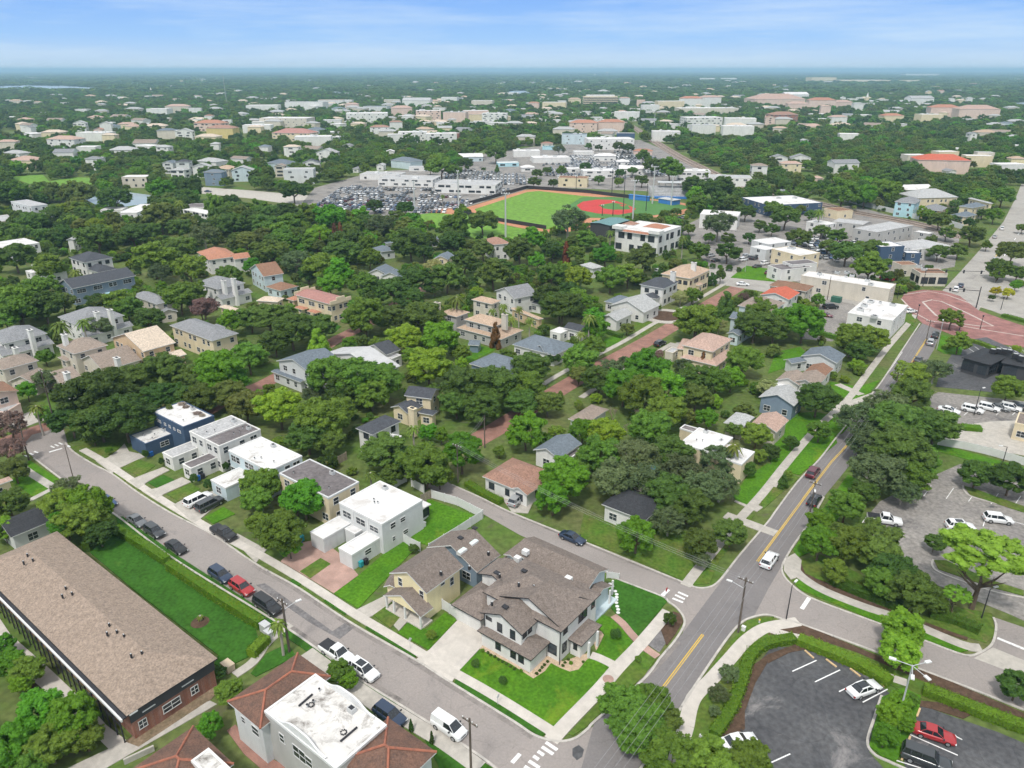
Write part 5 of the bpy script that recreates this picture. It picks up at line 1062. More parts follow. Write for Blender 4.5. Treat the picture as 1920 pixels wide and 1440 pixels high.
def build_tree(T,label,group=None):
 k=T['kind']; x,y,zc,Rr,vr=T['x'],T['y'],T['zc'],T['R'],T['vr']
 r=random.Random(int(x*13+y*7)); rz=r.uniform(0,6.28); dist=math.hypot(x,y)
 OCC.append((x,y,Rr*.75))
 if k in ('palm','date'):
  root=thing('palm_tree',(x,y,0),label,'palm tree',group,rz)
  c=link('fronds',PALM[2 if k == 'date' else r.randrange(2)],root); c.location=(0,0,zc); c.scale=(Rr,Rr,Rr)
  tk=link('trunk',PTRUNK,root); tk.scale=(min(6,3+Rr),min(6,3+Rr),zc+.1); return root
 if k == 'bare':
  root=thing('bare_tree',(x,y,0),label,'tree',group,rz)
  b=link('branches',BARE[r.randrange(2)],root); s=Rr*1.15; b.scale=(s,s,s*1.05)
  return root
 lf,ms,_,_w=KIND[k]
 if zc - Rr*vr < .5 and Rr < 2.2 and k not in ('conic','dcone','rust','cyp'): nm,cat='shrub','shrub'
 else: nm,cat={'pine': ('pine_tree','pine tree'),'cyp': ('cypress_tree','cypress tree'),'rust': ('cypress_tree','cypress tree')}.get(k,('oak_tree' if k in ('oak','dark','moss') else 'leafy_tree','tree'))
 root=thing(nm,(x,y,0),label,cat,group,rz)
 ml={'n': CR['near'] if dist < 230 else CR['mid'],'m': CR['moss'],'c': CR['cone'],'f': CR['flat']}[ms]
 c=link('crown' if nm != 'shrub' else 'foliage',ml[r.randrange(len(ml))],root); c.location=(0,0,zc); c.scale=(Rr*r.uniform(.95,1.05),Rr*r.uniform(.95,1.05),Rr*vr)
 c.material_slots[0].link='OBJECT'; c.material_slots[0].material=leafm(lf)
 if nm != 'shrub' and not (ms == 'c'):
  tk=link('trunk',(TRP if k in ('moss','pale') else TR)[r.randrange(2)],root)
  if k == 'pine': tk.scale=(Rr*1.15,Rr*1.15,zc*1.1)
  else: tk.scale=(Rr,Rr,max(zc*1.35,1))
 elif nm != 'shrub':
  tk=link('trunk',TR[0],root); tk.scale=(Rr*.5,Rr*.5,zc)
 return root
TREES={
 'T5': [(620,700,430,'dark'),(450,850,260,'dark'),(800,830,380,'dark'),(640,860,300,'dark'),(870,600,280,'oak'),(1050,540,320,'oak'),(1230,620,260,'oak'),(1400,540,330,'bright'),(1500,600,200,'bright'),(1290,710,250,'oak'),(1480,690,220,'olive'),(1580,760,260,'olive'),(1180,700,220,'dark'),(1600,450,220,'mid'),(1030,700,260,'dark'),
  (110,110,280,'mid'),(280,110,260,'dark'),(40,200,170,'mid'),(400,90,170,'olive'),(380,230,150,'palm'),(640,250,190,'moss'),(960,190,190,'oak'),(820,130,190,'mid'),(660,90,150,'oak'),(1150,60,230,'mid'),(1310,130,190,'plum'),(1480,220,170,'bright'),(1610,200,200,'oak'),(530,210,110,'palm'),
  (290,440,120,'mid'),(290,590,180,'moss'),(170,660,130,'bright'),(230,760,110,'palm'),(60,880,230,'plum'),(60,1040,200,'plum'),(90,1170,190,'olive'),(430,1290,200,'moss'),(400,1400,260,'mid'),(560,1410,300,'bright'),(60,1390,230,'dark'),(700,1045,50,'bright'),(600,950,140,'dark'),(290,810,120,'mid')],
 'T6': [(80,190,260,'oak'),(230,270,300,'oak'),(400,260,230,'oak'),(120,350,200,'dark'),(400,355,165,'conic'),(600,360,110,'bright'),(700,180,270,'mid'),(860,190,220,'oak'),(955,325,220,'lime'),(1180,330,250,'bright'),(1070,190,280,'oak'),(1290,60,130,'palm'),(1010,440,140,'lime'),(1110,510,280,'lime'),(480,570,330,'mid'),(650,600,330,'mid'),(820,590,280,'mid'),(560,660,260,'dark'),(740,680,230,'mid'),(370,680,170,'moss'),
  (150,770,290,'lime'),(20,700,110,'bright'),(430,860,360,'mid'),(550,790,220,'mid'),(330,950,290,'oak'),(480,990,230,'oak'),(1370,640,350,'oak'),(1540,640,330,'oak'),(1290,740,230,'oak'),(1450,770,260,'oak'),(1010,895,105,'palm'),(1110,930,120,'bright'),(1190,945,110,'bright'),(830,1060,300,'oak'),(1090,1140,330,'mid'),(960,1110,220,'dark'),(1180,1200,200,'mid'),(1320,1060,270,'bright'),(735,1190,90,'palm'),
  (50,1270,230,'mid'),(310,1350,290,'bright'),(880,20,240,'dark'),(1000,60,180,'oak'),(1540,300,80,'rust'),(1590,110,80,'palm'),(1640,190,80,'palm'),(1520,140,70,'palm'),(1320,420,130,'mid'),(870,1200,160,'dark'),(1560,1050,90,'mid')],
 'T7': [(320,120,260,'dark'),(230,60,200,'dark'),(420,60,150,'mid'),(45,125,70,'palm'),(115,200,90,'palm'),(443,290,90,'date'),(500,180,110,'palm'),(540,260,160,'bright'),(520,380,170,'mid'),(430,460,220,'mid'),(270,450,90,'dark'),(120,510,260,'oak'),(640,520,170,'moss'),(720,470,90,'moss'),(560,590,220,'oak'),(430,560,130,'olive'),(100,640,260,'mid'),(50,740,240,'oak'),(230,740,200,'oak'),
  (860,520,270,'bright'),(720,630,260,'bright'),(980,660,270,'bright'),(840,690,300,'mid'),(990,800,260,'mid'),(890,900,260,'mid'),(650,780,200,'bare'),(800,780,240,'bare'),(740,880,150,'bare'),(580,800,150,'bare'),(1170,590,250,'oak'),(1100,510,150,'moss'),(1310,600,210,'mid'),(1410,580,170,'bright'),(1180,700,220,'oak'),(1490,470,230,'mid'),(1190,225,280,'mid'),(1330,240,110,'pale'),
  (1560,240,250,'dark'),(1600,150,190,'mid'),(1380,110,130,'dcone'),(1170,50,120,'mid'),(1085,60,110,'pale'),(1490,60,80,'plum'),(1230,470,65,'rust'),(740,260,90,'olive'),(945,425,70,'plum'),(1640,650,150,'pale'),(1260,840,160,'bright'),(1570,950,200,'mid'),(1430,910,120,'oak'),(1435,1010,120,'palm'),(1320,1100,200,'moss'),(1510,1160,120,'dark'),(1590,1080,100,'mid'),
  (90,920,250,'bright'),(450,920,180,'bright'),(600,950,240,'lime'),(560,1070,270,'mid'),(330,1230,300,'bright'),(260,1350,230,'bright'),(410,1180,180,'mid'),(800,1080,240,'moss'),(1020,1050,240,'oak'),(660,1230,280,'moss'),(830,1250,260,'moss'),(1080,1190,260,'moss'),(1010,1330,260,'oak'),(1190,1300,260,'moss'),(1340,1260,220,'moss'),(1130,1400,230,'oak'),(480,1080,150,'mid'),(310,700,60,'dcone')],
 'T8': [(230,220,260,'bright'),(130,200,200,'mid'),(40,260,220,'dark'),(320,80,100,'mid'),(540,330,230,'mid'),(680,330,200,'mid'),(590,400,180,'dark'),(320,720,260,'oak'),(330,920,150,'mid'),(150,990,110,'dark'),(25,1050,120,'dark'),(910,570,220,'mid'),(1070,530,200,'moss'),(930,680,250,'oak'),(1180,190,150,'mid'),(1230,350,150,'mid'),(760,780,300,'moss'),(600,850,270,'moss'),(820,870,330,'oak'),(1080,890,260,'oak'),
  (640,1000,260,'moss'),(840,1040,380,'oak'),(1000,1110,210,'mid'),(700,1190,330,'moss'),(920,1220,260,'mid'),(620,1310,200,'dark'),(500,1400,230,'mid'),(1540,650,190,'mid'),(1340,1190,220,'dark'),(1560,1230,250,'dark'),(130,1200,70,'mid'),(100,1240,70,'dcone'),(1465,20,70,'yellow'),(1545,30,80,'yellow'),(1600,390,60,'lime'),(420,560,60,'mid'),(1000,900,260,'oak'),(870,1300,200,'moss')],
 'C': [(700,130,220,'bright'),(1060,170,210,'oak'),(1230,120,190,'oak'),(880,50,200,'moss'),(1070,270,110,'moss'),(640,1110,300,'mid'),(790,1080,260,'mid'),(720,1210,330,'mid'),(840,1180,220,'oak'),(890,1380,330,'mid'),(1100,1400,300,'mid'),(1330,1400,260,'mid'),(890,600,80,'dark'),(585,685,62,'dark'),(708,825,42,'mid'),(1160,1020,120,'moss'),(1220,910,120,'moss'),(1140,1120,80,'moss')],
 'B': [(140,110,300,'mid'),(20,60,150,'mid'),(190,190,150,'bright'),(125,620,115,'palm'),(470,905,150,'mid'),(520,950,110,'bright'),(985,690,60,'mid'),(1232,850,50,'dark'),(1388,945,52,'dark'),(871,1195,30,'cyp'),(988,1265,30,'cyp'),(885,205,60,'dark')],
 'Z6': [(1410,900,370,'mid'),(1380,1060,300,'mid'),(1790,1060,300,'bright'),(280,590,65,'top'),(765,840,85,'top'),(905,900,90,'top'),(1090,715,75,'top'),(440,665,60,'top')],
 'A': [(460,40,260,'mid'),(560,120,180,'dark'),(370,60,200,'bright'),(20,100,150,'bright'),(230,1130,270,'bright'),(400,1170,280,'bright'),(60,1320,270,'bright'),(280,1310,250,'mid'),(480,1260,200,'mid'),(180,1410,200,'mid'),(1280,1010,160,'mid'),(1180,1200,140,'bright'),(20,750,130,'bright'),(60,850,170,'bright'),(150,900,180,'mid'),(120,960,130,'bright'),(1235,900,80,'dark'),(1125,585,45,'palm',.25)],
 'D': [(440,170,260,'mid'),(290,170,220,'bright'),(300,60,160,'bright'),(600,140,250,'oak'),(720,340,260,'dark'),(640,400,200,'mid'),(820,450,280,'dark'),(640,250,250,'oak'),(380,330,150,'mid'),(940,170,130,'oak'),(1230,250,440,'pine'),(1060,470,150,'pine'),(750,660,240,'lime'),(740,790,220,'lime'),(1400,980,200,'dark'),(740,1080,150,'bright'),(690,1140,150,'bright'),(760,1180,130,'bright'),(660,1260,140,'bright'),(800,1060,100,'mid'),(930,510,150,'dark')],
 'M4': [(100,80,250,'mid'),(600,90,230,'olive'),(860,130,270,'oak'),(1200,60,220,'bright'),(1430,60,220,'dark'),(480,225,150,'lime'),(720,340,170,'lime'),(820,270,160,'dark'),(250,310,250,'oak'),(60,370,200,'oak'),(440,400,100,'mid'),(720,430,320,'oak'),(1000,400,260,'oak'),(1200,260,300,'olive'),(1340,350,220,'oak'),(1530,400,260,'moss'),(1150,580,330,'mid'),(1200,680,200,'moss'),(1340,500,280,'oak'),(1420,650,280,'mid'),(1750,320,280,'oak'),(1850,440,190,'olive'),(1640,340,180,'dark'),(110,560,310,'oak'),(370,650,250,'mid'),(560,670,120,'palm'),(320,800,280,'mid'),(140,950,340,'mid'),(900,900,230,'mid'),(740,900,190,'dark'),(1430,840,260,'mid'),(1100,1010,170,'oak'),(1510,970,180,'plum'),(1720,705,230,'mid'),(1340,150,100,'palm'),(1890,640,150,'bright'),(1690,240,130,'dark')],
 'M5': [(280,70,220,'dark'),(80,340,260,'oak'),(230,330,210,'mid'),(230,250,230,'dark'),(560,270,260,'bright'),(780,270,180,'bright'),(890,180,140,'dark'),(930,330,250,'moss'),(1120,200,150,'dark'),(1060,260,120,'oak'),(1180,270,110,'oak'),(350,395,120,'yellow'),(440,390,130,'yellow'),(590,390,70,'rust'),(635,385,75,'rust'),(480,450,70,'rust'),(740,420,190,'oak'),(110,530,310,'oak'),(300,600,250,'moss'),(480,640,300,'mid'),(640,530,300,'oak'),(620,680,240,'bright'),(850,570,200,'mid'),(1160,470,300,'dark'),(1260,530,180,'dark'),(1500,330,270,'mid'),(1700,300,250,'oak'),(1480,450,220,'dark'),(1560,610,240,'oak'),(1700,510,190,'olive'),(1780,690,300,'oak'),(1330,640,180,'pale'),(1200,740,320,'oak'),(1430,720,290,'oak'),(800,780,270,'mid'),(900,870,180,'dark'),(560,770,220,'bright'),(1340,790,170,'oak'),(390,690,180,'dark'),(780,1000,280,'mid'),(1400,105,50,'palm'),(1850,630,150,'oak')],
 'M6': [(420,290,320,'moss'),(405,530,75,'rust'),(150,440,220,'bright'),(60,520,270,'oak'),(190,600,150,'bright'),(300,520,200,'dark'),(480,540,160,'mid'),(700,550,190,'bright'),(980,580,260,'olive'),(300,700,250,'mid'),(500,720,250,'lime'),(740,720,250,'mid'),(870,700,220,'mid'),(430,830,230,'dark'),(540,900,150,'bright'),(360,930,310,'dark'),(1380,110,160,'bright'),(1500,60,250,'oak'),(1660,170,180,'oak'),(1550,320,300,'moss'),(1400,520,180,'mid'),(1620,530,210,'oak'),(1285,420,100,'palm'),(740,375,90,'palm'),(1230,620,120,'olive'),(1565,705,90,'top'),(1350,850,150,'mid'),(1600,910,150,'dcone'),(1380,1040,300,'mid'),(1850,1010,230,'mid'),(1330,360,110,'oak'),(1620,430,130,'oak'),(1780,420,110,'dark'),(1480,420,100,'mid'),(1860,330,120,'oak'),(610,1020,170,'bright'),(1150,240,90,'oak'),(1230,230,100,'oak'),(980,290,130,'oak'),(600,640,100,'mid'),(1750,230,170,'oak')],
 'F2': [(1390,462,45,'oak'),(1447,470,42,'dark'),(1562,462,75,'oak'),(1615,470,70,'dark'),(1225,478,75,'moss'),(870,502,125,'oak'),(745,470,120,'mid'),(700,560,95,'dark'),(560,575,150,'mid'),(500,585,70,'bright'),(1085,664,75,'oak'),(1192,668,65,'dark'),(1240,602,65,'mid'),(1370,580,75,'dark'),(1450,650,65,'oak'),(1570,612,65,'dark'),(1690,655,85,'oak'),(1560,662,60,'mid'),(1850,590,150,'mid'),(1750,570,120,'dark'),(1700,520,85,'mid'),(876,588,32,'dcone'),(1100,615,70,'oak'),(1160,600,60,'oak'),(800,592,30,'dark'),(640,600,80,'oak'),(1640,600,60,'oak')],
 'F3': [(60,690,150,'oak'),(230,700,160,'dark'),(420,690,140,'oak'),(130,625,60,'mid')],
 'M7': [(130,260,250,'oak'),(40,200,150,'mid'),(230,420,210,'oak'),(400,370,140,'oak'),(520,410,160,'oak'),(590,530,260,'oak'),(450,480,150,'oak'),(760,640,270,'mid'),(800,520,240,'oak'),(700,500,150,'mid'),(1290,290,190,'oak'),(1210,150,120,'oak'),(1410,170,110,'oak'),(1340,390,140,'oak'),(1530,400,210,'oak'),(1280,530,170,'oak'),(1430,520,150,'oak'),(1830,530,230,'olive'),(1740,650,210,'oak'),(1870,690,150,'oak'),(390,220,110,'palm'),(650,185,50,'palm'),(1700,250,140,'bright'),(1760,110,190,'mid'),(1910,350,100,'oak'),(1610,240,110,'oak'),(1510,310,95,'dark'),(1410,280,100,'dark'),(330,250,120,'oak'),(250,210,90,'olive'),(900,610,90,'mid'),(1230,440,100,'oak'),(30,360,120,'oak'),(1640,480,90,'mid'),(1680,870,60,'dark'),(1720,700,120,'mid'),(1860,780,90,'bright'),(730,110,190,'bright'),(560,90,280,'mid'),(870,70,240,'mid')],
}
LM=[('long brown roofed apartment building',130,1150),('bottom Spanish style building',620,1350),('yellow house',800,1080),('white corner house',1010,1150),('pale grey cubic house',700,960),('cream tar roofed house',600,900),('pale blue flat roofed house',490,850),('white two roofed flat house',400,830),('navy flat roofed house',320,790),('black parking lot',1520,1330),
      ('pale parking lot',1780,980),('black pavilion',1860,680),('white store with roof units',1640,590),('red paved crossing',1830,600),('wedge shaped white roof',1590,525),('rust roofed restaurant',1720,510),('navy store',1690,465),('civic building',1212,440),('ball field',1100,395),('broad tan roofed house',1290,510),('salmon tiled house',1320,650),
      ('white stucco flat roof',1345,840),('brown roofed cottage',960,890),('slate roofed house above the cottage',1045,835),('charcoal hip roofed white house',705,800),('beige house with square chimney',780,750),('long grey metal roofed building',590,680),('cream red roofed townhouse',600,570),('orange roofed house',418,480),('navy row house',188,535),('cream grey roofed house',385,620),
      ('peach house',270,640),('house with twin chimneys',180,595),('timber framed house',20,730),('tan tiled houses',900,600),('blue grey shed',890,645),('rambling pale grey roofs',1190,580),('curved dark grey roof',1550,665),('light grey gable roof',1470,740),('pinkish roofed bungalow',1440,790),('brick street',1180,660),('main road bend',1590,830),('street intersection',1370,1130),
      ('car dealership',720,360),('grey box office',60,395),('long white commercial building',265,400),('railway',1600,390),('aqua apartments',1700,380),('pale concrete road',1870,450),('black roofed house under mossy oaks',1185,960)]
used={}
ORD=['','second ','third ','fourth ','fifth ','sixth ','seventh ','eighth ','ninth ','tenth ']
def rel_label(words,X,Y,lms=None):
 name,lx,ly=min(lms or LM,key=lambda q: (q[1] - X) ** 2+((q[2] - Y)*1.3) ** 2)
 dx,dy=X - lx,Y - ly
 rel=('right of' if dx > 0 else 'left of') if abs(dx) > abs(dy)*1.1 else ('in front of' if dy > 0 else 'behind')
 return words,rel,name,math.hypot(dx,dy)
def relabel(items,lms=None):
 """items: (words, X, Y) -> unique labels, ranked by distance to the landmark when several look alike"""
 L_=[rel_label(w,X,Y,lms) for w,X,Y in items]; out_=[None]*len(L_); G_={}
 for i,(w,r,n,d) in enumerate(L_): G_.setdefault((w,r,n),[]).append((d,i))
 for (w,r,n),l in G_.items():
  l.sort()
  for k,(d,i) in enumerate(l):
   base='%s %s the %s' % (w,r,n)
   if len(l) > 1: base='%s, %snearest' % (base,ORD[min(k,9)])
   j=base; q=2
   while j in used: j='%s, variant further out' % base if q == 2 else base+' '+'again'*q; q += 1
   used[j]=1; out_[i]=j
 return out_
SZ=lambda R_: 'small ' if R_ < 2.6 else ('large ' if R_ > 6.5 else '')
TL=[]
for t,lst in TREES.items():
 for q in lst:
  if t == 'T7' and q[1] > 1040 and q[3] in ('moss','oak') and 560 < q[0] < 1400: q=(q[0],q[1],q[2]*1.22,q[3])
  if t == 'T8' and q[1] > 760 and q[3] in ('moss','oak') and q[0] < 1100: q=(q[0],q[1],q[2]*1.1,q[3])
  TL.append(place_tree(q[0],q[1],q[2],q[3],t,*(q[4:])))
items=[]
for T in TL:
 k=T['kind']; wd={'palm': 'slender palm tree','date': 'feathery date palm','bare': 'leafless grey brown tree'}.get(k) or KIND[k][3]
 if wd.endswith(' tree') and k not in ('palm','bare') and T['zc'] - T['R']*T['vr'] < .5 and T['R'] < 2.2 and k not in ('conic','dcone','rust','cyp'): wd=wd.replace(' tree',' shrub')
 items.append((SZ(T['R'])+wd,*T['px']))
labs=relabel(items)
def tgroup(T): return {'palm': 'palm trees','date': 'palm trees','bare': 'leafless trees','top': 'clipped garden shrubs'}.get(T['kind'],'trees of the neighbourhood')
TLs=sorted(zip(TL,labs),key=lambda q: -q[0]['R']/depth((q[0]['x'],q[0]['y'],0)))
print('hand trees',len(TL))
LEFT=[]
n_=0
for T,lab in TLs:
 build_tree(T,lab,tgroup(T))
SH=[('Z2',x,y,s) for x,y,s in ((480,1105,50),(535,1130,36),(565,1155,34),(608,1172,36),(648,1202,36),(690,1225,38),(732,1248,36),(775,1275,36),(818,1300,36),(885,1320,48),(1052,1348,46),(1085,1318,38),(1110,1285,38),(1135,1258,36),(1168,1222,36),(1330,1268,34),(1352,1235,30),(1388,1200,36),(1415,1235,50),(1543,1225,40))]
order={0: 'leftmost'}
for i,(t,x,y,s) in enumerate(SH):
 T=place_tree(x,y,s*.9,'dark' if i not in (0,9,18) else 'bright',t); T['zc']=T['R']*.8
 w_=['first','second','third','fourth','fifth','sixth','seventh','eighth','ninth','tenth'][i % 10]
 lab=('%s clipped shrub from the driveway in the gravel bed before the white corner house' % w_) if i < 10 else ('%s clipped shrub, counted from the corner, along the right gravel bed of the corner house' % w_)
 build_tree(T,lab,'clipped shrubs in the gravel bed')
def hedge(pts,wid,h,label,kind='hedge',t='P',name='hedge',dens=26):
 P=smooth([tg(t,*p,h*.6) for p in pts],5); r=np.random.default_rng(len(label)); V,Nn=[],[]
 for a,b in zip(P,P[1:]):
  a=np.array(a); b=np.array(b); ln=np.linalg.norm((b - a)[:2]); n=int(ln*dens*(wid+2*h));
  if n < 1: continue
  d=(b - a)/max(ln,1e-6); s=np.array([-d[1],d[0],0]); tt=r.random(n)[:,None]; base=a+(b - a)*tt; base[:,2]=0
  per=r.random(n)*(wid+2*h); off=np.where(per < h,-wid/2,np.where(per > h+wid,wid/2,per - h - wid/2)); zz=np.where(per < h,per,np.where(per > h+wid,per - h - wid,h))
  nn=np.where((per < h)[:,None],-s,np.where((per > h+wid)[:,None],s,np.array([0,0,1.])))
  V.append(base+s*off[:,None]+np.array([0,0,1])*zz[:,None]+r.normal(0,.09,(n,3))); Nn.append(nn)
 V=np.concatenate(V); Nn=np.concatenate(Nn); v,f=leaves(V,Nn,.15,5)
 c=P[0]; me=mesh_np(name,v - np.array([c.x,c.y,0]),f,4); me.materials.append(leafm(kind))
 o=bpy.data.objects.new(name,None); COL.objects.link(o); o.location=(c.x,c.y,0); tag(o,label,'hedge','hedges')
 fo=link('foliage',me,o)
 mb=MB(); ribbon(mb,[p - Vector((c.x,c.y,0)) for p in P],wid*.86,0,h*.93,leafm(kind)); mb.build('inner_growth',o)
 occ_line(P,2)
for a in (([(217,990),(262,1017),(313,1050)],1.5,1.5,'clipped hedge between lawn and street, upper part behind the apartment building'),
          ([(317,1057),(400,1112),(490,1168)],1.5,1.6,'long clipped hedge between the deep green lawn and the parked cars'),
          ([(205,990),(170,1015),(160,1025)],1.5,1.8,'short dark hedge at the top of the apartment lawn','hedged'),
          ([(470,1225),(490,1205),(500,1195)],1.6,1.4,'short hedge beside the utility boxes and curved walk'),
          ([(1497,1197),(1560,1222),(1620,1248),(1670,1278)],1.8,1.2,'hedge along the top edge of the black parking lot'),
          ([(1732,1290),(1790,1312),(1860,1340),(1960,1375)],1.8,1.2,'hedge behind the red car along the side street'),
          ([(1340,1375),(1375,1320),(1395,1262),(1410,1225),(1440,1205),(1490,1195)],1.6,1.0,'curving hedge beside the winding walk and black parking lot'),
          ([(1560,1085),(1620,1110),(1700,1140)],1.8,1.3,'dark hedge under the trees along the side street','hedged'),
          ([(1745,1148),(1790,1160),(1838,1180)],1.6,1.2,'dark clipped hedge at the foot of the flat topped pine','hedged'),
          ([(1805,800),(1840,803)],2.2,1.0,'low square hedge at the end of the row of white cars'),
          ([(876,905),(900,920),(940,940)],1.6,1.0,'low hedge between the lane and the brown roofed cottage'),
          ([(1770,652),(1800,640),(1830,640),(1900,668)],1.6,1.0,'hedge bordering the black parking bays by the pavilion'),
          ([(1520,620),(1570,632)],1.6,1.4,'hedge below the small lot beside the white store'),
          ([(1880,590),(1940,606)],2.0,.9,'low hedge edging the plaza by the crossing'),
          ([(1135,620),(1165,630)],1.5,1.2,'dark hedge across the front garden by the rambling roofs','hedged'),
          ([(640,1070),(620,1095),(600,1112)],.1,.1,'x')):
 if a[3] == 'x': continue
 hedge(*a[:3],a[3],*(a[4:]))
# clearings and far ground
CLEAR=[]
def clear(t,pts,z=0):
 CLEAR.append(np.array([tuple(tg(t,*p,z))[:2] for p in pts]))
def csheet(name,t,pts,m,z):
 o=sheet(name,t,pts,m,z); clear(t,pts); return o
M_water=mat('lake_water',(0.25,0.33,0.38),rough=0.25,var=0.05,scale=0.02,spec=0.6)
M_clay=mat('infield_clay',(0.50,0.05,0.045),rough=0.95,var=0.06,scale=0.15)
M_clay2=mat('warning_track_clay',(0.50,0.23,0.13),rough=0.95,var=0.08,scale=0.1)
M_turf=mat('field_turf',(0.15,0.29,0.04),rough=0.95,col2=(0.13,0.27,0.03),scale=0.05,scale2=0.4)
M_turf2=mat('field_turf_deep',(0.08,0.20,0.05),rough=0.95,var=0.06,scale=0.1)
M_ballast=mat('railway_ballast',(0.30,0.24,0.20),rough=1,var=0.15,scale=0.3)
csheet('parking_lot','P',[(560,388),(590,352),(700,322),(860,312),(1010,325),(1005,350),(885,385),(840,402),(700,405)],M_lot,0.05)
csheet('parking_lot','P',[(862,312),(900,290),(1000,275),(1200,262),(1290,300),(1400,345),(1310,365),(1250,360),(1000,350)],M_lot,0.055)
csheet('parking_lot','P',[(1270,430),(1340,395),(1500,400),(1640,470),(1660,520),(1500,530),(1420,512),(1330,500)],M_lot,0.05)
csheet('parking_lot','P',[(1430,400),(1600,385),(1800,440),(1790,500),(1680,520),(1560,470)],M_lot,0.045)
csheet('road','P',[(370,350),(470,357),(600,368),(590,390),(470,372),(370,362)],M_conc,0.05)
csheet('golf_green','P',[(15,332),(80,327),(92,340),(140,332),(182,334),(182,350),(100,350),(60,346)],M_turf,0.06)
csheet('pond','P',[(160,374),(190,362),(240,360),(285,366),(285,380),(230,388),(180,384)],M_water,0.06)
csheet('lake','P',[(-60,163),(60,160),(120,161),(195,165),(180,172),(60,169),(-60,172)],M_water,0.06)
csheet('lake','P',[(938,172),(985,169),(1010,173),(1000,181),(945,180)],M_water,0.06)
csheet('lake','P',[(1890,194),(1940,190),(1950,206),(1900,203)],M_water,0.06)
csheet('warning_track','P',[(872,390),(985,356),(1010,354),(1100,362),(1250,376),(1310,385),(1280,402),(1180,412),(1130,420),(1060,436),(1020,436),(900,412)],M_clay2,0.05)
sheet('outfield_turf','P',[(890,392),(988,360),(1010,358),(1090,367),(1130,370),(1120,400),(1060,430),(1022,430),(900,406)],M_turf,0.09)
sheet('infield_turf','P',[(1066,385),(1090,370),(1150,369),(1245,378),(1300,388),(1250,400),(1180,410),(1100,408),(1075,398)],M_turf2,0.12)
sheet('infield_clay','M6',[(485,180),(530,152),(640,136),(760,140),(850,170),(930,205),(900,232),(800,250),(640,240),(520,215)],M_clay,0.15)
sheet('infield_turf','M6',[(650,178),(760,160),(870,178),(890,210),(760,213),(690,204)],M_turf2,0.18)
sheet('pitching_mound','M6',[(805,180),(830,176),(855,182),(830,188)],M_clay,0.21)
csheet('outfield_turf','P',[(785,402),(840,396),(870,400),(960,425),(1030,436),(1000,450),(900,450),(840,432),(790,422)],M_turf,0.09)
sheet('infield_clay','M5',[(1270,235),(1330,218),(1440,198),(1510,215),(1490,250),(1400,240)],M_clay2,0.13)
def wall_line(name,label,cat,t,pts,h,m,th=.2,group=None,posts=None,z0=0.0):
 P=[tg(t,*p,0) for p in pts]; o=bpy.data.objects.new(name,None); COL.objects.link(o); o.location=(P[0].x,P[0].y,0); tag(o,label,cat,group)
 mb=MB(); ribbon(mb,P,th,z0,h,m); mb.build('panel',o,(P[0].x,P[0].y,0))
 if posts:
  for a,b in zip(P,P[1:]):
   n=max(1,int((b - a).length/posts))
   for i in range(n+1):
    q=a.lerp(b,i/n); mb=MB(); d=(b - a).normalized(); mb.box((q.x,q.y),Vector((d.x,d.y)),.07,.07+th/2,0,h+.08,m); mb.build('post',o,(P[0].x,P[0].y,0))
 return o
wall_line('outfield_fence','black outfield fence along the near side of the ball field','fence','P',[(870,402),(940,416),(1024,430)],2,M_dtrim)
wall_line('outfield_fence','long dark windscreen fence along the far side of the ball field','fence','P',[(880,384),(988,354),(1100,362),(1180,372)],2.2,M_dtrim)
M_blue=mat('dugout_blue',(0.05,0.20,0.55),rough=.6,var=.05)
def simple_block(name,label,cat,t,p1,p2,p3,h,wallc,roofc,kind='flat',parts=None,**k):
 c,u,v,hu,hv=rect(t,p1,p2,p3,h); root=thing(name,(c.x,c.y,0),label,cat); mb=MB(); mb.box(tuple(c),u,hu,hv,0,h - .3,wallc); mb.build('wall',root,(c.x,c.y,0)); mb=MB(); mb.box(tuple(c),u,hu+.3,hv+.3,h - .3,h,roofc); mb.build('roof',root,(c.x,c.y,0)); OCC.append((c.x,c.y,max(hu,hv))); return root
simple_block('dugout','blue dugout on the far side of the infield','dugout','M6',(880,98),(1030,122),(1034,112),3,M_blue,M_blue)
simple_block('dugout','blue dugout right of the grandstand on the ball field','dugout','M6',(1100,125),(1250,150),(1262,135),3,M_blue,M_steel)
gs=thing('grandstand',tg('M6',1200,130),'grey stepped grandstand with a pale canopy behind home plate','grandstand'); o_=gs.location
mb=MB(); u=Vector((math.cos(R(-8)),math.sin(R(-8)))); vv=Vector((-u.y,u.x))
for k in range(8): mb.box((o_.x+vv.x*k*1.3,o_.y+vv.y*k*1.3),u,11+k*.5,.66,0,1.2+k*.75,roofm('gravel') if k else M_blue)
mb.build('seating',gs,o_)
mb=MB(); q=Vector((o_.x,o_.y))+vv*10; mb.box(tuple(q),u,9,4,8.6,8.9,M_steel); mb.build('canopy',gs,o_)
for k in range(5):
 mb=MB(); p=q+u*(-8+k*4)+vv*3; mb.box(tuple(p),u,.2,.2,0,8.6,M_steel); mb.build('column',gs,o_)
house('batting_cage_building','dark batting cage building with a teal metal roof by the outfield corner','building',[('M6',(580,312),(705,352),(885,290),6,dict(kind='gable',slope=.1,roof='teal',wall='dark',trim='dark',win='none'))])
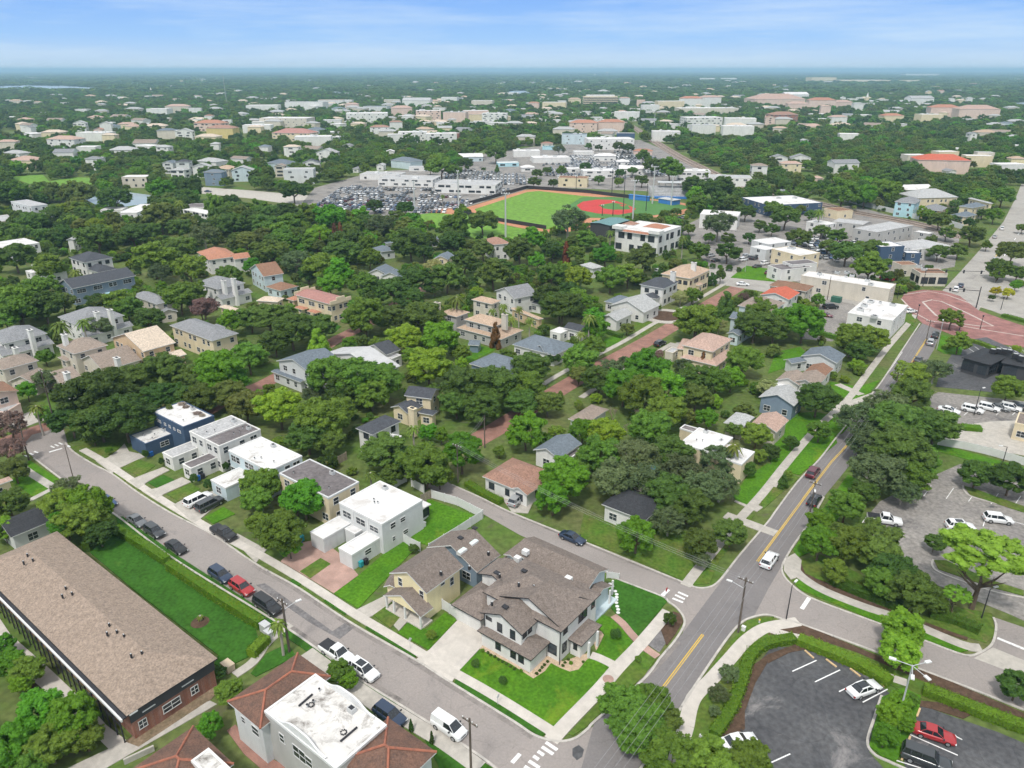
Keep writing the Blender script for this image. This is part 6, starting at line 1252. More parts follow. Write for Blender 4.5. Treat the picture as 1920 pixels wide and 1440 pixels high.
def light_pole(name,label,t,bx,by,tx,ty,m=None,r=.22,heads=3,group=None,cat='light pole',wid=1.6):
 b=tg(t,bx,by); X,Y=tp(t,tx,ty); h=max(3,min(45,top_z(b,Y))); root=thing(name,b,label,cat,group)
 mb=MB(); mb.tube((b.x,b.y,0),(b.x,b.y,h),r,r*.6,8,m or M_steel); mb.build('pole',root,b)
 mb=MB(); mb.box((b.x,b.y),Vector((1,0)),wid,.1,h - .5,h - .35,m or M_steel); mb.build('crossarm',root,b)
 for i in range(heads):
  mb=MB(); q=b.x+(-wid+2*wid*i/max(1,heads - 1)); mb.box((q,b.y - .1),Vector((1,0)),.28,.2,h - .32,h+.2,M_trim); mb.build('lamp',root,b)
 return root
for i,(bx,by,tx,ty,m,nm) in enumerate(((948,445,947,362,None,'pale floodlight pole in front of the near outfield fence'),(1186,416,1191,338,None,'thick pale floodlight pole before the infield'),(1258,385,1264,330,None,'pale floodlight pole beside the grandstand'),(1223,382,1227,312,None,'pale floodlight pole behind the blue dugout'),
  (1168,406,1171,320,M_dtrim,'tall black net pole in front of the infield'),(1149,405,1150,378,M_dtrim,'short black net post below the infield'),(1129,405,1129,384,M_dtrim,'leftmost short black net post below the infield'),(1147,365,1148,318,M_dtrim,'black net pole on the far infield side'),(1211,396,1213,345,M_dtrim,'black net pole right of the thick pale pole'),
  (860,390,858,320,M_steel,'wooden floodlight pole beside the second ball field'),(778,398,775,340,M_steel,'pale pole at the car lot end of the second ball field'),(1080,358,1081,330,M_dtrim,'black pole behind the far outfield windscreen'),(125,300,118,276,M_steel,'pale floodlight pole left of the golf green'),(197,318,192,294,M_steel,'pale floodlight pole right of the golf green'),(1226,245,1227,208,M_steel,'pale mast beside the far railway'))):
 light_pole('floodlight_pole',nm,'P',bx,by,tx,ty,m,r=.5 if m is not M_dtrim else .24,heads=4 if m is None else 2,group='ball field poles',wid=1.8 if m is None else .5)
RL=[(1165,226),(1190,240),(1213,256),(1270,292),(1330,322),(1380,345),(1450,362),(1520,378),(1600,398),(1680,412),(1760,430),(1810,447)]
RP=smooth([G(*p) for p in RL],4); mb=MB(); ribbon(mb,RP,11,-.2,.25,M_ballast); tag(mb.build('railway_bed',None,(RP[0].x,RP[0].y,0)),kind='structure')
occ_line(RP,7)
for d in (-3.2,-1.7,1.7,3.2):
 Q=[]
 for i,p in enumerate(RP):
  a=RP[max(i - 1,0)]; b=RP[min(i+1,len(RP) - 1)]; t_=(b - a).normalized(); Q.append(p+Vector((-t_.y,t_.x,0))*d)
 mb=MB(); ribbon(mb,Q,.16,.25,.42,M_wood); tag(mb.build('rail',None,(Q[0].x,Q[0].y,0)),kind='structure')
wall_line('boundary_wall','long white wall between the railway and the aqua apartments','wall','M7',[(425,118),(600,155),(770,200),(960,245),(1130,290)],2.6,M_vinyl)
wall_line('boundary_wall','short white wall beyond the railway left of the pale road','wall','M7',[(1360,330),(1460,362)],2.6,M_vinyl)
# far buildings
FB={
 'F1': [(820,940,245,262,'white','mem2','f'),(930,1060,232,252,'beige','salmon','h'),(1065,1130,240,270,'white','mem2','f'),(1080,1250,325,345,'pink','terra','h'),(1155,1315,350,384,'ochre','brownr','h'),(1145,1195,284,300,'white','brownr','h'),(985,1080,350,388,'white','lgrey','g'),(880,985,365,384,'beige','slate','h'),(1250,1300,308,325,'white','mem2','f'),(1365,1520,336,354,'white','mem2','f'),(1455,1730,295,330,'beige','mem2','f'),(1600,1820,206,242,'white','gravel','f'),(1385,1560,226,246,'white','mem2','f'),(1790,1930,196,218,'white','salmon','f'),(1520,1750,372,408,'cream','pinkr','h'),(1660,1860,398,428,'white','mem2','f'),(1770,1890,466,502,'white','lgrey','g'),
  (250,430,412,445,'white','salmon','h'),(420,600,378,396,'white','mem2','f'),(525,575,350,380,'pink','terra','g'),(410,480,324,345,'white','lgrey','g'),(560,625,326,352,'white','lgrey','g'),(-20,85,428,446,'beige','salmon','h'),(130,178,345,372,'white','grey','g'),(50,115,200,216,'beige','tanr','h'),(190,230,208,222,'beige','tanr','h'),(1595,1760,578,615,'grey','gravel','f'),(1450,1510,455,472,'white','slate','h'),(905,975,534,562,'grey','slate','g'),(985,1065,538,568,'grey','char','h'),(1080,1180,538,582,'white','lgrey','g'),(1300,1420,562,602,'blue','lgrey','g'),(1140,1250,595,624,'slate','slate','h'),(870,950,456,478,'white','lgrey','h'),(1590,1680,455,478,'white','cream','h'),(1700,1800,515,560,'white','char','g'),(470,560,522,545,'white','grey','h'),(1540,1600,545,580,'beige','taupe','g'),(950,1040,585,606,'white','lgrey','h'),(1180,1230,440,455,'white','lgrey','h'),(660,700,180,190,'white','mem2','f'),(960,1010,118,126,'white','mem2','f'),(160,200,74,80,'white','mem2','f')],
 'F2': [(30,260,268,302,'white','mem2','f'),(160,270,335,376,'white','brownr','h'),(270,345,318,342,'white','brownr','h'),(320,480,362,402,'white','mem2','f'),(480,650,345,412,'white','mem2','f'),(560,660,362,408,'brick','gravel','f'),(570,700,246,300,'pink','lgrey','f'),(690,830,236,292,'pink','mem2','f'),(280,400,238,270,'pink','salmon','h'),(420,560,245,292,'pink','mem2','f'),(790,930,268,304,'white','mem2','f'),(560,652,180,206,'white','mem2','f'),(340,500,198,224,'white','lgrey','g'),(240,330,195,216,'beige','mem2','f'),(-20,60,196,216,'white','mem2','f'),(20,98,218,246,'pink','salmon','h'),(120,260,232,250,'grey','slate','f'),(730,850,200,216,'beige','mem2','f'),(1130,1262,208,236,'cream','mem2','f'),(1050,1112,212,232,'pink','terra','h'),(1280,1350,190,212,'cream','tanr','h'),(1565,1625,184,212,'white','salmon','h'),(1662,1708,194,220,'pink','terra','f'),(1695,1790,222,256,'white','mem2','f'),(1780,1930,200,240,'cream','mem2','f'),(1535,1675,262,292,'white','mem2','f'),
  (1280,1440,322,352,'pink','terra','h'),(1440,1590,318,350,'pink','terra','h'),(1240,1380,386,412,'blue','slate','f'),(1390,1650,412,440,'white','mem2','f'),(1550,1650,380,404,'navy','gravel','f'),(1750,1905,368,398,'white','mem2','f'),(970,1118,482,524,'white','mem2','f'),(1120,1190,444,466,'beige','brownr','h'),(1130,1240,462,484,'aqua','teal','f'),(640,800,518,550,'blue','mem2','g'),(880,1000,552,578,'aqua','mem2','f'),(1080,1290,522,556,'white','mem2','f'),(1420,1545,512,548,'white','mem2','h'),(1545,1620,552,572,'white','mem2','h'),(1360,1545,594,642,'white','mem2','f'),(1560,1712,584,624,'white','mem2','g'),(1218,1382,632,694,'cream','rust','f'),(100,330,615,654,'white','gravel','f'),(380,470,576,604,'white','gravel','f'),(1270,1345,586,612,'white','mem2','f'),(520,870,668,730,'white','gravel','f'),(200,520,640,690,'white','gravel','f'),(1820,1920,690,740,'grey','mem2','f'),(1010,1090,590,606,'white','mem2','h'),(1640,1750,490,510,'pink','terra','h'),(1310,1420,495,512,'white','mem2','f'),(0,60,455,490,'white','grey','g'),(195,240,565,600,'white','lgrey','g'),(60,100,590,612,'white','grey','h'),(250,300,488,520,'white','mem2','g'),(900,1000,158,168,'white','mem2','f')],
 'F3': [(-20,110,184,226,'white','terra','h'),(100,220,178,222,'white','salmon','h'),(-20,320,242,260,'beige','mem2','f'),(400,700,190,216,'pink','salmon','h'),(590,710,215,247,'pink','salmon','h'),(710,860,194,234,'pink','terra','h'),(850,960,206,232,'pink','salmon','h'),(775,832,228,268,'pink','salmon','h'),(575,715,166,186,'white','mem2','g'),(960,1020,215,240,'white','lgrey','h'),(890,920,184,200,'white','mem2','g'),(980,1012,182,196,'white','mem2','f'),(720,865,70,98,'cream','tanr','f'),(865,1160,88,98,'cream','mem2','f'),(1230,1330,88,98,'cream','mem2','f'),(1260,1435,54,66,'white','mem2','f'),(1280,1420,185,212,'white','lgrey','g'),(1370,1402,150,170,'cream','lgrey','g'),(1435,1470,145,162,'pink','terra','h'),(1400,1560,236,272,'pink','terra','h'),(1560,1775,244,284,'pink','salmon','h'),(1340,1470,276,298,'cream','mem2','f'),(1598,1632,184,212,'white','lgrey','g'),(1500,1532,190,210,'white','lgrey','g'),
  (465,520,292,318,'pink','terra','g'),(500,655,276,306,'brick','brownr','h'),(835,932,290,312,'white','salmon','h'),(1130,1250,284,300,'cream','terra','h'),(20,230,292,322,'white','mem2','f'),(240,410,296,330,'white','mem2','f'),(50,190,335,362,'white','gravel','f'),(230,400,340,370,'white','mem2','f'),(1330,1610,528,562,'pink','red','h'),(1660,1748,462,522,'beige','gravel','f'),(1435,1560,482,506,'cream','mem2','f'),(1600,1740,506,528,'cream','mem2','f'),(1780,1940,552,578,'white','mem2','f'),(500,595,494,532,'white','grey','g'),(610,722,494,532,'white','grey','g'),(850,1005,508,560,'white','grey','g'),(555,672,548,574,'cream','salmon','h'),(1490,1542,598,632,'white','grey','g'),(1618,1662,372,402,'white','grey','g'),(680,712,412,432,'white','lgrey','g'),(100,180,76,90,'white','mem2','f'),(220,302,76,90,'white','mem2','f'),(-30,150,592,660,'white','mem2','f'),(150,380,630,690,'white','gravel','f'),(1210,1420,712,735,'white','mem2','g'),(1850,1930,520,548,'yellow','tanr','h'),(390,480,560,590,'white','taupe','h'),(740,790,640,668,'pink','salmon','h')],
}
FWORD={'mem2': 'white','gravel': 'grey','lgrey': 'pale grey','slate': 'slate','char': 'charcoal','grey': 'grey','terra': 'terracotta','salmon': 'salmon','brownr': 'brown','pinkr': 'red brown','tanr': 'tan','cream': 'cream','taupe': 'taupe','rust': 'rust','red': 'red','teal': 'teal'}
FLM=[('golf green',100,340),('left lake',100,165),('far centre lake',975,175),('banded office block',1126,190),('church steeple',1623,185),('yellow walled hotel',412,244),('ball field',1100,390),('car dealership',720,350),('railway bend',1200,245),('long red roof',1770,302),('blue roofed store',1077,252),('white gabled chapel',610,280),('distant cream hospital',1545,148),('right edge lake',1905,198),('golf green floodlights',190,300),('white mast',284,170),('pink apartment blocks',850,210),('small white steeple',284,171)]
fbi=[]; fitems=[]
FK={'f': 'flat roofed building','h': 'hip roofed building','g': 'gabled house'}
for t,lst in FB.items():
 for q in lst:
  x0,x1,ye,yb,wl,rf,kd=q; X,Y=tp(t,(x0+x1)/2,(ye+yb)/2)
  fbi.append((t,q)); fitems.append(('%s %s %s' % ({'mem2': 'white',}.get(rf,FWORD[rf]),FK[kd],''),X,Y) if False else ('%s walled %s %s' % ({'pink': 'pinkish','blue': 'pale blue','aqua': 'aqua','slate': 'blue grey','ochre': 'ochre'}.get(wl,wl),FWORD[rf]+' '+{'f': 'flat roofed','h': 'hip roofed','g': 'gabled'}[kd],{'f': 'building','h': 'building','g': 'house'}[kd]),X,Y))
flabs=relabel(fitems,FLM)
rfb=random.Random(4)
for (t,(x0,x1,ye,yb,wl,rf,kd)),lab in zip(fbi,flabs):
 Xa,Yb=tp(t,x0,yb); Xb,_=tp(t,x1,yb); _,Ye=tp(t,0,ye)
 zb_=0 if (t == 'F2' and Yb > 270) or Yb > 330 else 7.5; a,b=G(Xa,Yb,zb_),G(Xb,Yb,zb_); a.z=b.z=0; wid=(b - a).length; base=(a+b)/2; d=base.length
 h=max(3.2,min((8 if kd == 'g' else 11)+max(0,d - 900)*.012,top_z(base,Ye)*.85)); dep=min(max(wid*.55,9),34) if d < 1600 else wid*.5
 th=rfb.choice((-.18,-.1,.08,.15)); u=Vector((math.cos(th),math.sin(th))); v=Vector((-u.y,u.x)); c=Vector((base.x,base.y))+v*dep/2
 nm='house' if kd == 'g' else 'building'
 root=thing('far_'+nm if False else nm,(c.x,c.y,0),lab,nm,'buildings of the distant town')
 big=h > 9
 volume(root,(c.x,c.y,0),(c,u,v,wid/2,dep/2),None,None,None,h,kind={'f': 'flat','h': 'hip','g': 'gable'}[kd],wall=wl,roof=rf,slope=.35 if kd != 'f' else 0,ridge=('b' if kd == 'g' and wid < 20 else None),win='auto' if d < 650 or (d < 1300 and rfb.random() < .45) else 'none',ww=rfb.choice((1.2,1.8,3.0)),wh=1.2,wsp=rfb.choice((5,7,9)),dark=rfb.random() < .5)
 if kd == 'f' and wid > 22 and d < 1500:
  for k in range(2+rfb.randrange(3)):
   q=c+u*rfb.uniform(-.7,.7)*wid/2+v*rfb.uniform(-.5,.5)*dep/2; mb=MB(); s=rfb.uniform(1.0,2.2); mb.box(tuple(q),u,s,s*.7,h - .3,h+rfb.uniform(.7,1.5),M_steel if k % 2 else M_trim); mb.build('roof_unit',root,(c.x,c.y,0))
 OCC.append((c.x,c.y,max(wid,dep)*.62)); q=base - Vector((v.x,v.y,0))*6;
 n=max(1,int(wid/14))
 for k in range(n): z=a.lerp(b,(k+.5)/n); OCC.append((z.x - v.x*7,z.y - v.y*7,8 if d < 900 else 20)); k_=max(22,d*.06); OCC.append((z.x*(1 - k_/d),z.y*(1 - k_/d),8 if d < 900 else 26))
b=G(1126,202); root=thing('office_block',b,'large white office block with dark window bands in the distant town','office block')
c,u,v=Vector((b.x,b.y+14)),Vector((1,0)),Vector((0,1)); hh=top_z(b,181)
mb=MB(); mb.box(tuple(c),u,36,14,0,hh,wallm('cream')); mb.build('wall',root,b)
for k in range(5):
 z=hh*(.1+.18*k); mb=MB(); mb.box(tuple(c),u,36.2,14.2,z,z+hh*.085,M_glass); mb.build('window_band',root,b)
mb=MB(); mb.box(tuple(c),u,30,10,hh,hh+3,roofm('mem2')); mb.build('roof',root,b)
for nm,lab,x,yb,yt,w_ in (('church_steeple','tall cream church steeple above the far right terracotta roofs',1624,195,173,5),('church_steeple','small white steeple rising over the left distant trees',284,176,163,4)):
 b=G(x,yb); hh=min(60,top_z(b,yt)); root=thing(nm,b,lab,'steeple'); mb=MB(); mb.box((b.x,b.y),Vector((1,0)),w_*.6,w_*.6,0,hh*.6,wallm('cream')); mb.build('tower',root,b)
 mb=MB(); mb.tube((b.x,b.y,hh*.6),(b.x,b.y,hh),w_*.6,.2,8,wallm('white')); mb.build('spire',root,b); OCC.append((b.x,b.y,10))
for lab,x,yb,yt in (('white water tower standing over the horizon trees',1138,143,135),('smaller white water tower left of the horizon one',1115,144,139)):
 b=G(x,yb); hh=min(75,top_z(b,yt)); root=thing('water_tower',b,lab,'water tower'); mb=MB(); mb.tube((b.x,b.y,0),(b.x,b.y,hh*.7),4,3,8,wallm('white')); mb.build('shaft',root,b); mb=MB(); mb.tube((b.x,b.y,hh*.68),(b.x,b.y,hh*.85),5,13,10,wallm('white')); mb.tube((b.x,b.y,hh*.85),(b.x,b.y,hh),13,5,10,wallm('white')); mb.build('tank',root,b)
b=G(426,200); root=thing('radio_mast',b,'slender lattice radio mast over the left distant trees','radio mast'); hh=62; mb=MB()
for k in range(3): an=k*2.1; mb.tube((b.x+1.2*math.cos(an),b.y+1.2*math.sin(an),0),(b.x+.5*math.cos(an),b.y+.5*math.sin(an),hh),.18,.12,4,M_steel)
mb.build('lattice',root,b); mb=MB(); mb.tube((b.x,b.y,hh),(b.x,b.y,hh+6),.15,.08,4,M_steel); mb.build('antenna',root,b)
# woodland and undergrowth (nobody could count these)
def inpoly(px_,py_,poly):
 n=len(poly); c=np.zeros(len(px_),bool); j=n - 1
 for i in range(n):
  xi,yi=poly[i]; xj,yj=poly[j]; s=((yi > py_) != (yj > py_)) & (px_ < (xj - xi)*(py_ - yi)/(yj - yi+1e-12)+xi); c ^= s; j=i
 return c
def free(x,y,extra=0.0,polys=True,look=0):
 ok=np.ones(len(x),bool); cell=60.0; g={}
 for (ox,oy,r_) in OCC:
  for i in range(int((ox - r_ - 10) // cell),int((ox+r_+10) // cell)+1):
   for j in range(int((oy - r_ - 10) // cell),int((oy+r_+10) // cell)+1): g.setdefault((i,j),[]).append((ox,oy,r_))
 ci,cj=(x // cell).astype(int),(y // cell).astype(int); ex=extra if np.ndim(extra) else np.full(len(x),extra)
 for k in range(len(x)):
  for (ox,oy,r_) in g.get((ci[k],cj[k]),()):
   if (x[k] - ox) ** 2+(y[k] - oy) ** 2 < (r_+ex[k]) ** 2: ok[k]=False; break
 if polys:
  for p in CLEAR:
   for s_ in ((0,look*.33,look*.66,look) if look else (0,)): ok &= ~inpoly(x*(1+s_),y*(1+s_),p)
 return ok
def scatter(name,pts,rads,zs,meshes,mats_,vr,seed,label=None):
 """one stuff object: geometry nodes place crowns on a cloud of points"""
 r=np.random.default_rng(seed); objs=[]
 coll=bpy.data.collections.new(name+'_sources')
 for i,me in enumerate(meshes):
  m2=me.copy(); m2.materials.clear(); m2.materials.append(mats_[i]); so_=bpy.data.objects.new(name+'_source',m2); coll.objects.link(so_)
 me=bpy.data.meshes.new(name); n=len(pts); me.vertices.add(n); me.vertices.foreach_set('co',np.column_stack([pts,zs]).astype(np.float32).ravel())
 a=me.attributes.new('size','FLOAT_VECTOR','POINT'); s=r.uniform(.9,1.12,(n,3))*rads[:,None]; s[:,2]=rads*r.uniform(vr[0],vr[1],n); a.data.foreach_set('vector',s.astype(np.float32).ravel())
 a=me.attributes.new('spin','FLOAT_VECTOR','POINT'); q=np.zeros((n,3)); q[:,2]=r.uniform(0,6.28,n); a.data.foreach_set('vector',q.astype(np.float32).ravel())
 me.update(); o=link(name,me); tag(o,label,None,None,'stuff')
 ng=bpy.data.node_groups.new(name,'GeometryNodeTree'); ng.interface.new_socket('Geometry',in_out='INPUT',socket_type='NodeSocketGeometry'); ng.interface.new_socket('Geometry',in_out='OUTPUT',socket_type='NodeSocketGeometry')
 gi=ng.nodes.new('NodeGroupInput'); go=ng.nodes.new('NodeGroupOutput'); ip=ng.nodes.new('GeometryNodeInstanceOnPoints'); ci=ng.nodes.new('GeometryNodeCollectionInfo')
 ci.inputs['Collection'].default_value=coll; ci.inputs['Separate Children'].default_value=True; ci.inputs['Reset Children'].default_value=True; ip.inputs['Pick Instance'].default_value=True
 rv=ng.nodes.new('FunctionNodeRandomValue'); rv.data_type='INT'; rv.inputs['Min'].default_value=0; rv.inputs['Max'].default_value=len(meshes) - 1
 n1=ng.nodes.new('GeometryNodeInputNamedAttribute'); n1.data_type='FLOAT_VECTOR'; n1.inputs['Name'].default_value='size'; n2=ng.nodes.new('GeometryNodeInputNamedAttribute'); n2.data_type='FLOAT_VECTOR'; n2.inputs['Name'].default_value='spin'
 l=ng.links.new; l(gi.outputs[0],ip.inputs['Points']); l(ci.outputs[0],ip.inputs['Instance']); l([s_ for s_ in rv.outputs if s_.type == 'INT'][0],ip.inputs['Instance Index']); l(n1.outputs['Attribute'],ip.inputs['Scale']); l(n2.outputs['Attribute'],ip.inputs['Rotation']); l(ip.outputs[0],go.inputs[0])
 o.modifiers.new('scatter','NODES').node_group=ng; return o
def jgrid(d0,d1,sp,seed,xw=0.75):
 r=np.random.default_rng(seed); ys=np.arange(d0,d1,sp); X,Y=[],[]
 for i,y in enumerate(ys):
  xs=np.arange(-xw*y - 40,xw*y+40,sp); X.append(xs+(sp/2 if i % 2 else 0)); Y.append(np.full(len(xs),y))
 X=np.concatenate(X); Y=np.concatenate(Y); return X+r.uniform(-.45,.45,len(X))*sp,Y+r.uniform(-.45,.45,len(X))*sp
def gapnoise(x,y,s,o=0.0): return np.array([mnoise.noise(Vector((a/s,b/s,o))) for a,b in zip(x,y)])
LM3=['oak','dark','mid','bright','olive','oak','mid','dark','lime']
FARM=[CR['far'][i % 5] for i in range(9)]
rr=random.Random(11)
def inpoly1(x,y): return any(inpoly(np.array([x]),np.array([y]),p)[0] for p in CLEAR)
it=[]; pos=[]
for k in range(330):
 X=rr.uniform(10,1910); Y=rr.choice((rr.uniform(150,175),rr.uniform(180,250),rr.uniform(215,345),rr.uniform(215,345))); p=G(X,Y,6); p.z=0
 if len(pos) >= 125 or p.y > 7000 or inpoly1(p.x,p.y) or inpoly1(p.x+14,p.y+14) or inpoly1(p.x - 14,p.y - 14) or inpoly1(p.x*1.06,p.y*1.06) or inpoly1(p.x*1.12,p.y*1.12) or (1240 < X < 1900 and 255 < Y < 330 and rr.random() < .6): continue
 if any((p.x - o[0]) ** 2+(p.y - o[1]) ** 2 < (o[2]+9) ** 2 for o in OCC): continue
 st=rr.choice((('pale grey hip roofed','white','lgrey','hip'),('white flat roofed','white','mem2','flat'),('grey gabled','white','grey','gable'),('slate roofed','blue','slate','hip'),('salmon roofed','cream','salmon','hip'),('tan roofed','beige','tanr','hip'),('pale grey gabled','cream','lgrey','gable'),('white flat roofed','beige','mem2','flat'),('brown roofed','white','taupe','gable')))
 pos.append((p,st)); it.append((('tiny ' if p.y > 1500 else 'small ')+st[0]+' house',X,Y)); OCC.append((p.x,p.y,3))
ll=relabel(it,FLM)
for (p,st),lab in zip(pos,ll):
 c=Vector((p.x,p.y)); w_=rr.uniform(7,12)*(1+max(0,p.y - 900)/3000); root=thing('house',(p.x,p.y,0),lab,'house','small houses among distant trees'); a=rr.choice((GRID,GRID+.2,.1,-.2)); u=Vector((math.cos(a),math.sin(a))); v=Vector((-u.y,u.x))
 volume(root,(p.x,p.y,0),(c,u,v,w_,w_*rr.uniform(.5,.8)),None,None,None,rr.uniform(5.5,8)+p.y/1500,kind=st[3],wall=st[1],roof=st[2],win='auto' if p.y < 600 else 'none',slope=.35 if st[3] != 'flat' else 0,dark=True,wsp=5)
 OCC.append((p.x - p.x/p.y*12,p.y - 12,w_*.6+2)); OCC.append((p.x,p.y,w_))
for wl,rf,sd_ in (('white','mem2',1),('beige','lgrey',2),('cream','cream',3)):
 mb=MB(); q=random.Random(sd_); n=0
 while n < 85:
  X=q.uniform(0,1920) if q.random() < .5 else q.gauss(900,330); Y=q.choice((q.uniform(150,200),q.uniform(175,262),q.uniform(185,240))); p=G(X,Y,6)
  if p.y > 6000 or inpoly1(p.x,p.y) or inpoly1(p.x*1.06,p.y*1.06) or (X > 1250 and Y > 240): continue
  if p.y < 2200 and any((p.x - o[0]) ** 2+(p.y - o[1]) ** 2 < (o[2]+6) ** 2 for o in OCC[-900:]): continue
  a=q.choice((GRID,.1,-.15)); u=Vector((math.cos(a),math.sin(a))); w_=q.uniform(5,12)*(1+p.y/8000); h=q.uniform(6,9)+p.y/1200; c=Vector((p.x,p.y))
  mb.box(tuple(c),u,w_,w_*.55,0,h,wallm(wl))
  if rf == 'mem2': mb.box(tuple(c),u,w_+.2,w_*.55+.2,h,h+.5,roofm(rf))
  else: roof_prism(mb,c,u,Vector((-u.y,u.x)),w_+.5,w_*.55+.5,h+.1,'hip','a',.35,roofm(rf),M_trim)
  OCC.append((p.x - p.x/p.y*(8+p.y*.02),p.y - 8 - p.y*.02,w_*.8)); n += 1
 o=mb.build('distant_houses',None,(0,900,0)); tag(o,kind='stuff')
x,y=jgrid(128,440,3.7,1); r_=np.random.default_rng(5).uniform(.9,2.6,len(x))
pxl=np.array([px((a,b,0)) for a,b in zip(x,y)])
zone=np.ones(len(x),bool)
front=np.array([(0,690),(120,800),(200,790),(560,900),(830,890),(1010,850),(1180,930),(1290,880),(1420,800),(1640,690),(1700,560),(1920,540),(1920,300),(0,300)])
zone=inpoly(pxl[:,0],pxl[:,1],front) | (pxl[:,0] < 0) & (pxl[:,1] < 690)
gn=gapnoise(x,y,14)
ok=zone & (gn > -.08); x,y,r_=x[ok],y[ok],r_[ok]; ok=free(x,y,r_*.8)
for p in LAWNS: ok &= ~inpoly(x,y,p)
x,y,r_=x[ok],y[ok],r_[ok]
scatter('undergrowth',np.column_stack([x,y]),r_,r_*.7,[CR['mid'][i % 5] for i in range(9)],[leafm(k) for k in LM3],(.7,1.2),3,'dense shrubs and small trees filling the gardens between the houses')
x,y=jgrid(60,440,7.5,21,1.25); pxl=np.array([px((a,b,0)) for a,b in zip(x,y)]); ok=((pxl[:,0] < -70) | (pxl[:,0] > 1990)) & (gapnoise(x,y,30) > -.1); x,y=x[ok],y[ok]; r_=np.random.default_rng(15).uniform(2.5,5,len(x)); ok=free(x,y,r_); x,y,r_=x[ok],y[ok],r_[ok]
scatter('woodland',np.column_stack([x,y]),r_,r_*.8+.5,[CR['mid'][i % 5] for i in range(9)],[leafm(k) for k in LM3],(.7,1.1),8,'trees continuing past both sides of the neighbourhood')
x,y=jgrid(330,900,7.8,2); r_=np.random.default_rng(6).uniform(2.8,6.4,len(x)); gn=gapnoise(x,y,60)
ok=(gn > -.36); x,y,r_=x[ok],y[ok],r_[ok]; ok=free(x,y,r_*.5,look=.12); x,y,r_=x[ok],y[ok],r_[ok]
scatter('woodland',np.column_stack([x,y]),r_,r_*.7+.8,[CR['mid'][i % 5] for i in range(9)],[leafm(k) for k in ['oak','dark','mid','oak','olive','oak','mid','dark','bright']],(.7,1.1),4,'belt of mixed green treetops between the houses and the town')
x,y=jgrid(880,2600,12.5,3); r_=np.random.default_rng(7).uniform(4.8,8.5,len(x)); gn=gapnoise(x,y,140)
ok=(gn > -.42); x,y,r_=x[ok],y[ok],r_[ok]; ok=free(x,y,r_*.5); x,y,r_=x[ok],y[ok],r_[ok]
scatter('woodland',np.column_stack([x,y]),r_,r_*.62,FARM,[leafm(k) for k in ['oak','dark','mid','oak','olive','dark','mid','dark','bright']],(.65,1.0),5,'continuous tree canopy around the distant town')
x,y=jgrid(2550,9000,42,4); r_=np.random.default_rng(8).uniform(22,38,len(x)); ok=free(x,y,r_*.5); x,y,r_=x[ok],y[ok],r_[ok]
scatter('woodland',np.column_stack([x,y]),r_,np.full(len(x),3.0),FARM,[leafm(k) for k in ['oak','dark','oak','oak','mid','dark','mid','dark','oak']],(.24,.42),6,'hazy blue green canopy of the farthest groves')
x,y=jgrid(8900,34000,230,5); r_=np.random.default_rng(9).uniform(120,210,len(x))
scatter('woodland',np.column_stack([x,y]),r_,np.full(len(x),1.0),FARM,[leafm(k) for k in ['oak','dark','oak','oak','mid','dark','mid','dark','oak']],(.06,.10),7,'last line of hazy canopy along the horizon')
# haze
hz=MB(); Z0,Z1,XX,Y0,Y1=-1.5,96.0,43000,-450,43000
hz.face([(-XX,Y0,Z0),(-XX,Y1,Z0),(XX,Y1,Z0),(XX,Y0,Z0)]); hz.face([(-XX,Y0,Z1),(XX,Y0,Z1),(XX,Y1,Z1),(-XX,Y1,Z1)])
hz.face([(-XX,Y0,Z0),(XX,Y0,Z0),(XX,Y0,Z1),(-XX,Y0,Z1)]); hz.face([(XX,Y0,Z0),(XX,Y1,Z0),(XX,Y1,Z1),(XX,Y0,Z1)])
hz.face([(XX,Y1,Z0),(-XX,Y1,Z0),(-XX,Y1,Z1),(XX,Y1,Z1)]); hz.face([(-XX,Y1,Z0),(-XX,Y0,Z0),(-XX,Y0,Z1),(-XX,Y1,Z1)])
mh=bpy.data.materials.new('haze'); mh.use_nodes=True; mh.node_tree.nodes.clear(); pv=mh.node_tree.nodes.new('ShaderNodeVolumePrincipled'); mo=mh.node_tree.nodes.new('ShaderNodeOutputMaterial')
pv.inputs['Color'].default_value=(0.50,0.80,1.0,1); pv.inputs['Density'].default_value=0.00012; mh.node_tree.links.new(pv.outputs[0],mo.inputs['Volume'])
me=hz.mesh('haze'); me.materials.append(mh); tag(link('haze',me),kind='stuff')
# vehicles
M_carglass=mat('car_glass',(0.02,0.024,0.03),rough=0.06,var=0.1,spec=0.8)
M_tyre=mat('tyre_rubber',(0.02,0.02,0.02),rough=0.9,var=0.05)
M_rim=mat('wheel_rim',(0.42,0.43,0.44),rough=0.35,var=0.05,metal=0.6)
M_hl=mat('headlight_lens',(0.75,0.77,0.78),rough=0.15,var=0.02,spec=0.7)
M_tl=mat('tail_light_lens',(0.35,0.02,0.02),rough=0.2,var=0.02)
PAINT={'white': (0.78,0.79,0.79),'black': (0.018,0.019,0.021),'grey': (0.16,0.17,0.18),'silver': (0.42,0.43,0.44),'navy': (0.025,0.045,0.09),'red': (0.36,0.018,0.022),'maroon': (0.13,0.02,0.035),'blue': (0.04,0.09,0.20),'dkgrey': (0.055,0.06,0.065)}
def paint(k): return mat('car_paint_'+k,PAINT[k],rough=0.28,var=0.02,spec=0.5,coat=0.6,metal=0.0 if k in ('white','red') else 0.25)
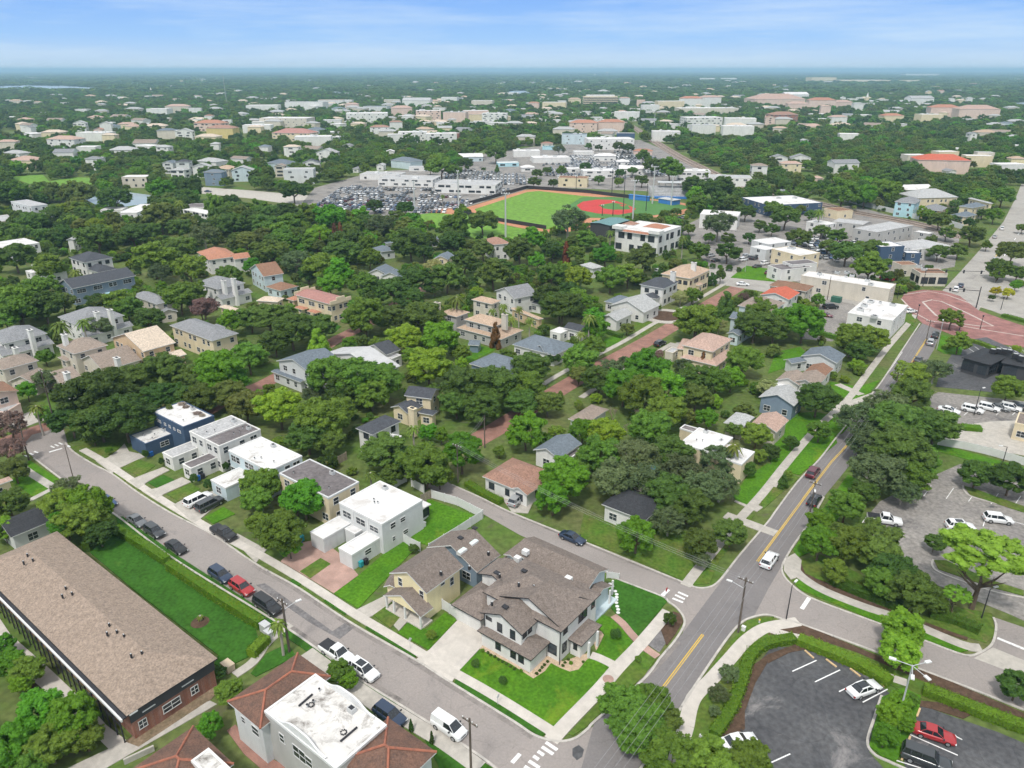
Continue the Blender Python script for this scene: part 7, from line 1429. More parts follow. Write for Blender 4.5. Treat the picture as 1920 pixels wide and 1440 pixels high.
CT={  # L, W, stations (x fraction, width factor, z low, z top), cabin (bottom x0,x1, top x2,x3 fractions), roof z
 'sedan': (4.8,.93,[(.5,.70,.34,.60),(.47,.90,.24,.70),(.36,.98,.2,.80),(.20,1,.2,.90),(-.15,1,.2,.93),(-.36,1,.22,.97),(-.46,.94,.26,.95),(-.5,.80,.36,.82)],(-.37,.22,-.20,.04),1.42),
 'suv': (4.75,.96,[(.5,.72,.38,.72),(.47,.92,.28,.88),(.36,.99,.24,1.0),(.22,1,.24,1.06),(-.2,1,.24,1.10),(-.42,1,.26,1.12),(-.48,.95,.32,1.10),(-.5,.88,.42,.95)],(-.48,.24,-.40,.08),1.70),
 'bigsuv': (5.3,1.0,[(.5,.78,.42,.85),(.48,.94,.32,1.02),(.38,1,.28,1.12),(.24,1,.28,1.16),(-.2,1,.28,1.18),(-.45,1,.3,1.18),(-.49,.97,.34,1.15),(-.5,.92,.44,1.0)],(-.49,.25,-.44,.12),1.88),
 'pickup': (5.8,1.0,[(.5,.80,.45,.88),(.48,.95,.34,1.05),(.38,1,.3,1.14),(.24,1,.3,1.18),(-.10,1,.3,1.18),(-.12,1,.3,1.16),(-.47,1,.34,1.16),(-.5,.96,.44,1.1)],(-.11,.25,-.07,.12),1.86),
 'van': (4.7,.94,[(.5,.74,.36,.80),(.47,.93,.26,.98),(.38,1,.22,1.10),(.30,1,.22,1.18),(-.2,1,.22,1.2),(-.45,1,.24,1.2),(-.49,.98,.28,1.2),(-.5,.95,.38,1.1)],(-.495,.33,-.48,.14),1.92)}
CM={}
def car_meshes(k):
 if k in CM: return CM[k]
 L_,W_,st,(b0,b1,t0,t1),zr=CT[k]; out_={}
 mb=MB(); rings=[]
 for (fx,wf,zl,zt) in st:
  x=fx*L_; w_=W_*wf; rings.append([(x,-w_*.9,zl),(x,-w_,zl+.14),(x,-w_,zt - .2),(x,-w_*.93,zt - .05),(x,-w_*.80,zt),(x,w_*.80,zt),(x,w_*.93,zt - .05),(x,w_,zt - .2),(x,w_,zl+.14),(x,w_*.9,zl)])
 base=len(mb.v)
 for r_ in rings: mb.v.extend(r_)
 nn=10; mb.mi(None)
 for i in range(len(rings) - 1):
  for j in range(nn):
   a=i*nn+j; b=i*nn+(j+1) % nn; mb.f.append((a,b,b+nn,a+nn)); mb.m.append(0)
 mb.f.append(tuple(range(nn - 1,-1,-1))); mb.m.append(0); e=(len(rings) - 1)*nn; mb.f.append(tuple(range(e,e+nn))); mb.m.append(0)
 me=mb.mesh('body'); me.polygons.foreach_set('use_smooth',[len(p.vertices) == 4 for p in me.polygons]); me.materials.append(paint('white')); out_['body']=me
 zb=st[3][3] - .06; wb,wt=W_*.86,W_*.68
 B0,B1,T0,T1=b0*L_,b1*L_,t0*L_,t1*L_; zt_=zr - .05
 def q(name,pts,m):
  m_=MB(); m_.face(pts,m); out_.setdefault(name,[]).append(m_.mesh(name))
 q('windscreen',[(B1,-wb,zb),(B1,wb,zb),(T1,wt,zt_),(T1,-wt,zt_)],M_carglass)
 q('rear_window',[(B0,wb,zb),(B0,-wb,zb),(T0,-wt,zt_),(T0,wt,zt_)],M_carglass)
 for s in (-1,1):
  pts=[(B0,s*wb,zb),(B1,s*wb,zb),(T1,s*wt,zt_),(T0,s*wt,zt_)]; q('side_window',pts if s < 0 else pts[::-1],M_carglass if k != 'van' else M_carglass)
 mb=MB(); mb.mi(None)
 rx0,rx1=T0 - .03,T1+.03
 mb.prism([(rx0,-wt - .02),(rx1,-wt - .02),(rx1,wt+.02),(rx0,wt+.02)],zt_ - .03,zr,None)
 def bar(a,b,r_=.045): mb.tube(a,b,r_,n=4,m=None)
 for s in (-1,1):
  bar((B0,s*wb,zb),(T0,s*wt,zt_)); bar((B1,s*wb,zb),(T1,s*wt,zt_)); mx_=(B0+B1)/2+.1; bar((mx_,s*wb,zb),(mx_,s*wt,zt_),.05)
  if k in ('suv','bigsuv','van'): x2=B0+(B1 - B0)*.22; bar((x2,s*(wb+.005),zb),(x2+.05,s*wt,zt_),.09)
 if k == 'van':   # panelled sides behind the front doors
  for s in (-1,1):
   xa,xb=B0 - .01,B0+(B1 - B0)*.52; P=[(xa,s*(wb+.02),zb),(xb,s*(wb+.02),zb),(xb,s*(wt+.02),zt_),(xa+.05,s*(wt+.02),zt_)]; mb.face(P if s < 0 else P[::-1],None)
  P=[(B0 - .02,wb,zb),(B0 - .02,-wb,zb),(T0 - .02,-wt,zt_),(T0 - .02,wt,zt_)]; mb.face(P,None)
 me=mb.mesh('roof'); me.materials.append(paint('white')); out_['roof']=me
 if k == 'pickup':
  mb=MB(); mb.prism([(-.49*L_,-W_*.86),(-.13*L_,-W_*.86),(-.13*L_,W_*.86),(-.49*L_,W_*.86)],1.1,1.20,M_dtrim); out_['bed_cover']=mb.mesh('bed_cover')
 wr=.34 if k == 'sedan' else .39
 mb=MB(); mb.tube((0,-.12,0),(0,.12,0),wr,n=16,m=M_tyre); out_['tyre']=mb.mesh('tyre'); mb=MB(); mb.tube((0,-.135,0),(0,.135,0),wr*.62,n=12,m=M_rim); out_['rim']=mb.mesh('rim'); out_['wr']=wr
 mb=MB(); mb.box((0,0),Vector((1,0)),.09,.2,0,.14,M_hl); out_['headlight']=mb.mesh('headlight')
 mb=MB(); mb.box((0,0),Vector((1,0)),.06,.13,0,.24,M_tl); out_['tail_light']=mb.mesh('tail_light')
 mb=MB(); mb.box((0,0),Vector((1,0)),.03,W_*.42,0,.17,M_dtrim); out_['grille']=mb.mesh('grille')
 mb=MB(); mb.box((0,0),Vector((1,0)),.08,.12,0,.14,M_dtrim); out_['mirror']=mb.mesh('mirror')
 CM[k]=out_; return out_
def car(kind,color,label,p,hd,group='parked cars',sunroof=False,name=None,cat=None):
 ms=car_meshes(kind); L_,W_,st,_,zr=CT[kind]
 nm=name or {'sedan': 'sedan_car','suv': 'suv_car','bigsuv': 'suv_car','pickup': 'pickup_truck','van': 'delivery_van'}[kind]
 root=thing(nm,(p.x,p.y,p.z),label,cat or {'pickup': 'pickup truck','van': 'van'}.get(kind,'car'),group,hd)
 def pt(n_,me,loc=(0,0,0),par=None):
  o=link(n_,me,par or root); o.location=loc; return o
 for n_ in ('body','roof'):
  o=pt(n_,ms[n_]); o.material_slots[0].link='OBJECT'; o.material_slots[0].material=paint(color)
 for n_ in ('windscreen','rear_window','side_window'):
  for me in ms[n_]: pt(n_,me)
 if 'bed_cover' in ms: pt('bed_cover',ms['bed_cover'])
 for fx in (.31,-.30):
  for s in (-1,1):
   wgroup=bpy.data.objects.new('wheel',None); COL.objects.link(wgroup); wgroup.parent=root; wgroup.location=(fx*L_,s*(W_ - .1),ms['wr'])
   pt('tyre',ms['tyre'],par=wgroup); pt('rim',ms['rim'],par=wgroup)
 for s in (-1,1):
  pt('headlight',ms['headlight'],(L_*.478,s*W_*.68,st[1][3] - .24)); pt('tail_light',ms['tail_light'],(-L_*.49,s*W_*.78,st[-1][3] - .30)); pt('mirror',ms['mirror'],(L_*.2,s*(W_+.1),st[3][3]))
 pt('grille',ms['grille'],(L_*.497,0,st[0][3] - .22))
 if sunroof:
  mb=MB(); mb.prism([(-.22*L_,-.5),(.05*L_,-.5),(.05*L_,.5),(-.22*L_,.5)],zr - .01,zr+.012,M_carglass); pt('sunroof',mb.mesh('sunroof'))
 OCC.append((p.x,p.y,3)); return root
S1=R(-37.5); MS=R(53.5)
def carp(t,x,y,kind,color,label,hd=None,to=None,z=.05,**k):
 p=tg(t,x,y,.7); p.z=z
 if to is not None: q=tg(t,to[0],to[1],.7); hd=math.atan2(q.y - p.y,q.x - p.x)
 return car(kind,color,label,p,hd,**k)
SG='cars parked along the residential street'
carp('A',770,45,'sedan','grey','grey sedan topmost in the kerbside row by the clipped hedge',S1,group=SG)
carp('A',868,106,'suv','dkgrey','dark grey crossover behind the topmost grey sedan at the kerb',S1,group=SG)
carp('A',990,194,'sedan','black','black car alone mid row beside the long clipped hedge',S1,group=SG)
carp('A',1240,352,'suv','navy','navy crossover just behind the red one at the kerb',S1,group=SG)
carp('A',1360,422,'suv','red','red crossover parked at the kerb beside the long hedge',S1,group=SG)
carp('B',65,525,'bigsuv','black','boxy black four wheel drive behind the leaning wooden pole',S1,group=SG)
carp('B',455,792,'pickup','white','white crew cab pickup with a black bed cover at the kerb',S1,group=SG)
carp('B',606,888,'suv','white','white crossover with a dark glass roof in front of the pickup',S1,group=SG,sunroof=True)
carp('B',1085,1208,'van','white','small white panel van parked near the zebra crossing',S1,group=SG)
carp('B',752,1140,'suv','navy','dark blue car half hidden behind the Spanish style white roof',S1)
carp('T5',688,1366,'sedan','blue','blue sedan near the top left lamp post',S1,group=SG)
carp('T5',1275,1362,'bigsuv','white','long white sport utility parked on the driveway of the pale blue house',MS+.03,z=.13)
carp('Z6',925,1098,'bigsuv','dkgrey','dark grey off road wagon beside the long white sport utility',MS+.03,z=.13)
carp('A',1258,118,'pickup','black','black pickup parked on a short driveway across the street',S1)
carp('P',970,937,'suv','silver','silver crossover on the drive of the brown roofed cottage',MS+.1,z=.13)
carp('C',340,142,'sedan','navy','dark blue sedan parked on the lane behind the corner house',S1,group='cars on the lane')
carp('D',8,268,'suv','white','white crossover driving near the main intersection',MS,group='cars driving on the main road')
carp('T8',290,1182,'suv','maroon','maroon crossover driving on the main road',MS,group='cars driving on the main road')
carp('T8',298,1358,'sedan','black','black car driving beside the street lamp on the main road',MS,group='cars driving on the main road')
carp('D',655,42,'pickup','white','white pickup parked at the trees edge of the pale lot',R(-18),z=.06)
carp('D',1295,38,'suv','white','white crossover parked alone in the upper right of the pale lot',R(-14),z=.06)
carp('D',1082,78,'suv','white','white crossover with dark roof in the middle of the pale lot',R(-8),z=.06,sunroof=True)
carp('D',1015,132,'sedan','white','white sedan partly hidden by the flat topped pine',R(50),z=.06)
carp('D',541,990,'sedan','white','white sedan with sunroof in the black parking lot',R(22),z=.06,sunroof=True)
carp('D',935,1242,'sedan','red','bright red sedan in the black lot at lower right',R(-26),z=.06)
carp('D',890,1388,'bigsuv','dkgrey','dark wagon with pale roof below the red sedan',R(-30),z=.06)
carp('C',1275,1288,'sedan','white','white car half under the trees at the black lot',R(15),z=.06)
for i,(x,y,c_,lab) in enumerate(((1165,782,'white','leftmost white sedan in the row below the pavilion'),(1315,780,'white','white car left of the lamp post in the row below the pavilion'),(1420,768,'white','white car right of the lamp post in the row below the pavilion'),(1487,766,'grey','grey car between two white ones below the pavilion'),(1560,768,'white','white crossover next to the dark car at the right end of the row'),(1632,768,'dkgrey','dark car at the right end of the row below the pavilion'))):
 carp('T8',x,y,'sedan' if i in (0,3) else 'suv',c_,lab,R(-38),z=.06,group='cars in a row below the pavilion')
carp('T8',1046,347,'suv','silver','silver car queueing near the paved crossing',MS+.05,group='cars waiting at the crossing'); carp('T8',1076,302,'suv','dkgrey','dark car first in the queue at the paved crossing',MS+.05,group='cars waiting at the crossing')
carp('T8',966,457,'sedan','dkgrey','dark sedan behind the silver one heading to the crossing',MS+.03,group='cars waiting at the crossing')
for x,y,k_,c_,lab,hd in ((1755,352,'suv','white','white car farthest up the pale concrete road',58),(1700,414,'sedan','silver','silver car on the pale concrete road',58),(1700,590,'suv','white','white car under trees right of the concrete road',58),(1410,808,'suv','white','white car stopped at the signals of the crossing',58),(1447,777,'sedan','navy','dark blue car beside the stopped white car at the signals',58),
  (893,730,'bigsuv','red','red vehicle beside the wedge shaped white roof',-52),(975,782,'pickup','white','white pickup behind the red vehicle at the crossing',-52),(992,815,'sedan','dkgrey','dark car nearest the crossing beside the white pickup',-52),(20,690,'suv','maroon','dark red car left of the dark weathered flat roof',-20),(470,940,'bigsuv','black','black vehicle in the small lot beside the white store',10),(432,1000,'sedan','maroon','dark red car in the small lot half under a tree',-30),(1070,970,'sedan','white','white car rounding the corner of the white store',20)):
 carp('M7',x,y,k_,c_,lab,R(hd))
for i,(x,y,c_) in enumerate(((1730,768,'white'),(1490,555,'silver'),(1530,590,'black'),(1760,560,'silver'),(1790,570,'black'),(1825,575,'dkgrey'),(1862,572,'black'),(1735,585,'white'),(1840,635,'dkgrey'),(1900,612,'white'),(1250,275,'navy'),(1295,270,'silver'),(1335,255,'dkgrey'),(1110,670,'white'))):
 carp('M6',x,y,'suv' if i % 2 else 'sedan',c_,('white crossover driving on the cross street by the egg shaped tree','silver car under the dark tree right of the civic building','black car under the dark tree right of the civic building','leftmost silver car in the row by the small green','leftmost black car in the row by the small green','dark grey car in the row by the small green','rightmost black car in the row by the small green','white car just below the row by the small green','dark car parked at the edge of the small green','white car at the right of the small green','navy car left end of the trio behind the civic building','silver car middle of the trio behind the civic building','dark car right end of the trio behind the civic building','white car partly hidden beside the broad tan roofed house')[i],R(-10 if i == 0 else 35))
carp('T7',952,355,'suv','black','black crossover on the brick street beside the carport',MS - .1)
carp('T5',1440,432,'sedan','white','white car by the garage of the cream grey roofed house',R(50),z=.1)
for i,(x,y,c_,lab) in enumerate(((1135,618,'white','white car on the open road above the golf green trees, left one'),(1185,622,'black','black car on the road left of the car dealership'),(1170,715,'navy','dark car turning on the junction left of the dealership'))):
 carp('F1',x,y+(0),'sedan',c_,lab,0)
def lot_car_mesh():
 mb=MB(); mb.mi(None)
 P=[(-2.3,-.88,.3),(2.3,-.88,.3),(2.3,.88,.3),(-2.3,.88,.3)]
 st=[(-2.35,.35,.85,.8),(-2.1,.25,.98,.92),(1.2,.25,.98,.92),(2.2,.28,.78,.88),(2.35,.38,.6,.75)]
 for (xa,za,ta,wa),(xb,zb,tb,wb) in zip(st,st[1:]):
  for s in (-1,1): f=[(xa,s*wa,za),(xb,s*wb,zb),(xb,s*wb,tb),(xa,s*wa,ta)]; mb.face(f if s < 0 else f[::-1],None)
  mb.face([(xa,-wa,ta),(xb,-wb,tb),(xb,wb,tb),(xa,wa,ta)],None)
 mb.face([(-2.35,.8,.35),(-2.35,-.8,.35),(-2.35,-.8,.85),(-2.35,.8,.85)],None); mb.face([(2.35,-.75,.38),(2.35,.75,.38),(2.35,.75,.6),(2.35,-.75,.6)],None)
 b=[(-2.0,-.82,.95),(1.15,-.82,.95),(1.15,.82,.95),(-2.0,.82,.95)]; t_=[(-1.5,-.65,1.48),(.35,-.65,1.48),(.35,.65,1.48),(-1.5,.65,1.48)]
 for i in range(4): j=(i+1) % 4; mb.face([b[i],b[j],t_[j],t_[i]],M_carglass)
 mb.face([(x,y,1.5) for x,y,z in t_],None)
 for x in (-1.45,1.45):
  for s in (-1,1): mb.tube((x,s*.78,.33),(x,s*.92,.33),.33,n=8,m=M_tyre)
 return mb
_m=lot_car_mesh(); _m.mats[0]=paint('white'); LOTM=_m.mesh('parked_car')
LOTS=[('car dealership',[(585,388),(640,352),(760,348),(900,352),(960,358),(885,384),(835,400),(700,402)]),('upper dealership lot',[(830,325),(860,318),(1000,332),(990,348),(900,352),(840,345)]),('far town parking',[(1010,300),(1180,282),(1240,300),(1260,330),(1100,340),(1020,330)]),('retail strip lot',[(1460,455),(1560,440),(1650,470),(1650,490),(1560,490),(1460,475)])]
CCOL=['white','white','dkgrey','silver','black','navy','white','silver','blue','maroon']; CW={'white': 'white','dkgrey': 'dark grey','silver': 'silver','black': 'black','navy': 'navy','blue': 'blue','maroon': 'maroon'}
rc=random.Random(3); cand=[]
for nm,poly in LOTS:
 P=np.array([tuple(G(*p))[:2] for p in poly]); x0,y0=P.min(0); x1,y1=P.max(0); th=R(-6); y=y0; row=0
 while y < y1:
  x=x0
  while x < x1:
   if rc.random() < .86 and inpoly(np.array([x]),np.array([y]),P)[0] and free(np.array([x]),np.array([y]),-2.0,polys=False)[0]: cand.append((nm,row,x+rc.uniform(-.15,.15),y+rc.uniform(-.3,.3),R(90)+th+(math.pi if rc.random() < .5 else 0)))
   x += 2.75
  y += 5.3 if row % 2 == 0 else 9.5; row += 1
cand.sort(key=lambda q: q[3]); print('lot cars',len(cand))
keep,rest=cand[:250],cand[250:]
rows={}
for q in cand: rows.setdefault((q[0],q[1]),[]).append(q[2])
def nth(k): return '%d%s' % (k,'th' if 10 <= k % 100 <= 20 else {1: 'st',2: 'nd',3: 'rd'}.get(k % 10,'th'))
rown={}
for nm_ in set(q[0] for q in cand):
 for k,r_ in enumerate(sorted(set(q[1] for q in cand if q[0] == nm_))): rown[(nm_,r_)]=k+1
for nm,row,x,y,a in keep:
 c_=rc.choice(CCOL); o=link('parked_car',LOTM); o.location=(x,y,.05); o.rotation_euler=(0,0,a); o.material_slots[0].link='OBJECT'; o.material_slots[0].material=paint(c_)
 tag(o,'%s car, %s from left in the %s row of the %s' % (CW[c_],nth(sorted(rows[(nm,row)]).index(x)+1),nth(rown[(nm,row)])+' nearest' if rown[(nm,row)] > 1 else 'nearest',nm),'car','cars in the rows of the %s' % nm)
for ci_,c_ in enumerate(('white','dkgrey','silver')):
 mb=MB(); sub=rest[ci_::3]
 for nm,row,x,y,a in sub:
  b=len(mb.v); ca,sa=math.cos(a),math.sin(a); mb.v.extend([(x+vx*ca - vy*sa,y+vx*sa+vy*ca,vz+.05) for vx,vy,vz in _m.v]); mb.f.extend([tuple(i+b for i in f) for f in _m.f])
  mb.mats=[paint(c_),M_carglass,M_tyre]; mb.m.extend(_m.m)
 if sub: tag(mb.build('parked_cars',None,(sub[0][2],sub[0][3],0)),kind='stuff')
# poles, wires, fences and small things
def top_pt(b,ypix): return Vector((b.x,b.y,top_z(b,ypix)))
POLE={}
def upole(key,label,bx,by,ty,t='P',arm=True,lamp=None,r=.16,h=None,m=None):
 b=tg(t,bx,by); X,Y=tp(t,bx,ty); hh=h or top_z(b,Y); hh=max(5,min(14,hh)); root=thing('utility_pole',b,label,'utility pole','utility poles')
 mb=MB(); mb.tube((b.x,b.y,-.3),(b.x,b.y,hh),r,r*.7,8,m or M_wood); mb.build('pole',root,b)
 if arm:
  mb=MB(); mb.box((b.x,b.y),Vector((math.cos(S1),math.sin(S1))),1.1,.06,hh - .6,hh - .45,M_wood); mb.build('crossarm',root,b)
  for k in (-1,-.35,.35,1): mb=MB(); q=Vector((b.x,b.y))+Vector((math.cos(S1),math.sin(S1)))*k; mb.tube((q.x,q.y,hh - .45),(q.x,q.y,hh - .25),.06,m=M_trim); mb.build('insulator',root,b)
 if lamp:
  d=Vector(lamp).normalized(); mb=MB(); mb.tube((b.x,b.y,hh*.8),(b.x+d.x*1.8,b.y+d.y*1.8,hh*.8+.5),.05,m=M_steel); mb.build('lamp_arm',root,b)
  mb=MB(); mb.box((b.x+d.x*2.2,b.y+d.y*2.2),Vector((d.x,d.y)),.4,.16,hh*.8+.44,hh*.8+.58,M_trim); mb.build('lamp_head',root,b)
 POLE[key]=Vector((b.x,b.y,hh)); return root
upole('a','brown wooden pole beside the small palm on the residential street',543,1223,1123,lamp=(.8,.6),r=.2)
upole('b','wooden pole cut by the bottom edge near the white van',884,1470,1347,h=10)
upole('c','wooden pole at the bend of the winding walk by the intersection',1384,1185,1083,lamp=(-.8,.5),r=.17)
upole('d','wooden pole at the main road beside the black car',1519,960,902,lamp=(-.3,-.8),r=.14)
upole('e','wooden pole beside the main road among the big mossy trees',1672,756,697,r=.15)
upole('e2','wooden pole at the main road near the paved crossing',1735,645,600,r=.14)
upole('f','wooden pole behind the brick street end at the left',104,800,686,r=.16)
upole('g','wooden pole at the top left zebra crossing',55,864,788,r=.16,arm=False)
upole('h','pole beside the rounded tree left of the brown cottage',859,905,832,r=.14)
upole('i','pole standing on the verge of the brick street above the cottage',909,840,779,r=.14,arm=False)
upole('j','tall pole in front of the wedge shaped beige building',1551,562,518,r=.15,arm=False)
POLE['b2']=tg('P',1060,1560,10.0); POLE['k']=tg('P',700,880,8); POLE['c0']=Vector((POLE['c'].x - 33,POLE['c'].y - 44,10))
def wires(label,A,B,n=3,sp=.7,sag=.6,dz=-.35):
 d=(B - A); s=Vector((-d.y,d.x,0)).normalized(); root=thing('power_line',A,label,'power line','overhead power lines')
 for k in range(n):
  mb=MB(); o=s*(k - (n - 1)/2)*sp; P=[A.lerp(B,i/10)+o+Vector((0,0,dz - sag*4*(i/10)*(1 - i/10))) for i in range(11)]
  for a,b in zip(P,P[1:]): mb.tube(a,b,.016,n=3,m=M_wire)
  mb.build('wire',root,A)
wires('wires over the main road below the intersection',POLE['c0'],POLE['c'],4,.8)
wires('wires along the main road above the intersection',POLE['c'],POLE['d'],4,.8)
wires('wires from the black car pole to the mossy trees',POLE['d'],POLE['e'],3,.8)
wires('wires from the mossy trees to the paved crossing',POLE['e'],POLE['e2'],3,.8)
wires('wires over the lane between cottage and intersection pole',POLE['h'],POLE['c'],3,.5,1.2)
wires('short wire beside the brown cottage',POLE['h'],POLE['i'],2,.5)
def slamp(label,bx,by,tx,ty,t='P',m=None,arm=(1,0),h=None,sign=None):
 b=tg(t,bx,by); X,Y=tp(t,tx,ty); hh=max(2.2,min(12,h or top_z(b,Y))); root=thing('street_lamp',b,label,'street lamp','street lamps'); mb=MB(); mb.tube((b.x,b.y,0),(b.x,b.y,hh),.1,.06,8,m or M_steel); mb.build('pole',root,b)
 d=Vector(arm); mb=MB(); mb.tube((b.x,b.y,hh),(b.x+d.x*1.3,b.y+d.y*1.3,hh+.2),.04,m=m or M_steel); mb.build('lamp_arm',root,b); mb=MB(); mb.box((b.x+d.x*1.6,b.y+d.y*1.6),d.normalized(),.38,.15,hh+.12,hh+.27,M_trim); mb.build('lamp_head',root,b); return root
slamp('leaning grey street lamp on the far kerb at the top left',139,903,118,835,arm=(.8,-.5),m=M_wood)
slamp('slim dark lamp pole on the verge left of the side street',1474,1162,1492,1098,arm=(.5,.5),m=M_dtrim)
slamp('tall lamp post in the row of white cars',1826,779,1841,730,arm=(.6,.3),m=M_dtrim)
slamp('dark lamp post beside the pale concrete yard fence',1880,868,1888,838,arm=(-.8,.1),m=M_dtrim)
slamp('pale lamp post at the pavilion side of the crossing',1756,655,1766,603,arm=(.3,.6))
slamp('slim pole near the foot of the flat topped pine',1840,1160,1853,1105,arm=(.6,.2),m=M_dtrim)
slamp('pale pole under the flat topped pine canopy',1776,1142,1786,1112,arm=(-.5,.1))
slamp('thin pale pole at the small green by the cross street',1397,510,1400,478,arm=(.6,.2))
b=G(1683,1352); root=thing('parking_lamp',b,'tall white four headed lamp on the planted island','street lamp'); hh=9.0
mb=MB(); mb.tube((b.x,b.y,0),(b.x,b.y,hh),.13,.08,8,M_steel); mb.build('pole',root,b)
for dx,dy in ((1,.25),(-1,.55),(.35,-1),(-.45,-.9)):
 d=Vector((dx,dy)).normalized()*1.9; mb=MB(); mb.tube((b.x,b.y,hh - .1),(b.x+d.x,b.y+d.y,hh),.05,m=M_steel); mb.build('lamp_arm',root,b); mb=MB(); mb.box((b.x+d.x*1.15,b.y+d.y*1.15),d.normalized(),.4,.2,hh - .05,hh+.12,M_trim); mb.build('lamp_head',root,b)
def fence(label,t,pts,h=1.8,m=None,posts=2.4,name='fence',group='fences'):
 m=m or M_vinyl; return wall_line(name,label,'fence',t,pts,h,m,.06,group,posts,0.05)
fence('white vinyl fence along the lane behind the modern house','P',[(810,934),(858,948),(905,972)])
fence('white vinyl fence between the modern and the yellow house back gardens','P',[(903,974),(860,1002),(805,1036)])
fence('short white vinyl fence from the modern house to the yellow house','P',[(750,1012),(768,1024),(788,1034)])
fence('white vinyl fence panel beside the garage of the corner house','P',[(830,1142),(843,1150),(856,1160)])
fence('white vinyl fence behind the modern house roof','P',[(735,918),(762,903)])
fence('white vinyl fence under the rounded trees behind the modern house','P',[(772,912),(795,925)])
fence('weathered board fence beside the white vinyl fence','P',[(790,944),(808,934)],m=M_wfence)
fence('weathered board fence behind the cream tar roofed house','P',[(618,880),(650,862)],m=M_wfence)
fence('long white vinyl fence between concrete yard and pale parking lot','T8',[(1090,1010),(1250,1035),(1420,1075),(1560,1115),(1700,1160)])
fence('low white vinyl fence panel under the trees by the black lot','C',[(1050,1315),(1090,1340),(1130,1365)])
fence('white fence by the blue house porch','Z3',[(620,190),(700,195),(800,215)],h=1.2)
wall_line('retaining_wall','low pale wall beside the orange roofed Spanish building','wall','A',[(700,1420),(870,1340)],.8,M_conc,.25)
BINC={'blue': (.02,.12,.38),'teal': (.03,.30,.33),'black': (.03,.03,.035),'green': (.04,.16,.08)}
def bin_(t,x,y,c_,label):
 p=tg(t,x,y); m=mat('bin_'+c_,BINC[c_],rough=.5,var=.05); root=thing('wheeled_bin',p,label,'wheeled bin','wheeled bins'); u=Vector((math.cos(GRID),math.sin(GRID)))
 mb=MB(); mb.box((p.x,p.y),u,.28,.32,.08,1.0,m); mb.build('body',root,p); mb=MB(); mb.box((p.x,p.y),u,.32,.37,1.0,1.08,m); mb.build('lid',root,p)
 for s in (-1,1): mb=MB(); q=Vector((p.x,p.y))+u*s*.25; mb.tube((q.x,q.y - .05,.1),(q.x+u.x*.08,q.y+u.y*.08,.1),.1,n=8,m=M_tyre); mb.build('wheel',root,p)
bin_('Z4',705,1215,'teal','teal wheeled bin beside the modern house garage wing'); bin_('Z4',760,1190,'black','black wheeled bin behind the teal one')
bin_('Z4',15,960,'blue','blue wheeled bin under the tree by the pink paver drive'); bin_('Z4',38,925,'teal','pale teal bin under the tree by the pink paver drive')
bin_('Z6',815,860,'blue','bright blue wheeled bin by the clipped shrubs'); bin_('Z6',860,840,'black','dark wheeled bin right of the bright blue one'); bin_('Z6',345,615,'blue','small blue bin before the navy house')
def crate(t,x,y,s,h,c_,name,label,cat,lid=True):
 p=tg(t,x,y); m=c_ if not isinstance(c_,tuple) else mat('paint_'+name,c_,rough=.6,var=.06); root=thing(name,p,label,cat); u=Vector((math.cos(GRID),math.sin(GRID)))
 mb=MB(); mb.box((p.x,p.y),u,s,s*.7,0,h,m); mb.build('cabinet',root,p); mb=MB(); mb.box((p.x,p.y),u,s+.05,s*.7+.05,h,h+.1,m); mb.build('lid',root,p)
crate('A',1285,885,.8,1.0,(.55,.45,.33),'utility_box','tan utility box on the apartment lawn by the curved walk','utility box')
crate('B',55,670,.7,1.3,M_steel,'utility_cabinet','left grey utility cabinet by the palm and wooden pole','utility cabinet'); crate('B',75,705,.6,1.1,M_steel,'utility_cabinet','right grey utility cabinet nearer the walk','utility cabinet')
crate('Z4',1395,765,.5,.9,M_trim,'air_conditioner','white air conditioner unit beside the modern house lawn','air conditioner')
crate('C',1300,670,.25,.8,M_trim,'utility_cabinet','small white pedestal at the foot of the intersection pole','utility cabinet')
crate('M7',510,905,1.6,1.8,(.04,.13,.09),'dumpster','dark green dumpster beside the small lot','dumpster')
crate('D',385,320,.9,.9,M_trim,'ground_sign','low white sign under the corner trees of the pale lot','sign')
for i,(x,y) in enumerate(((670,278),(705,312),(748,388),(770,436),(770,478),(765,516),(765,560),(778,615),(792,662),(792,710))):
 p=tg('Z3',x,y,.13); mb=MB(); mb.tube((p.x,p.y,.1),(p.x,p.y,.16),.3,n=10,m=M_trim); mb.tube((p.x,p.y,.16),(p.x,p.y,.175),.24,n=10,m=M_trim)
 o=mb.build('stepping_stone',None,(p.x,p.y,0)); tag(o,'%s white stepping stone, counted from the top, by the blue house' % ['first','second','third','fourth','fifth','sixth','seventh','eighth','ninth','tenth'][i],'stepping stone','stepping stones')
p=tg('C',541,940,.13); mb=MB(); mb.tube((p.x,p.y,.1),(p.x,p.y,.16),.75,n=20,m=M_paver); tag(mb.build('manhole_cover',None,(p.x,p.y,0)),'round brown manhole cover set in the corner sidewalk','manhole cover')
p=tg('A',1125,620,.13); mb=MB(); mb.tube((p.x,p.y,.1),(p.x,p.y,.15),1.3,n=20,m=M_mulch); tag(mb.build('mulch_ring',None,(p.x,p.y,0)),kind='structure')
def sign(t,x,y,label,h=2.2,c_=(.45,.02,.02),n=8,rad=.36,face=S1):
 p=tg(t,x,y); root=thing('road_sign',p,label,'road sign','road signs'); mb=MB(); mb.tube((p.x,p.y,0),(p.x,p.y,h),.035,m=M_steel); mb.build('post',root,p)
 d=Vector((math.cos(face),math.sin(face),0)); mb=MB(); q=Vector((p.x,p.y,h - .1)); mb.tube(q+d*.04,q+d*.07,rad,n=n,m=mat('sign_%.2f' % c_[0],c_,rough=.5,var=.02)); mb.build('sign_plate',root,p)
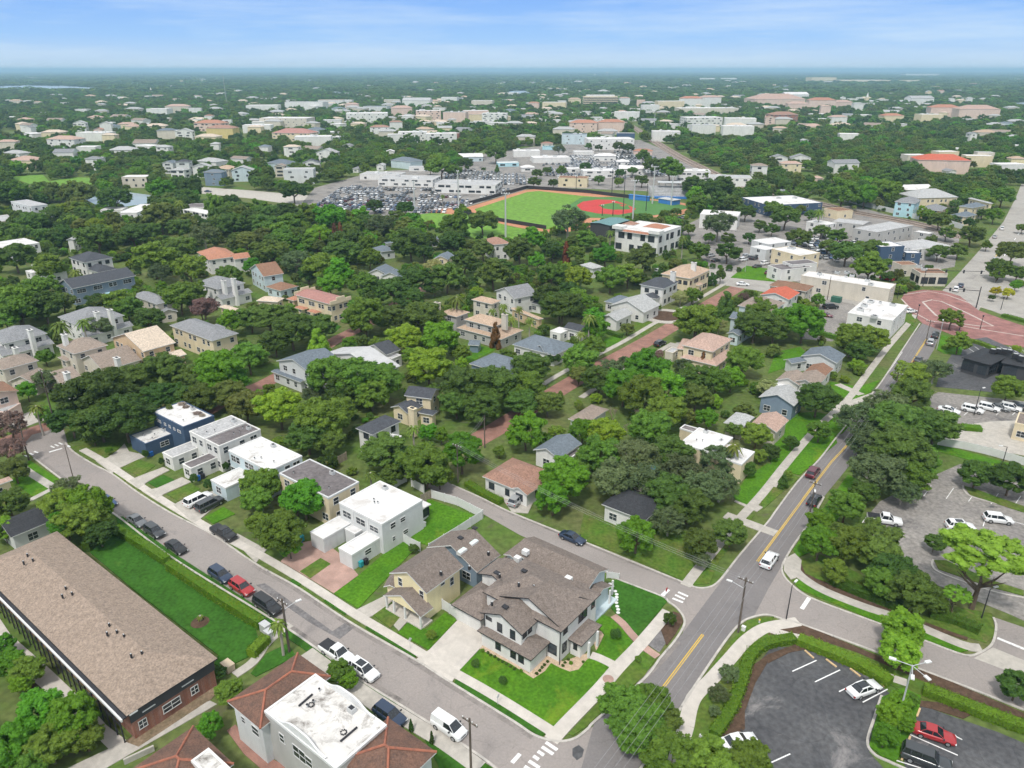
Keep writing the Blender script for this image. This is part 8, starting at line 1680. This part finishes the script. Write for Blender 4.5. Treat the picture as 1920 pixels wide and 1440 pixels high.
sign('C',862,498,'small road sign at the corner of the deep green lawn',face=S1); sign('B',868,770,'thin sign post in the verge before the yellow house',h=1.8,c_=(.6,.6,.6),n=4); sign('B',1360,1085,'thin sign post in the verge before the bright lawn',h=1.6,c_=(.6,.6,.6),n=4)
sign('D',345,980 - 960+0+300,'white sign plate beside the pale lot hedge corner',h=1.2,c_=(.7,.7,.7),n=4)
p=tg('C',1390,625); root=thing('fire_hydrant',p,'pale yellow fire hydrant on the verge by the winding walk','fire hydrant'); mb=MB(); mb.tube(p,p+Vector((0,0,.6)),.14,.12,8,M_steel); mb.build('barrel',root,p); mb=MB(); mb.tube(p+Vector((0,0,.6)),p+Vector((0,0,.75)),.15,.05,8,M_yellow); mb.build('cap',root,p)
def signal(t,x,y,ty,arm,label,n=3):
 b=tg(t,x,y); X,Y=tp(t,x,ty); hh=max(6,min(11,top_z(b,Y))); root=thing('traffic_signal',b,label,'traffic signal','traffic signals'); mb=MB(); mb.tube((b.x,b.y,0),(b.x,b.y,hh),.2,.14,8,M_dtrim); mb.build('pole',root,b)
 d=Vector((*arm,0)); mb=MB(); mb.tube((b.x,b.y,6),(b.x+d.x,b.y+d.y,6.3),.12,.08,6,M_dtrim); mb.build('mast_arm',root,b)
 for k in range(n):
  q=b+d*(.35+.3*k); mb=MB(); mb.box((q.x,q.y),Vector((1,0)),.22,.2,5.4,6.6,M_dtrim); mb.build('signal_head',root,b)
signal('M7',1560,950,790,(-14,3),'black traffic signal mast right of the paved crossing',2); signal('M7',1160,785,735,(20,-3),'black traffic signal mast with a row of heads above the crossing',4)
for i,(x,y,ty) in enumerate(((1115,1025,950),(1590,1110,1075),(1435,1115,1080),(1745,965,930),(970,880,815))):
 b=tg('M7',x,y); root=thing('lamp_post',b,['short black lamp post beside the white store corner','short black lamp post at the lower edge of the red paving','short black lamp post in front of the crossing tree','black lamp post in the plaza right of the crossing','black lamp post at the tip of the wedge shaped building'][i],'lamp post','black lamp posts'); mb=MB(); mb.tube(b,b+Vector((0,0,4)),.12,.07,8,M_dtrim); mb.build('post',root,b); mb=MB(); mb.tube(b+Vector((0,0,4)),b+Vector((0,0,4.6)),.12,.3,8,M_dtrim); mb.build('lantern',root,b)
b=tg('T8',75,680); root=thing('garden_umbrella',b,'round white garden umbrella beside the blossom tree','umbrella'); mb=MB(); mb.tube(b,b+Vector((0,0,2.6)),.04,m=M_steel); mb.build('pole',root,b); mb=MB(); mb.tube(b+Vector((0,0,2.1)),b+Vector((0,0,2.7)),2.2,.1,12,M_trim); mb.build('canopy',root,b)
b=tg('T7',890,1190,0); root=thing('play_canopy',b,'blue and teal striped play canopy among the mossy oaks','canopy')
mcol=[mat('canopy_blue',(.05,.22,.50),rough=.6,var=.05),mat('canopy_teal',(.05,.45,.38),rough=.6,var=.05),mat('canopy_navy',(.02,.05,.12),rough=.6,var=.05)]
zc_=3.6; pc=tg('T7',895,1175,zc_);
for i in range(8):
 a0,a1=i*math.pi/4,(i+1)*math.pi/4; mb=MB(); mb.face([(pc.x,pc.y,zc_+1.3),(pc.x+2.4*math.cos(a0),pc.y+2.4*math.sin(a0),zc_),(pc.x+2.4*math.cos(a1),pc.y+2.4*math.sin(a1),zc_)],mcol[i % 3]); mb.build('canopy_panel',root,b)
mb=MB()
for i in range(4): a0=i*math.pi/2; mb.tube((pc.x+2.2*math.cos(a0),pc.y+2.2*math.sin(a0),0),(pc.x+2.2*math.cos(a0),pc.y+2.2*math.sin(a0),zc_),.06,m=M_steel)
mb.build('frame',root,b)
for i,(x,y,s) in enumerate(((520,140,.9),(650,100,1.1),(690,130,.9),(800,195,1.1),(850,215,.8))):
 p=tg('Z6',x,y,6.3); me=CR['moss'][i % 4]; o=link('fallen_branch',me); o.location=(p.x,p.y,6.5); o.scale=(s,s*.8,.45 if i else 1.1); o.material_slots[0].link='OBJECT'; o.material_slots[0].material=leafm('olive' if i < 1 else 'twig')
 tag(o,('green leafy branch hanging over the navy house roof','brown fallen branch heap at the back of the navy roof','second brown branch heap right of the larger one','dry fallen branch near the right side of the navy roof','small dry branch at the right edge of the navy roof')[i],'branch','branches on the navy house roof')
p=tg('M6',1150,1010,.1); mb=MB(); mb.tube((p.x,p.y,.05),(p.x,p.y,.12),8,n=28,m=M_conc); mb.tube((p.x,p.y,.12),(p.x,p.y,.2),5.2,n=28,m=M_mulch); tag(mb.build('garden_circle',None,(p.x,p.y,0)),kind='structure')
